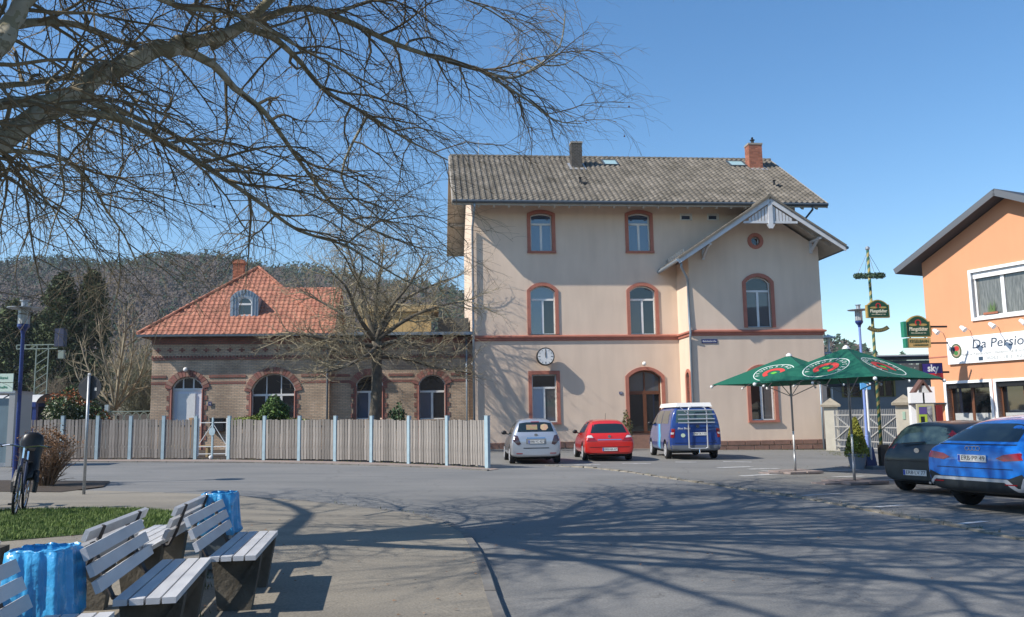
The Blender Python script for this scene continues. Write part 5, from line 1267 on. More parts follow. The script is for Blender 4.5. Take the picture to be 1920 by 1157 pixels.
# ================================================================ CARS
def paint(name, c, rough=.25, metal=.0, coat=1.0): return mat(name, c, rough, metal=metal, coat=coat)
m_tyre = mat('tyre_rubber', (.014,.014,.015), .85); m_rim = mat('alloy_rim', (.6,.61,.63), .35, metal=.35)
m_under = mat('car_underside', (.006,.006,.006), .9); m_tail = mat('tail_lamp_red', (.26,.006,.008), .12, coat=1); m_tailc = mat('tail_lamp_clear', (.55,.5,.5), .1, coat=1)
m_platew = mat('number_plate_white', (.66,.66,.64), .4); m_plateb = mat('euro_band_blue', (.01,.05,.35), .4); m_chrome = mat('chrome', (.65,.66,.68), .12, metal=1)
def densify(poly, s):
    out = []
    for i in range(len(poly)):
        a = Vector(poly[i]); b = Vector(poly[(i+1) % len(poly)]); n = max(1, int((b-a).length/s))
        for k in range(n): out.append(a.lerp(b, k/n))
    return out
def patch(par, name, bvh, poly, axis, m, off=.006, step=.07, side=1, th=.012):
    """piece laid on the body: poly in (x,z) projected along y from the rear/front, or in (y,z) along x"""
    P = densify([Vector(p) for p in poly], step); n = len(P); xs_ = [p.x for p in P]; zs_ = [p.y for p in P]; pts = list(P)
    flat = [tuple(p) for p in P]
    y = min(zs_)+step/2
    while y < max(zs_):
        x = min(xs_)+step/2
        while x < max(xs_):
            if inside((x, y), flat) and min((Vector((x, y))-q).length for q in P) > step*.45: pts.append(Vector((x, y)))
            x += step
        y += step
    vv, _, ff_, _, _, _ = delaunay_2d_cdt(pts, [(i, (i+1) % n) for i in range(n)], [], 1, 1e-5)
    vs = []
    for p in vv:
        if axis == 'r': o, d = Vector((p.x, -3, p.y)), Vector((0,1,0))
        elif axis == 'f': o, d = Vector((p.x, 9, p.y)), Vector((0,-1,0))
        elif axis == 'l': o, d = Vector((-3, p.x, p.y)), Vector((1,0,0))
        elif axis == 't': o, d = Vector((p.x, p.y, 4)), Vector((0,0,-1))
        else: o, d = Vector((3, p.x, p.y)), Vector((-1,0,0))
        h = bvh.ray_cast(o, d)
        vs.append(h[0]-d*off if h[0] else None)
    good = [v for v in vs if v is not None]
    if not good: return None
    for i, v in enumerate(vs):
        if v is None: vs[i] = min(good, key=lambda g: (g-Vector((vv[i].x, 0, vv[i].y))).length if axis in 'rf' else abs(g.y-vv[i].x)+abs(g.z-vv[i].y))
    mb = MB(); mb.add(vs, [tuple(f) for f in ff_]); return mb.build(name, m, par, smooth=True)
def car(name_, label, rc, head, W, Hh, L, stations, wheels, wr, pm, lowz=.0):
    """local frame: rear bumper at y=0, forward +y, right +x"""
    t = thing('parked_car' if name_ != 'van' else 'parked_van', label, 'car' if name_ != 'van' else 'van', (rc[0], rc[1], gz(rc[0])), -head, 'vehicles parked in the square')
    sc_w = W/2
    vs = []; fs = []
    for (y, fl, wl, wm, wb, zm, zb_, wt_, zt_) in stations:
        half = [(0, fl), (wl*.9, fl), (wl, fl+.12), (wm, zm), (wb, zb_), (wt_, zt_-.03), (wt_*.55, zt_), (0, zt_+.012)]
        row = [(-a*sc_w, y, z) for a, z in half[1:-1]][::-1]
        ring_ = [(a*sc_w, y, z) for a, z in half]+row
        vs += ring_
    k = 14; n = len(stations)
    for i in range(n-1):
        for j in range(k): a = i*k+j; b = i*k+(j+1) % k; fs.append((a, b, b+k, a+k))
    for base, flip in ((0, False), ((n-1)*k, True)):
        for j in range(7):
            q = (base+j, base+(k-j) % k, base+(k-j-1) % k if j < 6 else base+7, base+j+1)
            q = tuple(dict.fromkeys(q)); fs.append(q if not flip else q[::-1])
    me = bpy.data.meshes.new('body'); me.from_pydata(vs, [], fs); me.update()
    bm = bmesh.new(); bm.from_mesh(me); bmesh.ops.recalc_face_normals(bm, faces=bm.faces); bm.to_mesh(me); bm.free()
    tmp = bpy.data.objects.new('tmp_body', me); COL.objects.link(tmp); s = tmp.modifiers.new('s', 'SUBSURF'); s.levels = 3; s.render_levels = 3
    dg = bpy.context.evaluated_depsgraph_get(); me2 = bpy.data.meshes.new_from_object(tmp.evaluated_get(dg)); bvh = BVHTree.FromPolygons([v.co.copy() for v in me2.vertices], [tuple(p.vertices) for p in me2.polygons])
    # wheel wells
    cutters = []
    for (wy) in wheels:
        for sx_ in (-1, 1):
            c = MB(); c.tube([(sx_*sc_w*1.2, wy, wr+.01), (sx_*(sc_w-.24), wy, wr+.01)], wr+.055, 26); co = c.build('tmp_cut', pm); cutters.append(co)
    for co in cutters:
        b = tmp.modifiers.new('b', 'BOOLEAN'); b.operation = 'DIFFERENCE'; b.object = co; b.solver = 'FAST'
    dg = bpy.context.evaluated_depsgraph_get(); me3 = bpy.data.meshes.new_from_object(tmp.evaluated_get(dg)); me3.name = 'body'
    bpy.data.objects.remove(tmp)
    for co in cutters: bpy.data.objects.remove(co)
    me3.materials.clear(); me3.materials.append(pm)
    me3.polygons.foreach_set('use_smooth', [True]*len(me3.polygons)); me3.materials.append(mat('black_valance', (.015,.02,.025), .5)); me3.polygons.foreach_set('material_index', [1 if p.center.z < lowz else 0 for p in me3.polygons])
    body = link('body', me3, t, sharp=.7)
    MB().box(-sc_w*.82, sc_w*.82, .35, L-.4, stations[2][1]-.06, stations[2][1]+.25).build('underbody', m_under, t)
    for wy in wheels:
        for sx_ in (-1, 1):
            x0 = sx_*(sc_w-.015); x1 = sx_*(sc_w-.20)
            m = MB(); pr = [(x1, wr*.62), (x1, wr*.93), (x1+(x0-x1)*.12, wr), (x1+(x0-x1)*.85, wr), (x0, wr*.94), (x0, wr*.66)]
            n_ = 28; o0 = len(m.v)
            for xx, r_ in pr:
                for q in range(n_): a = 2*math.pi*q/n_; m.v.append((xx, wy+r_*math.cos(a), wr+r_*math.sin(a)))
            for i in range(len(pr)):
                i2 = (i+1) % len(pr)
                for q in range(n_): q2 = (q+1) % n_; m.f.append((i*n_+q, i*n_+q2, i2*n_+q2, i2*n_+q)); m.m.append(0)
            w_ = m.build('wheel', m_tyre, t, smooth=True, sharp=.9)
            m = MB(); xr = x0-sx_*.008
            for q in range(9):
                a = 2*math.pi*q/9; m.bar((xr, wy+.05*math.cos(a), wr+.05*math.sin(a)), (xr, wy+wr*.63*math.cos(a), wr+wr*.63*math.sin(a)), .045, .025, up=(1,0,0))
            m.tube([(xr-sx_*.02, wy, wr), (xr+sx_*.005, wy, wr)], [.07, .06], 10)
            m.ring([(wy+wr*.67*math.cos(2*math.pi*q/24), wr+wr*.67*math.sin(2*math.pi*q/24)) for q in range(24)], [(wy+wr*.6*math.cos(2*math.pi*q/24), wr+wr*.6*math.sin(2*math.pi*q/24)) for q in range(24)], lambda a, b: (xr-sx_*.02, a, b), lambda a, b: (xr+sx_*.02, a, b)); m.build('rim', m_rim, w_)
            MB().tube([(x0-sx_*.1, wy, wr), (x0-sx_*.07, wy, wr)], wr*.66, 20).build('brake_disc', dark, w_)
    return t, body, bvh
def numplate(par, bvh, x, z, s, yo=-.02, w=.52):
    h = bvh.ray_cast(Vector((x, -3, z)), Vector((0,1,0))); y = (h[0].y if h[0] else 0)-.012
    p = MB().box(x-w/2, x+w/2, y-.008, y, z-.055, z+.055).build('number_plate', m_platew, par); MB().box(x-w/2+.004, x-w/2+.045, y-.010, y-.007, z-.05, z+.05).build('euro_band', m_plateb, p)
    text('lettering', s, .1, wallM(x+.02, y-.0095, z), mat('plate_black', (.01,.01,.01), .5), p, width=w-.09, depth=.001); return p
def mirrors(t, sc_w, y, z, m, both=(-1, 1)):
    for s in both:
        o = MB().sphere((0,0,0), .1, 10).xf(Matrix.Diagonal((1,.55,.75,1))).build('mirror', m, t, smooth=True); o.location = (s*(sc_w+.03), y, z); MB().bar((s*(sc_w-.12), y, z-.06), (s*(sc_w), y, z-.03), .05, .04).build('mirror_arm', m, t)
def symm(poly): return [(-a, b) for a, b in poly][::-1]
def hatch(W, H, L, zb=.93, roofw=.66, rear=None, hood=.98):
    # (y, floor, w_low, w_mid, w_belt, z_mid, z_belt, w_top, z_top)
    return rear+[(L*.30,.20,.99,1.0,.93,.6,zb,roofw,H-.01),(L*.42,.20,.99,1.0,.93,.6,zb,roofw+.01,H),(L*.54,.20,.99,1.0,.93,.6,zb-.01,roofw,H-.04),(L*.64,.20,.99,1.0,.93,.6,zb-.02,roofw-.02,H-.2),(L*.755,.20,.99,1.0,.92,.58,zb-.04,roofw+.04,hood),(L*.88,.20,.98,.97,.88,.55,.80,.72,.86),(L*.97,.22,.86,.88,.78,.5,.68,.62,.74),(L*.995,.26,.72,.74,.66,.45,.58,.52,.62)]
# silver supermini
rear = [(0.0,.30,.74,.86,.84,.50,.66,.74,.74),(.04,.24,.90,.96,.93,.52,.80,.78,.94),(.12,.22,.95,.98,.93,.55,.90,.74,1.04),(.24,.20,.97,.99,.92,.58,.95,.70,1.30),(.36,.20,.99,1.0,.92,.6,.97,.67,1.43),(.52,.20,.99,1.0,.93,.6,.95,.67,1.47)]
m_silver = paint('silver_car_paint', (.46,.49,.54), .3, .55)
tC, b, bv = car('car', 'silver small hatchback parked nose to the wall beside the end of the fence', (.72, 28.15), rad(-4.5), 1.695, 1.50, 3.88, hatch(1.7, 1.50, 3.88, rear=rear), (.62, 3.1), .30, m_silver, lowz=.25)
rw_ = patch(tC, 'rear_window', bv, [(-.60,1.05),(.60,1.05),(.52,1.33),(.3,1.36),(-.3,1.36),(-.52,1.33)], 'r', car_glass)
for nm, P, mm_ in (('window_sticker', [(-.30,1.12),(.06,1.12),(.06,1.28),(-.30,1.28)], mat('pink_green_shade', (.35,.1,.12), .6, (.25,.3,.12), 9, .2)), ('window_toy', [(.16,1.16),(.22,1.10),(.34,1.1),(.42,1.17),(.40,1.27),(.3,1.3),(.18,1.27)], mat('pink_toy', (.5,.22,.2), .6, (.45,.4,.2), 14, .3))): patch(rw_, nm, bv, P, 'r', mm_, off=.011)
L_l = [(-.83,.98),(-.60,.93),(-.50,.66),(-.60,.62),(-.80,.80)]
for P in (L_l, symm(L_l)): patch(tC, 'tail_light', bv, P, 'r', mat('smoked_tail_lamp', (.06,.035,.04), .1, coat=1), off=.008, step=.05)
patch(tC, 'bumper_groove', bv, [(-.42,.515),(.42,.515),(.42,.54),(-.42,.54)], 'r', dark); patch(tC, 'grille_strip', bv, [(-.30,.83),(.30,.83),(.30,.87),(-.30,.87)], 'r', m_chrome)
for s in (-1, 1): patch(tC, 'reflector', bv, [(s*.55-.1,.34),(s*.55+.1,.34),(s*.55+.1,.37),(s*.55-.1,.37)], 'r', m_tail)
patch(tC, 'plate_recess', bv, [(-.33,.66),(.33,.66),(.33,.83),(-.33,.83)], 'r', mat('grey_recess', (.18,.19,.2), .5)); numplate(tC, bv, 0, .73, 'ERB·YC 427')
disc(tC, 'emblem', 0, .95, .06, .045, bv.ray_cast(Vector((0,-3,.95)), Vector((0,1,0)))[0].y-.02, m_chrome, 14)
patch(tC, 'roof_spoiler_lamp', bv, [(-.14,1.365),(.14,1.365),(.14,1.385),(-.14,1.385)], 'r', m_tail, step=.03)
SIDE1 = [(.60,1.0),(1.30,.98),(1.30,1.38),(.85,1.40),(.62,1.22)]; SIDE2 = [(1.36,.98),(2.62,.95),(2.15,1.33),(1.7,1.40),(1.36,1.40)]
for ax in 'lx':
    for P in (SIDE1, SIDE2): patch(tC, 'side_window', bv, P, ax, car_glass, step=.12)
patch(tC, 'windscreen', bv, [(-.62,1.0),(.62,1.0),(.48,1.36),(-.48,1.36)], 'f', car_glass)
mirrors(tC, .85, 2.5, 1.0, dark); MB().bar((-.05,.12,1.06),(.38,.18,1.15),.02,.02).build('wiper', dark, tC)
for ax in 'lx':
    for P in ([(1.32,.3),(1.335,.3),(1.335,.97),(1.32,.97)], [(2.55,.3),(2.565,.3),(2.565,.93),(2.55,.93)]): patch(tC, 'door_gap', bv, P, ax, dark, off=.002)
# red hatchback
rear = [(0.0,.28,.80,.90,.88,.50,.62,.80,.68),(.04,.23,.92,.97,.93,.55,.78,.80,.88),(.14,.22,.96,.99,.93,.57,.88,.76,.98),(.34,.20,.98,1.0,.92,.6,.94,.71,1.22),(.52,.20,.99,1.0,.92,.6,.96,.66,1.36),(.72,.20,.99,1.0,.93,.6,.95,.66,1.43)]
m_redp = paint('red_car_paint', (.55,.018,.012), .3)
tC, b, bv = car('car', 'bright red hatchback parked between the silver car and the blue camper van', (3.32, 30.0), rad(-2), 1.76, 1.46, 4.25, hatch(1.76, 1.46, 4.25, rear=rear), (.82, 3.43), .315, m_redp, lowz=.25)
patch(tC, 'rear_window', bv, [(-.64,.98),(.64,.98),(.53,1.27),(.3,1.30),(-.3,1.30),(-.53,1.27)], 'r', car_glass)
L_l = [(-.82,.92),(-.62,.93),(-.50,.78),(-.42,.70),(-.80,.70)]
for P in (L_l, symm(L_l)):
    e = patch(tC, 'tail_light', bv, P, 'r', m_tail, off=.008, step=.05)
    s = 1 if P[0][0] > -.6 else -1
    patch(e, 'clear_lens', bv, [(s*.80,.90) if s < 0 else (.62,.90), (s*.62,.91) if s < 0 else (.80,.90), (s*.56,.82) if s < 0 else (.81,.83), (s*.81,.83) if s < 0 else (.56,.82)], 'r', m_tailc, off=.014, step=.05)
patch(tC, 'chrome_strip', bv, [(-.42,.735),(.42,.735),(.42,.765),(-.42,.765)], 'r', m_chrome); patch(tC, 'bumper_groove', bv, [(-.7,.49),(.7,.49),(.7,.505),(-.7,.505)], 'r', dark); patch(tC, 'lower_valance', bv, [(-.6,.25),(.6,.25),(.66,.30),(-.66,.30)], 'r', dark)
numplate(tC, bv, 0, .42, 'ERB·HA 67'); disc(tC, 'emblem', 0, .86, .055, .055, bv.ray_cast(Vector((0,-3,.86)), Vector((0,1,0)))[0].y-.02, m_chrome, 14)
SIDE1 = [(.80,1.0),(1.45,.98),(1.45,1.36),(1.1,1.36),(.85,1.2)]; SIDE2 = [(1.51,.98),(2.85,.95),(2.4,1.28),(1.9,1.37),(1.51,1.37)]
for ax in 'lx':
    for P in (SIDE1, SIDE2): patch(tC, 'side_window', bv, P, ax, car_glass, step=.12)
    for P in ([(1.47,.3),(1.485,.3),(1.485,.97),(1.47,.97)], [(2.75,.3),(2.765,.3),(2.765,.93),(2.75,.93)]): patch(tC, 'door_gap', bv, P, ax, dark, off=.002)
patch(tC, 'windscreen', bv, [(-.62,1.0),(.62,1.0),(.48,1.32),(-.48,1.32)], 'f', car_glass)
mirrors(tC, .88, 2.75, 1.0, dark); MB().tube([(0,.95,1.44),(0,.8,1.66)], .006, 4).build('aerial', dark, tC); MB().bar((-.2,.2,.985),(.3,.24,1.0),.02,.02).build('wiper', dark, tC)
# blue camper van
H = 1.93
vst = [(0.0,.36,.86,.92,.90,.62,.95,.86,1.04),(.03,.32,.94,.97,.95,.66,1.22,.86,1.32),(.10,.30,.97,.99,.94,.7,1.25,.82,1.86),(.22,.28,.99,1.0,.94,.7,1.25,.78,H),(.6,.26,1.0,1.0,.95,.7,1.25,.78,H+.02),(1.6,.26,1.0,1.0,.95,.7,1.25,.78,H+.02),(2.8,.26,1.0,1.0,.95,.7,1.24,.78,H),(3.4,.26,1.0,1.0,.95,.7,1.22,.76,H-.06),(3.85,.26,1.0,1.0,.94,.68,1.18,.78,1.62),(4.25,.26,.98,.98,.92,.66,1.1,.82,1.2),(4.7,.28,.95,.93,.86,.6,.9,.7,1.0),(4.86,.3,.82,.82,.76,.55,.75,.6,.82)]
m_vb = paint('blue_van_paint', (.015,.05,.22), .3)
tC, b, bv = car('van', 'blue camper van with white pop up roof and bicycle rack on its tailgate', (6.55, 31.1), rad(-1), 1.90, H, 4.89, vst, (.95, 3.9), .335, m_vb, lowz=.34)
m = MB(); P = [(-.66,.10),(.66,.10),(.70,.3),(.71,3.0),(.55,3.4),(-.55,3.4),(-.71,3.0),(-.70,.3)]
m.prism(P, lambda a, c: (a, c, H-.03), lambda a, c: (a*.93, c*.96+.06, H+.12)); m.build('pop_up_roof', mat('white_roof_shell', (.72,.71,.68), .4), tC, label='white pop up roof shell')
rw_ = patch(tC, 'rear_window', bv, [(-.70,1.34),(.70,1.34),(.64,1.80),(-.64,1.80)], 'r', mat('van_rear_glass', (.05,.09,.09), .05, ior=1.7))
P1 = [(.55,1.30),(1.75,1.30),(1.75,1.78),(.60,1.78)]; P2 = [(1.85,1.30),(2.95,1.30),(2.95,1.78),(1.85,1.78)]; P3 = [(3.05,1.28),(3.85,1.26),(3.6,1.5),(3.3,1.74),(3.05,1.76)]
for ax in 'lx':
    for i, P in enumerate((P1, P2, P3)): patch(tC, 'side_window', bv, P, ax, mat('van_side_glass', (.10,.10,.085), .08, ior=1.6) if i < 2 else car_glass, step=.15)
    for P in ([(1.79,.35),(1.805,.35),(1.805,1.85),(1.79,1.85)], [(3.0,.35),(3.015,.35),(3.015,1.8),(3.0,1.8)]): patch(tC, 'door_gap', bv, P, ax, dark, off=.002)
patch(tC, 'windscreen', bv, [(-.74,1.2),(.74,1.2),(.6,1.7),(-.6,1.7)], 'f', car_glass)
patch(tC, 'side_stripe', bv, [(1.9,.33),(2.2,.33),(2.05,.85),(2.3,1.28),(2.05,1.28),(1.75,.85)], 'l', mat('cyan_stripe', (.08,.5,.75), .3), off=.004, step=.08)
patch(tC, 'side_stripe', bv, [(2.22,.33),(2.42,.33),(2.28,.85),(2.52,1.28),(2.34,1.28),(2.10,.85)], 'l', mat('pale_blue_stripe', (.12,.3,.65), .3), off=.004, step=.08)
for s in (-1, 1):
    P = [(s*.93,.80),(s*.93,1.12),(s*.74,1.12),(s*.78,.80)]; patch(tC, 'tail_light', bv, P, 'r', m_tail, off=.01, step=.04); patch(tC, 'clear_lens', bv, [(s*.90,.92),(s*.90,.99),(s*.78,.99),(s*.80,.92)], 'r', m_tailc, off=.016, step=.04)
patch(tC, 'bumper', bv, [(-.94,.34),(.94,.34),(.95,.53),(-.95,.53)], 'r', mat('grey_bumper', (.12,.13,.15), .5), off=.02, step=.06)
patch(tC, 'side_bumper_corner', bv, [(.0,.34),(.45,.34),(.4,.55),(.02,.8)], 'l', mat('grey_bumper', (.12,.13,.15), .5), off=.008, step=.08)
patch(tC, 'tailgate_gap', bv, [(-.76,.60),(.76,.60),(.76,.615),(-.76,.615)], 'r', dark); numplate(tC, bv, .12, .93, 'ERB·TA 110')
yb = bv.ray_cast(Vector((-.5,-3,1.12)), Vector((0,1,0)))[0].y-.004
text('lettering', 'Blue Beast', .1, wallM(-.42, yb-.006, 1.13), white, tC, width=.46, shear=.2); disc(tC, 'round_sticker', -.46, .88, .08, .07, bv.ray_cast(Vector((-.46,-3,.88)), Vector((0,1,0)))[0].y-.012, mat('pale_sticker', (.5,.6,.45), .5), 16)
text('lettering', 'TDI', .06, wallM(.66, bv.ray_cast(Vector((.66,-3,.68)), Vector((0,1,0)))[0].y-.008, .68), m_chrome, tC)
disc(tC, 'emblem', .08, 1.2, .06, .06, -.0+bv.ray_cast(Vector((.08,-3,1.2)), Vector((0,1,0)))[0].y-.015, m_chrome, 16)
rk = MB(); yo = -.08
for x in (-.27, .40): rk.tube([(x,yo,.42),(x,yo-.01,1.2),(x,yo-.0,1.75),(x+(.05 if x < 0 else -.05),yo+.04,1.86),(x+(.15 if x < 0 else -.15),yo+.06,1.90)], .026, 6)
rk.tube([(-.15,yo+.06,1.90),(.28,yo+.06,1.90)], .02, 6); rk.tube([(-.27,yo,.46),(-.2,yo,.41),(.33,yo,.41),(.40,yo,.46)], .02, 6)
for z in (1.78,1.62,1.46,1.33): rk.tube([(-.64,yo-.05,z),(.68,yo-.05,z)], .023, 6)
rk.tube([(-.55,yo+.1,1.92),(-.25,yo-.04,1.6)], .015, 5); rk.build('bicycle_rack', mat('silver_rack', (.6,.61,.62), .35, metal=.6), tC, label='silver tube bicycle rack on the tailgate')
mirrors(tC, .95, 3.75, 1.3, dark); MB().tube([(.1,-.08,.38),(.1,-.1,.24)], .02, 6).build('tow_bar', m_chrome, tC)
# dark hatchback
rear = [(0.0,.28,.82,.90,.90,.48,.62,.82,.68),(.03,.24,.93,.97,.95,.52,.78,.80,.86),(.10,.22,.97,.99,.93,.55,.88,.76,.97),(.26,.20,.98,1.0,.92,.58,.94,.72,1.22),(.40,.20,.99,1.0,.92,.6,.96,.69,1.37),(.58,.20,.99,1.0,.93,.6,.95,.68,1.41)]
m_dk = paint('dark_slate_car_paint', (.010,.017,.021), .4, coat=.4)
tC, b, bv = car('car', 'dark slate grey hatchback parked left of the bright blue car', (8.05, 17.35), rad(61), 1.65, 1.44, 3.82, hatch(1.65, 1.44, 3.82, rear=rear), (.60, 3.09), .29, m_dk, lowz=.27)
patch(tC, 'rear_window', bv, [(-.60,.99),(.58,.99),(.55,1.29),(.3,1.33),(-.3,1.33),(-.55,1.29)], 'r', mat('bright_car_glass', (.05,.08,.075), .05, ior=1.8))
for s in (-1, 1):
    P = [(s*.80,.86),(s*.66,.90),(s*.60,1.28),(s*.68,1.28),(s*.80,1.06)]; patch(tC, 'tail_light', bv, P, 'r', m_tail, off=.01, step=.04)
    patch(tC, 'tail_light', bv, [(.06,.88),(.30,.9),(.42,1.18),(.38,1.26),(.2,1.12)], 'x' if s > 0 else 'l', m_tail, off=.01, step=.05)
patch(tC, 'bumper_step', bv, [(-.80,.635),(.80,.635),(.80,.655),(-.80,.655)], 'r', dark); numplate(tC, bv, -.05, .42, 'ERB·LV 77', w=.52)
disc(tC, 'emblem', 0, .86, .06, .05, bv.ray_cast(Vector((0,-3,.86)), Vector((0,1,0)))[0].y-.02, m_chrome, 16); MB().bar((-.35,.05,.99),(.15,.1,1.03),.02,.02).build('wiper', dark, tC)
patch(tC, 'plate_recess', bv, [(-.3,.34),(.22,.34),(.25,.49),(-.33,.49)], 'r', m_dk)
SIDE1 = [(.62,.99),(1.35,.98),(1.35,1.33),(1.0,1.34),(.7,1.2)]; SIDE2 = [(1.41,.98),(2.6,.95),(2.15,1.28),(1.7,1.35),(1.41,1.35)]
for ax in 'lx':
    for P in (SIDE1, SIDE2): patch(tC, 'side_window', bv, P, ax, car_glass, step=.12)
    patch(tC, 'door_gap', bv, [(1.37,.3),(1.385,.3),(1.385,.97),(1.37,.97)], ax, dark, off=.002)
patch(tC, 'windscreen', bv, [(-.6,1.0),(.6,1.0),(.48,1.3),(-.48,1.3)], 'f', car_glass); mirrors(tC, .83, 2.5, 1.0, dark)
MB().tube([(0,.6,1.43),(0,.45,1.6)], .008, 4).build('aerial', dark, tC); MB().tube([(.25,.02,.24),(.25,.3,.25)], .03, 8).build('exhaust', m_chrome, tC)
# bright blue crossover coupe
rear = [(0.0,.42,.84,.93,.92,.62,.76,.86,.84),(.03,.34,.95,.98,.96,.66,.92,.86,1.04),(.10,.30,.98,1.0,.96,.7,1.0,.82,1.10),(.30,.28,1.0,1.01,.95,.72,1.02,.76,1.20),(.62,.26,1.0,1.01,.94,.72,1.03,.69,1.38),(.95,.26,1.0,1.01,.93,.72,1.03,.66,1.49)]
H = 1.56; L = 4.5; zb_ = 1.0
st2 = rear+[(L*.34,.26,1.0,1.0,.93,.72,zb_+.02,.66,H-.02),(L*.44,.26,1.0,1.0,.93,.72,zb_+.01,.67,H),(L*.55,.26,1.0,1.0,.93,.7,zb_,.66,H-.05),(L*.65,.26,1.0,1.0,.93,.7,zb_-.01,.64,H-.24),(L*.75,.26,1.0,1.0,.92,.68,zb_-.03,.72,1.07),(L*.88,.28,.99,.98,.9,.64,.9,.76,.96),(L*.97,.3,.9,.9,.82,.6,.78,.66,.84),(L*.995,.34,.78,.78,.7,.55,.68,.56,.72)]
m_bl = paint('bright_blue_car_paint', (.008,.15,.55), .22)
tC, b, bv = car('car', 'bright blue coupe style crossover parked at the right edge', (7.45, 14.1), rad(67), 1.85, H, L, st2, (.86, 3.54), .36, m_bl, lowz=.42)
patch(tC, 'rear_window', bv, [(-.66,1.13),(.66,1.13),(.52,1.38),(.3,1.41),(-.3,1.41),(-.52,1.38)], 'r', car_glass)
lt = [(-.93,.98),(-.55,.93),(-.42,.87),(-.55,.83),(-.92,.86)]
for P in (lt, symm(lt)): patch(tC, 'tail_light', bv, P, 'r', m_tail, off=.01, step=.05)
for ax in 'lx': patch(tC, 'tail_light', bv, [(.08,.88),(.42,.92),(.34,.97),(.08,.99)], ax, m_tail, off=.01, step=.05)
patch(tC, 'lower_bumper', bv, [(-.84,.27),(.84,.27),(.90,.36),(.93,.50),(.84,.64),(.62,.56),(-.62,.56),(-.84,.64),(-.93,.50),(-.90,.36)], 'r', mat('black_valance', (.015,.02,.025), .5), off=.01, step=.06)
patch(tC, 'silver_trim', bv, [(-.86,.36),(-.72,.50),(.55,.50),(.74,.36),(.86,.36),(.90,.58),(.86,.58),(.80,.42),(.76,.42),(.60,.55),(-.74,.55),(-.90,.40)], 'r', mat('satin_trim', (.42,.45,.5), .35, metal=.4), off=.022, step=.04)
patch(tC, 'spoiler_gap', bv, [(-.7,1.075),(.7,1.075),(.7,1.09),(-.7,1.09)], 'r', dark); patch(tC, 'tailgate_gap', bv, [(-.7,.70),(.7,.70),(.7,.71),(-.7,.71)], 'r', dark); numplate(tC, bv, .0, .86, 'ERB·PP 49')
for i in range(4):
    x = -.10+.066*i; y = bv.ray_cast(Vector((x,-3,1.02)), Vector((0,1,0)))[0].y-.018; O = [(x+.04*math.cos(a*math.pi/8), 1.02+.04*math.sin(a*math.pi/8)) for a in range(16)]; I = [(x+.03*math.cos(a*math.pi/8), 1.02+.03*math.sin(a*math.pi/8)) for a in range(16)]
    m = MB(); m.ring(O, I, lambda a, c: (a, y, c), lambda a, c: (a, y+.008, c)); m.build('emblem_ring', m_chrome, tC)
for s in (-1, 1): patch(tC, 'reflector', bv, [(s*.66-.1,.462),(s*.66+.1,.462),(s*.66+.1,.478),(s*.66-.1,.478)], 'r', m_tail, off=.026)
SIDE1 = [(.75,1.08),(1.6,1.06),(1.6,1.42),(1.2,1.42),(.85,1.25)]; SIDE2 = [(1.66,1.06),(3.0,1.03),(2.6,1.32),(2.1,1.44),(1.66,1.44)]
for ax in 'lx':
    for P in (SIDE1, SIDE2): patch(tC, 'side_window', bv, P, ax, car_glass, step=.12)
    patch(tC, 'door_gap', bv, [(1.62,.35),(1.635,.35),(1.635,1.04),(1.62,1.04)], ax, dark, off=.002)
patch(tC, 'windscreen', bv, [(-.64,1.1),(.64,1.1),(.5,1.42),(-.5,1.42)], 'f', car_glass); mirrors(tC, .93, 2.9, 1.1, m_bl)
MB().tube([(0,1.5,1.55),(0,1.42,1.62)], [.03,.01], 6).build('roof_fin', m_bl, tC)

# ================================================================ BENCHES
m_slat = mat('white_bench_slat', (.60,.60,.60), .5, (.44,.44,.45), 3, .35, bump=.15, bscale=50, stretch=(3,.8,3)); objrand(m_slat, .08)
m_conc = mat('mossy_concrete', (.16,.14,.11), .95, (.05,.045,.035), 4, .3, bump=.7, bscale=30); m_iron = mat('dark_iron_strap', (.05,.045,.045), .6)
BL = 1.46
def bench(label, x, y, rz):
    """local: length along +y from 0, seat faces +x, backrest at x<0"""
    t = thing('park_bench', label, 'bench', (x, y, PZ(x, y)), rz, 'white slatted park benches')
    for i in range(4):
        x0 = .02+.088*i; MB().box(x0, x0+.075, 0, BL, .40, .435).build('seat_slat', m_slat, t)
    for i in range(3):
        z = .51+.092*i; xb = -.07-.034*i; m = MB().box(-.016,.016,0,BL,-.036,.036).xf(Matrix.Rotation(-.38,4,'Y')); o = m.build('back_slat', m_slat, t); o.location = (xb, 0, z)
    for y0 in (.22, BL-.34):
        m = MB(); m.prism([(.06,-.02),(.30,-.02),(.37,.40),(-.0,.40)], lambda a, b: (a, y0, b), lambda a, b: (a, y0+.12, b)); lg = m.build('leg', m_conc, t)
        MB().bar((.34,y0-.012,.36),(.12,y0-.012,.04),.02,.03).build('rib', m_conc, lg)
        MB().tube([(.02,y0+.06,.39),(-.04,y0+.06,.40),(-.07,y0+.06,.46),(-.095,y0+.06,.51),(-.17,y0+.06,.73)], .016, 4).build('strap', m_iron, t)
    return t
e = rad(9)
bench('right-facing slatted bench nearest the camera, cut off by the bottom left corner', -2.20, 3.22, e+.05)
bench('right-facing white slatted bench in the middle of its row, beside the nearer blue bagged bin', -2.31, 5.0, e+.05)
bench('right-facing white slatted bench farthest from the camera, in front of the farther blue bagged bin', -2.30, 6.5, e)
bench('left-facing bench at the far left edge before the nearer bin, only slat ends showing', -3.26, 5.24, e+math.pi)
bench('left-facing white bench seen from behind with dark iron straps, just past the nearer bin', -3.16, 7.1, e+math.pi)
bench('left-facing white bench seen from behind at the far end of its row', -3.14, 8.52, e+math.pi)
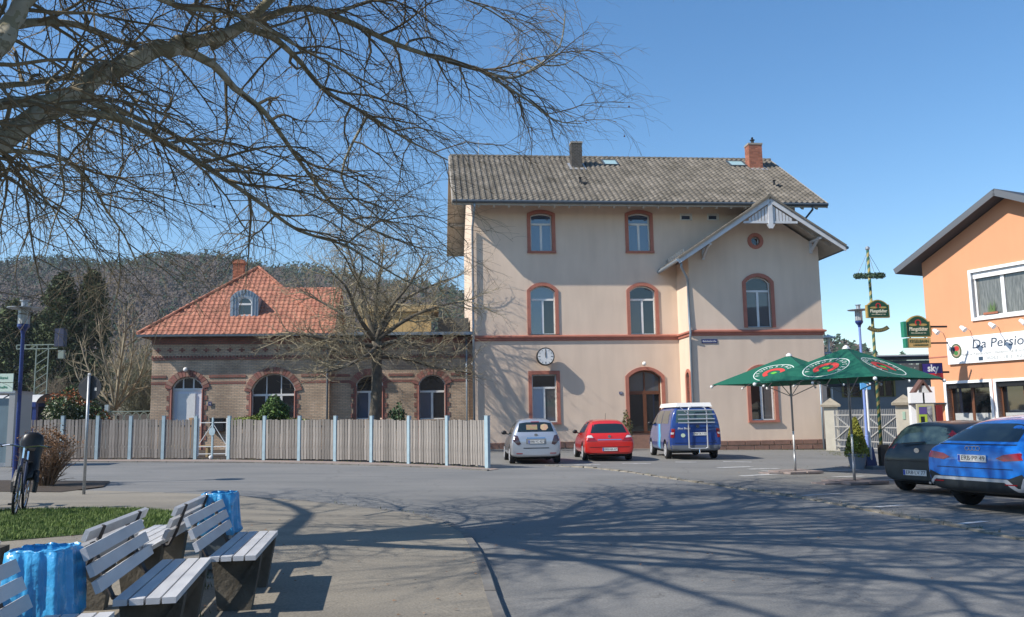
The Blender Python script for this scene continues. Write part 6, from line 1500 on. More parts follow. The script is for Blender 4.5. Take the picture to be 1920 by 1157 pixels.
# bins with blue bags
m_bag = mat('blue_plastic_bag', (.06,.36,.66), .3, (.035,.27,.55), 5, .3, coat=.4, bump=1.8, bscale=13); m_bin = mat('grey_metal_bin', (.16,.19,.21), .55, (.11,.13,.14), 3, .3, metal=.2)
def bin_(label, x, y, seed, rz=0):
    t = thing('litter_bin', label, 'litter bin', (x, y, PZ(x, y)), rz, 'litter bins with blue bags'); r = random.Random(seed)
    m = MB(); m.box(-.13,.13,-.13,.13,.03,.5); m.build('bin_body', m_bin, t)
    for sx_ in (-1, 1):
        for sy_ in (-1, 1): MB().box(sx_*.135-.012, sx_*.135+.012, sy_*.135-.012, sy_*.135+.012, 0, .62).build('corner_post', steel, t)
    n = 72; rows = [(.80,.175,.0),(.845,.185,.0),(.85,.172,.0),(.83,.19,.4),(.76,.195,.6),(.66,.198,.8),(.56,.203,1),(.47,.205,1.2),(.43,.215,1.5),(.40,.20,1.2)]; mb = MB(); ph_ = [r.uniform(0,6.28) for _ in range(6)]
    for j, (z, rr, am) in enumerate([(.70,.12,.3)]+rows):
        for i in range(n):
            a = 2*math.pi*i/n; sq = .88/max(abs(math.cos(a)), abs(math.sin(a)))**.7
            w_ = (.45+am)*.010*(math.sin(9*a+ph_[0]+j*.25)+.8*math.sin(17*a+ph_[1]-j*.3)+.5*math.sin(31*a+ph_[2]+j*.5)); zz = z+(.004*math.sin(7*a+ph_[3])+.003*math.sin(13*a+ph_[4]) if j < 4 else .006*math.sin(5*a+ph_[5]+j))
            mb.v.append(((rr*.94+w_)*sq*math.cos(a), (rr*.94+w_)*sq*math.sin(a), zz*.87))
    for j in range(len(rows)):
        for i in range(n): i2 = (i+1) % n; mb.f.append((j*n+i, j*n+i2, (j+1)*n+i2, (j+1)*n+i)); mb.m.append(0)
    mb.build('bag', m_bag, t, smooth=True, label='crinkled blue plastic bag folded over the rim'); return t
bin_('litter bin with crinkled blue bag, nearer of the two, between the benches', -2.66, 4.95, 1); bin_('litter bin with blue bag, farther of the two, at the far end of the benches', -2.88, 8.5, 2, .1)

# ================================================================ LEFT SIDE: SIGN, BICYCLES, KIOSK, SHELTERS
sp0 = G(157,928); t = thing('round_sign', 'back of a round dark grey traffic sign on a slim steel post', 'sign', (sp0.x, sp0.y, PZ(sp0.x, sp0.y)), rad(-3)); zc_ = D(159,728,sp0.y).z-gz(sp0.x)
MB().tube([(0,0,0),(0,0,zc_+.26)], .03, 8).build('post', steel, t, smooth=True); disc(t, 'sign_plate', 0, zc_, .235, .245, .035, mat('dark_sign_back', (.035,.04,.05), .6), 36, .006); MB().box(.1,.15,.028,.034,zc_-.06,zc_-.0).build('sticker', white, t); MB().tube([(0,0,zc_+.26),(0,0,zc_+.29)], [.035,.02], 8).build('post_cap', white, t)
k0 = Vector((-16.2, 26.6, 0)); t = thing('glass_kiosk', 'pale grey glass sided kiosk box at the left edge behind the bicycles', 'kiosk', (k0.x, k0.y, gz(k0.x)), rad(8))
MB().box(.55,.72,-.1,1.2,0,2.25).build('end_panel', mat('grey_kiosk_panel', (.36,.36,.35), .5), t); MB().box(-1.8,.55,0,.06,.12,2.1).build('glass_side', mat('milky_kiosk_glass', (.22,.30,.34), .15, (.12,.17,.20), .8, .25, ior=1.7, stretch=(2,1,.6)), t)
MB().box(-1.9,.73,-.12,1.25,2.25,2.33).build('roof', steel, t); MB().box(-1.8,.55,-.02,.08,0,.12).build('base_rail', steel, t)
for x in (-.6,-1.7): MB().box(x-.02,x+.02,-.03,.0,.12,2.1).build('glazing_bar', steel, t)
def shelter(label, x, y, w_):
    t = thing('platform_shelter', label, 'shelter', (x, y, gz(x)), 0, 'platform shelters'); z = D(100,757,y).z-gz(x); n = 10; mb = MB()
    for i in range(n+1):
        a = math.pi*(.12+.76*i/n); c, s = math.cos(a), math.sin(a)
        for xx in (0, w_): mb.v.append((xx, -1.1*c*-1-.0, z+.55*s-.15))
    for i in range(n): mb.f.append((2*i, 2*i+1, 2*i+3, 2*i+2)); mb.m.append(0)
    mb.build('curved_roof', mat('translucent_roof_sheet', (.5,.49,.46), .5), t)
    for k in range(4): xx = w_*k/3; P = [(xx, 1.1*math.cos(math.pi*(.12+.76*i/n)), z+.55*math.sin(math.pi*(.12+.76*i/n))-.13) for i in range(n+1)]; MB().tube(P, .02, 4).build('roof_rib', dark, t)
    MB().box(0,w_,-1.1,-1.0,z-.15,z+.06).build('front_beam', m_bluep, t); MB().box(0,w_,1.0,1.1,z-.1,z+.06).build('rear_beam', m_bluep, t)
    for xx in (.1, w_-.15): MB().box(xx,xx+.16,-1.05,-.9,0,z).build('post', m_bluep, t)
    MB().box(0,w_,.95,.98,.6,z-.1).build('rear_glass', mat('shelter_glass', (.03,.035,.035), .1, ior=1.6), t); MB().box(.1,w_,-.2,.1,.9,1.1).build('seat', mat('orange_seat', (.5,.12,.04), .6), t)
x0 = D(128,760,37).x; shelter('blue framed platform shelter with curved pale roof, the right one of two', x0-3.1, 37, 2.3); shelter('blue framed platform shelter with curved pale roof, the left one of two', x0-6.3, 37, 2.5)
p0 = D(72,800,46); t = thing('signal_gantry', 'pale green lattice railway signal mast with dark blue signal head', 'signal', (p0.x, p0.y, gz(p0.x)), 0); zt = D(75,668,46).z
m_lat = mat('pale_green_steel', (.20,.25,.22), .7); m = MB()
for x in (-.33,.33): m.bar((x,0,0),(x,0,zt),.05,.05)
for i in range(12): z = zt*i/12; m.bar((-.33,0,z),(.33,0,z+zt/12),.035,.03)
m.build('lattice_mast', m_lat, t); z2 = D(72,697,46).z; z3 = D(72,668,46).z
m = MB()
for z in (z3, z2+1.05): m.bar((-1.4,0,z),(.8,0,z),.05,.05)
for x in (-1.4,-.95,-.3,.3,.8): m.bar((x,0,z3),(x,0,z2+1.05),.04,.04)
m.bar((-1.3,0,z3),(-.9,0,z2+1.05),.03,.03); m.bar((-.7,0,z3),(-.3,0,z2+1.05),.03,.03); m.build('platform_cage', m_lat, t)
MB().box(.72,1.2,-.2,.2,z3+.1,z2+1.9).build('signal_head', mat('dark_blue_steel', (.02,.03,.07), .6), t); MB().box(.9,1.2,-.1,.1,z3-.55,z3-.1).build('signal_lamp_box', m_lat, t)
# railings and fence beyond the garden
p0 = D(262,770,41.5); t = thing('garden_railing', 'curved pale metal railing left of the brick building', 'railing', (-20.5, 41.0, gz(-20)), 0)
MB().box(0,3.4,-.02,.02,1.75,1.79).build('top_rail', m_lat, t); MB().box(0,3.4,-.02,.02,1.25,1.29).build('rail', m_lat, t)
m = MB()
for i in range(9): x = .2+.38*i; m.tube([(x+.17*math.cos(a*.45),0,1.5+.2*math.sin(a*.45)) for a in range(15)], .015, 4)
m.build('scrolls', m_lat, t, kind='stuff'); MB().box(1.0,1.18,-.08,.08,0,2.1).build('post', mat('pale_blue_concrete', (.3,.36,.38), .8), t)
t = thing('yard_wall', 'long low dark wall beyond the garden left of the brick building', 'wall', (-30,46,0), 0); MB().box(0,12,0,.3,-.3,2.0).build('wall', mat('dark_boundary_wall', (.10,.09,.08), .9), t)
t = thing('shadow_board', 'unseen board added left of the lawn outside the picture to cast a shadow', 'notice board', (-9.9, 12.6, PZ(-9.9,12.6)), rad(72)); MB().box(-.9,.9,-.03,.03,.5,1.75).build('panel', steel, t)  # out of view, added for the shadow it throws on the plaza
for x in (-.85,.85): MB().box(x-.04,x+.04,-.04,.04,0,1.6).build('post', steel, t)
t = thing('stone_block', 'low grey stone slab on the lawn at the left edge', 'stone', (-4.9, 7.75, PZ(-4.9,7.9)), .2); MB().box(-.9,.3,-.25,.25,0,.3).build('slab', m_conc, t)
# bicycles
def wheel(par, y, r_, m=m_tyre, name='wheel', x=0):
    P = [(x, y+r_*math.cos(2*math.pi*i/28), r_+.02+r_*math.sin(2*math.pi*i/28)) for i in range(29)]; w_ = MB().tube(P, .022, 6).build(name, m, par, smooth=True)
    P = [(x, y+(r_-.03)*math.cos(2*math.pi*i/28), r_+.02+(r_-.03)*math.sin(2*math.pi*i/28)) for i in range(29)]; MB().tube(P, .01, 5).build('rim', m_chrome, w_)
    m_ = MB()
    for i in range(16): a = 2*math.pi*i/16; m_.tube([(x, y, r_+.02), (x, y+(r_-.03)*math.cos(a), r_+.02+(r_-.03)*math.sin(a))], .0022, 3)
    m_.build('spokes', m_chrome, w_); return w_
def bicycle(label, x, y, rz, mf, childseat, lean=.0):
    t = thing('bicycle', label, 'bicycle', (x, y, PZ(x, y)), rz, 'bicycles parked by the hedge'); t.rotation_euler = (0, lean, rz)
    wheel(t, -.53, .34); wheel(t, .55, .34)
    f = MB(); bb = (0,-.08,.30); st_ = (0,-.22,.80); hd = (0,.36,.86); hl_ = (0,.40,.70); ra = (0,-.53,.36); fa = (0,.55,.36)
    for a, b_, r_ in ((bb, st_, .018), (bb, hl_, .022), (st_, hd, .016), (hd, hl_, .022), (hl_, fa, .014), (bb, ra, .011), (st_, ra, .010)): f.tube([a, b_], r_, 7)
    f.build('frame', mf, t); MB().tube([st_, (0,-.25,.95)], .014, 6).build('seat_post', m_chrome, t)
    s = MB(); s.add([(-.07,-.38,.95),(.07,-.38,.95),(.015,-.10,.97),(-.015,-.10,.97),(-.09,-.38,1.0),(.09,-.38,1.0),(.02,-.10,1.0),(-.02,-.10,1.0)], [(0,3,2,1),(4,5,6,7),(0,1,5,4),(1,2,6,5),(2,3,7,6),(3,0,4,7)]); s.build('saddle', dark, t)
    h = MB(); h.tube([hd, (0,.34,1.02)], .014, 6); h.tube([(-.31,.22,1.04),(-.2,.30,1.06),(0,.34,1.03),(.2,.30,1.06),(.31,.22,1.04)], .013, 6); h.build('handlebar', m_chrome, t)
    for sx_ in (-1, 1): MB().tube([(sx_*.31,.22,1.04),(sx_*.34,.14,1.03)], .019, 6).build('grip', dark, t)
    MB().tube([(.03,-.08,.30),(.06,-.08,.30)], .09, 14).build('chainring', dark, t); MB().bar((.08,-.08,.3),(.08,-.02,.14),.02,.02).build('crank', dark, t); MB().box(.08,.17,-.06,.02,.12,.145).build('pedal', dark, t)
    for yy, zz in ((-.53,.36),(.55,.36)): MB().tube([(0, yy+.385*math.cos(a*.2+.3), zz+.385*math.sin(a*.2+.3)) for a in range(12)], .02, 5).build('mudguard', dark, t)
    rk_ = MB(); rk_.box(-.06,.06,-.8,-.3,.76,.78); rk_.tube([(-.05,-.7,.77),(-.03,-.53,.37)], .006, 4); rk_.tube([(.05,-.7,.77),(.03,-.53,.37)], .006, 4); rk_.build('carrier', dark, t)
    MB().tube([(.0,-.2,.02),(.12,-.1,.28)], .01, 5).build('kick_stand', dark, t)
    if childseat:
        c = MB(); n = 16
        for j, (z, yy, w_, d_) in enumerate([(a_-.36, b_+.1, c_*.85, e_*.9) for a_, b_, c_, e_ in [(.84,-.50,.13,.14),(.90,-.52,.18,.17),(1.05,-.60,.19,.12),(1.22,-.66,.18,.08),(1.32,-.68,.20,.08),(1.46,-.70,.21,.09),(1.56,-.71,.17,.08),(1.61,-.71,.08,.05)]]):
            for i in range(n): a = 2*math.pi*i/n; c.v.append((w_*math.cos(a), yy+d_*math.sin(a), z))
        for j in range(7):
            for i in range(n): i2 = (i+1) % n; c.f.append((j*n+i, j*n+i2, (j+1)*n+i2, (j+1)*n+i)); c.m.append(0)
        c.f.append(tuple(7*n+i for i in range(n))); c.m.append(0); c.f.append(tuple(range(n-1,-1,-1))); c.m.append(0)
        c.build('child_seat', mat('black_shell', (.012,.012,.014), .35), t, smooth=True, label='black child seat with high head rest')
        for sx_ in (-1, 1): MB().tube([(sx_*.13,-.40,.62),(sx_*.16,-.25,.45),(sx_*.15,-.22,.3)], [.05,.04,.035], 7).build('foot_rest', dark, t)
        MB().box(.02,.06,-.70,-.66,1.14,1.17).build('reflector', white, t)
    return t
bicycle('dark bicycle with tall black child seat standing at the left edge of the lawn', -7.8, 13.7, rad(203), mat('dark_blue_frame', (.03,.04,.09), .35), True, -.06)
bicycle('second bicycle with orange red frame partly hidden at the far left edge', -8.75, 14.35, rad(200), mat('orange_red_frame', (.5,.05,.02), .4), False, .05)
# ================================================================ TREES AND SHRUBS
m_bark = mat('plane_bark', (.36,.32,.24), .9, (.13,.115,.07), 4, .15, bump=.6, bscale=12)
m_barkd = mat('twig_bark', (.23,.19,.125), .9, (.10,.08,.05), 2, .2)
m_bark2 = mat('garden_tree_bark', (.15,.13,.10), .95, (.07,.06,.045), 6, .2, bump=.8, bscale=20)
m_twig2 = mat('garden_twig', (.36,.30,.19), .9, (.19,.16,.10), 3, .2, island=.25)
class Tree:
    def __init__(s, seed, gravity=.0): s.r = random.Random(seed); s.tw = MB(); s.big = []; s.n = 0
    def path(s, p, d, L, r0, r1, k, wob, trop):
        pts = [p]; rs_ = [r0]; d = d.normalized()
        for i in range(k):
            d = d+Vector((s.r.gauss(0,wob), s.r.gauss(0,wob), s.r.gauss(0,wob)))+trop*(i+1)/k; d.normalize(); p = p+d*(L/k); pts.append(p); rs_.append(r0+(r1-r0)*(i+1)/k)
        return pts, rs_
    def side(s, d, ang):
        q = d.orthogonal().normalized(); q.rotate(__import__('mathutils').Quaternion(d, s.r.uniform(0, 6.283))); return (d*math.cos(ang)+q*math.sin(ang)).normalized()
    def grow(s, pts, rs_, level, spec):
        """spec[level] = (count per metre, length, length jitter, angle, droop vector, segments, sides, end radius)"""
        if level >= len(spec): return
        dens, L0, jit, ang, trop, k, sides, rr = spec[level]
        seg = [(pts[i+1]-pts[i]).length for i in range(len(pts)-1)]; tot = sum(seg); n = int(tot*dens+s.r.random())
        for c in range(n):
            q = tot*(.12+.88*(c+s.r.random())/max(1,n)); i = 0
            while i < len(seg)-1 and q > seg[i]: q -= seg[i]; i += 1
            f = min(1, q/seg[i]); p = pts[i].lerp(pts[i+1], f); d = (pts[i+1]-pts[i]).normalized(); rb = rs_[i]+(rs_[i+1]-rs_[i])*f
            L = L0*(1+s.r.uniform(-jit, jit)); r0 = min(rb*.75, rr*3.2); nd = s.side(d, ang*(1+s.r.uniform(-.35,.35)))
            if nd.z < -.5: nd.z *= .3
            pp, rrr = s.path(p, nd, L, r0, rr*.6, k, .19, trop)
            if s.clip and s.clip(pp[-1]): continue
            s.tw.tube(pp, rrr, sides, cap=False); s.n += 1
            s.grow(pp, rrr, level+1, spec)
    clip = None
def smooth_path(P, n=4):
    P = [Vector(p) for p in P]; out = []
    for i in range(len(P)-1):
        a, b, c, d = P[max(0,i-1)], P[i], P[i+1], P[min(len(P)-1,i+2)]
        for k in range(n):
            t = k/n; out.append(.5*((2*b)+(c-a)*t+(2*a-5*b+4*c-d)*t*t+(3*b-a-3*c+d)*t**3))
    out.append(P[-1]); return out
N, L, b = nodes(m_bark); tc = N.new('ShaderNodeTexCoord'); vo = N.new('ShaderNodeTexVoronoi'); vo.inputs['Scale'].default_value = 4.5; nn_ = N.new('ShaderNodeTexNoise'); nn_.inputs['Scale'].default_value = 5; av = N.new('ShaderNodeVectorMath'); av.operation = 'ADD'
L.new(tc.outputs['Object'], nn_.inputs[0]); L.new(tc.outputs['Object'], av.inputs[0]); L.new(nn_.outputs['Color'], av.inputs[1]); L.new(av.outputs[0], vo.inputs['Vector'])
cr_ = N.new('ShaderNodeValToRGB'); cr_.color_ramp.interpolation = 'CONSTANT'; e_ = cr_.color_ramp.elements; e_[0].color = (.16,.14,.08,1); e_[1].position = .62; e_[1].color = (.42,.39,.31,1); q_ = e_.new(.3); q_.color = (.27,.25,.16,1)
sx3 = N.new('ShaderNodeSeparateColor'); L.new(vo.outputs['Color'], sx3.inputs[0]); L.new(sx3.outputs[0], cr_.inputs[0])
mx3 = N.new('ShaderNodeMix'); mx3.data_type = 'RGBA'; mx3.inputs[0].default_value = .6; src_ = b.inputs['Base Color'].links[0].from_socket; L.new(src_, mx3.inputs[6]); L.new(cr_.outputs[0], mx3.inputs[7]); L.new(mx3.outputs[2], b.inputs['Base Color'])
T = thing('plane_tree', 'large leafless plane tree whose mottled limbs and hanging twigs fill the upper left sky', 'tree', (0,0,0), 0)
tr_ = Tree(11)
tb = Vector((-8.9, 7.6, PZ(-8.9,7.6)))
trunk = smooth_path([tb-Vector((0,0,.2)), tb+Vector((.05,0,1.6)), tb+Vector((-.05,.1,3.2)), tb+Vector((.1,.2,4.6)), tb+Vector((.0,.4,6.5)), tb+Vector((.3,.5,8.6))], 4)
MB().tube(trunk, [.52,.46,.43,.41,.40,.39,.38,.37,.36,.35,.34,.33,.31,.29,.27,.25,.22,.2,.18,.16,.14][:len(trunk)], 16).build('trunk', m_bark, T, smooth=True)
limbs = []
def limb(P, r0, r1, n=4, dens=1.0):
    Q = smooth_path(P, n); k = len(Q); rs_ = [r0+(r1-r0)*(i/(k-1))**.8 for i in range(k)]; wob = random.Random(len(limbs)+3)
    Q = [Q[0]]+[q+Vector((wob.gauss(0,.2)*r1, wob.gauss(0,.2)*r1, wob.gauss(0,.2)*r1)) for q in Q[1:]]
    MB().tube(Q, rs_, 9 if r0 > .08 else 6).build('limb', m_bark, T, smooth=True); limbs.append((Q, rs_, dens)); return Q
def PX(L): return [D(a, b, y) for a, b, y in L]
J = tb+Vector((0,.1,3.0))
L1 = limb([J]+PX([(-500,450,8.2),(-300,410,8.5),(-150,355,8.8),(-70,310,9.1),(0,268,9.4),(100,205,10.0),(200,140,10.6),(300,97,11.2),(345,83,11.5)]), .155, .115)
limb(PX([(345,83,11.5),(430,62,12.0),(480,22,12.3),(540,-30,12.6),(620,-110,13)]), .10, .05)
limb(PX([(110,200,10.0),(230,225,10.8),(300,262,11.4),(390,315,12.2),(480,375,13.0),(560,432,13.8),(650,462,14.6),(740,515,15.6),(800,545,16.2)]), .062, .010, dens=1.1)
limb(PX([(335,88,11.5),(400,122,12.0),(440,165,12.4),(500,215,13.0),(560,300,13.8),(640,400,14.8),(720,440,15.6),(800,470,16.4)]), .075, .010, dens=1.15)
limb(PX([(400,85,11.8),(470,45,12.4),(560,15,13.0),(640,35,13.6),(740,82,14.4),(830,112,15.2),(900,132,15.8),(960,146,16.3),(1010,122,16.7),(1050,86,17.0),(1060,22,17.2)]), .075, .012, dens=1.3)
limb(PX([(900,132,15.8),(985,185,16.4),(1040,225,16.9),(1090,232,17.2)]), .03, .008)
limb(PX([(1010,122,16.7),(1060,120,17),(1098,88,17.2)]), .022, .006)
limb(PX([(455,48,12.4),(510,70,13),(555,108,13.8),(610,170,14.6),(690,215,15.6),(760,260,16.5),(840,300,17.2)]), .07, .014, dens=1.3)
limb(PX([(690,215,15.6),(640,330,15.2),(700,400,15.8),(770,455,16.2)]), .03, .008)
limb(PX([(-500,300,8.3),(-250,230,8.7),(-100,200,9.0),(-40,195,9.2),(0,192,9.4),(80,186,9.8),(150,178,10.2),(230,225,10.8)]), .075, .06)
limb([J+Vector((0,0,.6))]+PX([(-500,330,8.1),(-300,270,8.3),(-120,180,8.5),(-50,125,8.6),(0,80,8.8),(45,10,9.2),(90,-70,9.6)]), .14, .09)
limb(PX([(-300,180,8.3),(-120,90,8.6),(-30,60,9),(60,42,10),(150,48,11),(240,82,12),(310,92,12.8),(400,70,13.8)]), .075, .03)
limb(PX([(-300,360,8.6),(-150,310,8.9),(-40,290,9.2),(40,284,10),(120,300,10.8),(175,350,11.6),(200,395,12.2),(232,440,12.8),(260,500,13.4)]), .045, .010, dens=1.3)
limb(PX([(110,225,10.2),(112,300,10.4),(120,360,10.6),(100,420,10.8),(85,480,11)]), .022, .006)
limb(PX([(-30,160,9.4),(50,157,10.2),(130,140,11),(160,105,11.6),(215,70,12.4)]), .045, .02)
limb(PX([(-60,330,11),(20,320,12),(90,380,13),(120,430,14),(180,520,15)]), .03, .008, dens=1.2)
limb(PX([(150,178,10.2),(300,240,12),(420,300,13.5),(520,330,15),(600,350,16)]), .04, .012, dens=1.2)
limb(PX([(620,30,13.4),(700,0,14.4),(800,-20,15.4),(900,10,16.4),(980,60,17)]), .04, .012, dens=1.2)
limb(PX([(200,-60,9.5),(330,10,10.5),(450,30,11.6),(600,110,13),(700,160,14.2)]), .05, .015, dens=1.1)
# limbs above the picture: they carry the crown that shades the street
K = tb+Vector((.1,.3,5.6)); K2 = tb+Vector((.2,.4,7.4))
for P, r0 in (([K, (-6,7.6,8.0), (-3.4,7.2,9.0), (-.8,6.6,9.6), (1.4,6.6,9.2)], .17), ([K, (-6.4,9.6,8.6), (-4.2,10.6,9.8), (-1.6,11.2,10.6), (.6,12.2,10.2)], .16), ([K, (-6.6,5.6,7.8), (-4.6,4.0,8.8), (-2.2,3.6,9.4), (.2,4.2,9.2)], .13),
              ([K2, (-6.6,7.4,10.6), (-4.2,8.6,11.6), (-1.8,9.2,12)], .12), ([K2, (-8,10,10.8), (-6.4,12.4,12), (-5,14,12.2)], .11), ([K2, (-9.6,4.8,10), (-9.4,2.2,10.8), (-8.6,.4,11)], .11), ([K, (-11,6.4,7.6), (-13,4.6,8.6), (-14.6,3.4,8.8)], .14), ([K, (-11.4,9.8,8), (-13.6,11.8,9), (-15,13,9.2)], .14),
              ([(-3.4,7.2,9.0), (-2.2,8.4,9.4), (-.6,8.6,9.6), (1.0,9.2,9.3)], .07), ([(-4.2,10.6,9.8), (-3,12.4,10.2), (-1.4,13.8,10)], .07), ([(-4.6,4.0,8.8), (-3.4,5.0,9.2), (-1.4,5.2,9.4), (.8,4.9,9.0)], .06)): limb(P, r0, .022, dens=1.15)
D_ = Vector((0,0,-1))
# more crown above and behind the picture: fills the shadow net on the street
rc_ = random.Random(77)
for k in range(15):
    az = -.95+1.95*k/14+rc_.uniform(-.05,.05); Lk = rc_.uniform(7.2,10.2); P = [K2+Vector((0,0,rc_.uniform(-1.4,.6)))]
    for q in (.3,.6,.85,1.0):
        a2 = az+rc_.uniform(-.12,.12)+.35*math.sin(q*5+k*1.7); x = P[0].x+Lk*q*math.cos(a2); y = P[0].y+Lk*q*math.sin(a2); z = max(P[0].z+2.6*math.sin(q*1.7)+rc_.uniform(-.3,.3), 1.5+.53*y+1.5); P.append(Vector((x, y, z)))
    Q = limb(P, .085, .018, dens=1.0)
    for c in range(4):
        i = rc_.randrange(4, len(Q)-3); d = (Q[i+1]-Q[i]).normalized(); sd = Vector((d.y,-d.x,0))*rc_.choice((-1,1)); e1 = Q[i]+(d*.7+sd*.7)*rc_.uniform(1.0,1.5); e2 = e1+(d*.9+sd*.3)*rc_.uniform(1.0,1.6)
        for e_1 in (e1, e2): e_1.z = max(e_1.z+rc_.uniform(-.2,.4), 1.5+.53*e_1.y+1.3)
        limb([Q[i], e1, e2], .045, .012, dens=.8)
spec = [(2.1, 1.75, .5, .8, D_*.22, 6, 4, .0085), (4.6, .95, .5, .7, D_*.30, 5, 3, .0042), (4.0, .42, .5, .65, D_*.18, 3, 3, .0026)]
for qi, (Q, rs_, dn) in enumerate(limbs): tr_.grow(Q, rs_, 0, [(spec[0][0]*dn*(1 if min(q.y for q in Q) > 8.5 or qi < 22 else .7), *spec[0][1:])]+spec[1:])
tr_.tw.build('twigs', m_barkd, T, kind='stuff')
# seed balls
m = MB(); r = random.Random(6); vv = tr_.tw.v
for k in range(150):
    v = vv[r.randrange(len(vv))]; m.sphere((v[0], v[1], v[2]-.09), .019, 6); m.tube([(v[0], v[1], v[2]-.075), v], .0015, 3, cap=False)
m.build('seed_balls', mat('seed_ball', (.10,.04,.025), .9), T, kind='stuff')
print('plane twigs', tr_.n, len(tr_.tw.f))
# garden tree behind the fence
gx, gy = D(704,760,37.6).x, 37.6
T2 = thing('garden_tree', 'wide leafless garden tree with knobbly trunk rising behind the board fence', 'tree', (0,0,0), 0)
t2 = Tree(5); g = gz(gx); fork = Vector((gx+.05, gy, D(704,640,gy).z))
tp = smooth_path([(gx+.0,gy,g-.1),(gx-.06,gy,1.4),(gx+.05,gy,2.6),tuple(fork)], 4); MB().tube(tp, [.32,.28,.26,.25,.26,.25,.24,.25,.24,.23,.22,.22,.23][:len(tp)], 12).build('trunk', m_bark2, T2, smooth=True)
lims = [[(704,640,0),(660,600,.3),(610,570,.4),(560,545,.6)],[(704,640,0),(680,560,.2),(660,490,.4),(640,430,.6)],[(704,640,0),(730,580,-.2),(770,530,-.4),(800,470,-.5)],[(704,640,0),(760,600,-.1),(820,575,-.2),(890,560,-.1)],[(704,650,0),(640,640,-.5),(580,630,-.8),(530,620,-.9)],
        [(706,660,0),(660,668,-.2),(600,650,-.4),(545,655,-.5)],[(706,655,0),(740,640,-.5),(790,650,-.9),(850,668,-1)],[(706,668,0),(760,672,.2),(820,690,.3),(880,700,.3)],[(704,640,0),(705,560,.8),(715,500,1.4),(720,440,1.9)],[(704,640,0),(670,590,-.8),(650,540,-1.5),(620,510,-2)],[(704,640,0),(750,570,1.0),(800,540,1.8),(850,520,2.2)],[(706,650,0),(690,665,-.9),(640,690,-1.5),(590,700,-1.6)]]
for P in lims:
    Q = smooth_path([D(a, b, gy+o*1.6) for a, b, o in P], 4); rs_ = [.12-.10*i/(len(Q)-1) for i in range(len(Q))]; MB().tube(Q, rs_, 7).build('limb', m_bark2, T2, smooth=True)
    t2.grow(Q, rs_, 0, [(3.6, 1.5, .5, .85, Vector((0,0,.06)), 5, 4, .010), (5.4, .75, .5, .85, Vector((0,0,.0)), 4, 3, .006), (5.0, .36, .5, .8, Vector((0,0,-.03)), 2, 3, .0045)])
t2.tw.build('twigs', m_twig2, T2, kind='stuff'); print('garden twigs', t2.n, len(t2.tw.f))
# conifers beyond the tracks
m_con = mat('dark_conifer', (.08,.105,.04), .9, (.038,.05,.02), .6, .3, island=.4)
def conifer(label, pxc, pyt, wpx, y, seed):
    x = D(pxc, 700, y).x; zt = D(pxc, pyt, y).z; R_ = wpx/2/F_PX*y*1.12; g = gz(x)-.1; t = thing('conifer', label, 'tree', (x, y, g), 0, 'tall dark conifers beyond the tracks')
    r = random.Random(seed); mb = MB(); H_ = zt-g
    for br in range(520):
        q = r.random()**.85; a = r.uniform(0, 6.283); Rr = R_*(1-q)**.45*(.8+.35*r.random())*(1+.12*math.sin(a*3+seed)); z = H_*(.06+.93*q); el = r.uniform(-.15,.45)
        for k in range(24):
            f = .25+.75*r.random()**.6; c = Vector((Rr*f*math.cos(a), Rr*f*math.sin(a), z+Rr*f*el*.5-.25*f*f))+Vector((r.gauss(0,.16), r.gauss(0,.16), r.gauss(0,.16))); tri(mb, c, .125*r.uniform(.6,1.3), r, 0)
    mb.build('crown', m_con, t, kind='stuff'); MB().tube([(0,0,0),(0,0,H_*.9)], [.25,.04], 7).build('trunk', m_bark2, t)
conifer('dark conifer at the left edge behind the blue lamp hood', 20, 562, 130, 62, 1); conifer('tall dark conifer in the middle of the three, right of the blue lamp', 108, 513, 105, 60, 2); conifer('tall dark conifer with rounded top, rightmost and nearest the bare tree', 168, 508, 95, 61, 3)
conifer('shorter dark conifer filling the gap behind the railway signal', 68, 590, 90, 66, 4)
# vase shaped bare tree
bx_, by_ = D(216,800,42).x, 42; T3 = thing('bare_shrub_tree', 'pale leafless multi stemmed tree left of the brick building', 'tree', (0,0,0), 0); t3 = Tree(8); g = gz(bx_)
MB().tube([(bx_,by_,g-.1),(bx_,by_,1.1),(bx_+.02,by_,1.9)], [.17,.15,.14], 10).build('trunk', m_bark2, T3, smooth=True)
for P in [[(216,768,0),(190,735,.2),(165,690,.4),(150,640,.6)],[(216,768,0),(205,710,-.3),(190,650,-.5),(185,600,-.6)],[(216,768,0),(222,700,.4),(225,640,.6),(222,590,.7)],[(216,768,0),(236,720,-.4),(248,665,-.7),(250,610,-.8)],[(216,768,0),(248,730,.2),(268,690,.4),(278,640,.6)],[(216,768,0),(180,745,-.6),(150,715,-1),(140,690,-1)],[(216,768,0),(225,690,-1),(235,620,-1.5),(232,570,-1.6)]]:
    Q = smooth_path([D(a, b, by_+o) for a, b, o in P], 3); rs_ = [.075-.055*i/(len(Q)-1) for i in range(len(Q))]; MB().tube(Q, rs_, 6).build('limb', mat('pale_stem', (.33,.28,.19), .9, (.22,.18,.12), 5, .3), T3, smooth=True)
    t3.grow(Q, rs_, 0, [(3.0, 1.2, .4, .5, Vector((0,0,.22)), 3, 3, .013), (3.5, .6, .4, .6, Vector((0,0,.15)), 3, 3, .008)])
t3.tw.build('twigs', mat('pale_twig', (.28,.23,.15), .9, island=.3), T3, kind='stuff')
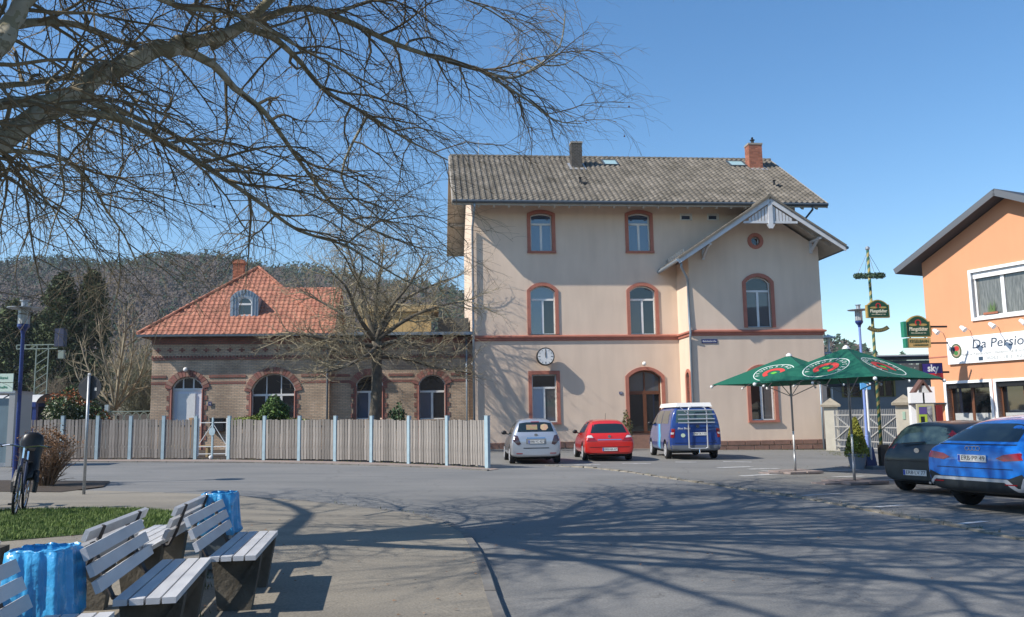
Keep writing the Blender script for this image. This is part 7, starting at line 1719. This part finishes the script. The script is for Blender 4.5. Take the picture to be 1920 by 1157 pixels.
# other bare scrub behind, leafing shrubs
def scrub(name, label, pxc, pyt, wpx, y, seed, m, n=40, cat='shrub', fan=.5, base=None, twr=.010, grp=None):
    x = D(pxc, 780, y).x; zt = D(pxc, pyt, y).z; g = gz(x) if base is None else base; t = thing(name, label, cat, (0,0,0), 0, grp); tt = Tree(seed); H_ = zt-g; R_ = wpx/2/F_PX*y
    for k in range(n):
        a = tt.r.uniform(0,6.283); q = tt.r.random()**.5; p = Vector((x+R_*.25*q*math.cos(a), y+R_*.25*q*math.sin(a), g)); e = Vector((x+R_*q*math.cos(a), y+R_*q*math.sin(a), g+H_*tt.r.uniform(.6,1)*(1-.25*q*q)))
        pp = smooth_path([p, p.lerp(e,.5)+Vector((0,0,H_*.1)), e], 3); rs_ = [twr*1.6-twr*i/(len(pp)-1) for i in range(len(pp))]; tt.tw.tube(pp, rs_, 4, cap=False)
        tt.grow(pp, rs_, 0, [(7/H_**.5, H_*.28, .4, .7, Vector((0,0,.15)), 3, 3, twr*.45), (9/H_**.5, H_*.12, .4, .8, Vector((0,0,.05)), 2, 3, twr*.3)])
    tt.tw.build('stems', m, t, kind='stuff'); return t, x, g
m_hedge = mat('brown_hedge_twig', (.20,.12,.065), .9, island=.4)
t, hx, hg = scrub('hedge_bush', 'clipped leafless brown bush on dark earth right of the bicycles', 92, 826, 100, 19.3, 31, m_hedge, 75, twr=.009)
leafcloud('dry_leaves', t, (hx, 19.3, hg+.95), .62, .36, 3200, .02, mat('dry_brown_leaf', (.22,.12,.06), .9, island=.4), seed=4)
MB().tube([(hx+.15,19.25,hg),(hx+.17,19.3,hg+.6)], .03, 6).build('stem', wood_brown, t)
scrub('bare_bush', 'leafless scrub between the conifers and the pale multi stemmed tree', 262, 640, 90, 50, 32, mat('grey_green_twig', (.20,.19,.12), .9, island=.3), 40, twr=.02)
scrub('bare_bush', 'leafless sapling clump in front of the conifers behind the signal', 110, 690, 70, 50, 33, mat('brown_sapling', (.20,.16,.11), .9, island=.3), 22, twr=.02)
bx2 = D(138,780,35).x; t = thing('photinia_bush', 'evergreen bush with red young leaves and cream blossom behind the fence at the left', 'shrub', (bx2, 35, gz(bx2)), 0)
leafcloud('leaves', t, (0,0,1.5), 1.15, .95, 9000, .06, mat('glossy_green_leaf', (.07,.11,.025), .5, (.035,.06,.015), 2, .3, island=.4), seed=5); leafcloud('red_leaves', t, (-.1,0,2.15), .8, .5, 900, .055, mat('copper_leaf', (.38,.12,.035), .6, island=.3), seed=6)
leafcloud('red_leaves', t, (1.05,0,1.3), .5, .5, 500, .05, mat('copper_leaf', (.38,.12,.035), .6), seed=12); leafcloud('blossom', t, (-.05,-.25,1.75), .95, .6, 900, .04, mat('cream_blossom', (.6,.55,.4), .7), seed=7); MB().tube([(0,0,0),(0,0,1.4)], .06, 6).build('stem', m_bark2, t)
bx3 = D(512,770,32).x; t = thing('laurel_bush', 'fresh green bush standing in front of the wide arched window', 'shrub', (bx3, 32.2, gz(bx3)), 0)
leafcloud('leaves', t, (0,0,1.55), .62, .62, 5200, .055, mat('laurel_leaf', (.10,.17,.03), .5, (.05,.09,.02), 2, .3, island=.4), seed=8); leafcloud('leaves', t, (-.9,0,1.35), .55, .25, 1800, .045, mat('young_leaf', (.24,.27,.05), .6, (.14,.18,.03), 3, .3, island=.3), seed=9); leafcloud('leaves', t, (.6,0,1.3), .6, .22, 1200, .045, mat('young_leaf', (.24,.27,.05), .6), seed=19); MB().tube([(0,0,0),(0,0,1.4)], .05, 6).build('stem', m_bark2, t)
bx4 = D(745,770,31.4).x; t = thing('rose_bush', 'small dark green bush behind the fence right of the garden tree', 'shrub', (bx4, 31.6, gz(bx4)), 0)
leafcloud('leaves', t, (0,0,1.55), .36, .42, 420, .06, mat('rose_leaf', (.06,.10,.04), .6, island=.4), seed=10); MB().tube([(0,0,0),(.02,0,1.8)], .03, 5).build('stem', m_bark2, t)
t = thing('pot_plant', 'slim green shrub at the wall between the red car and the blue van', 'shrub', (5.35, 40.9, -.1), 0); leafcloud('leaves', t, (0,0,.95), .30, .85, 800, .05, mat('winter_leaf', (.14,.13,.05), .7, island=.4), seed=13); MB().tube([(0,0,-.1),(0,0,.9)], .03, 5).build('stem', m_bark2, t)

mb = MB(); r = random.Random(44)
for k in range(900):
    x = r.uniform(-9, .2) if k < 620 else r.uniform(1, 8); y = r.uniform(3.5, 14) if k < 620 else r.uniform(8, 24)
    if k % 3 == 0 and k < 620: x = -2.7+r.gauss(0,.35); y = r.uniform(3, 9)
    z = (PZ(x, y) if inside((x, y), _pl) else gz(x))+.012; a = r.uniform(0,6.28); s_ = r.uniform(.012,.03)
    mb.add([(x+s_*math.cos(a), y+s_*math.sin(a), z), (x+s_*.6*math.cos(a+2), y+s_*.6*math.sin(a+2), z+.01*r.random()), (x+s_*.7*math.cos(a+3.6), y+s_*.7*math.sin(a+3.6), z)], [(0,1,2)])
mb.build('leaf_litter', mat('dry_brown_leaf', (.22,.12,.06), .9, island=.4), kind='stuff', label='scattered dry leaf bits and bark crumbs on the paving')
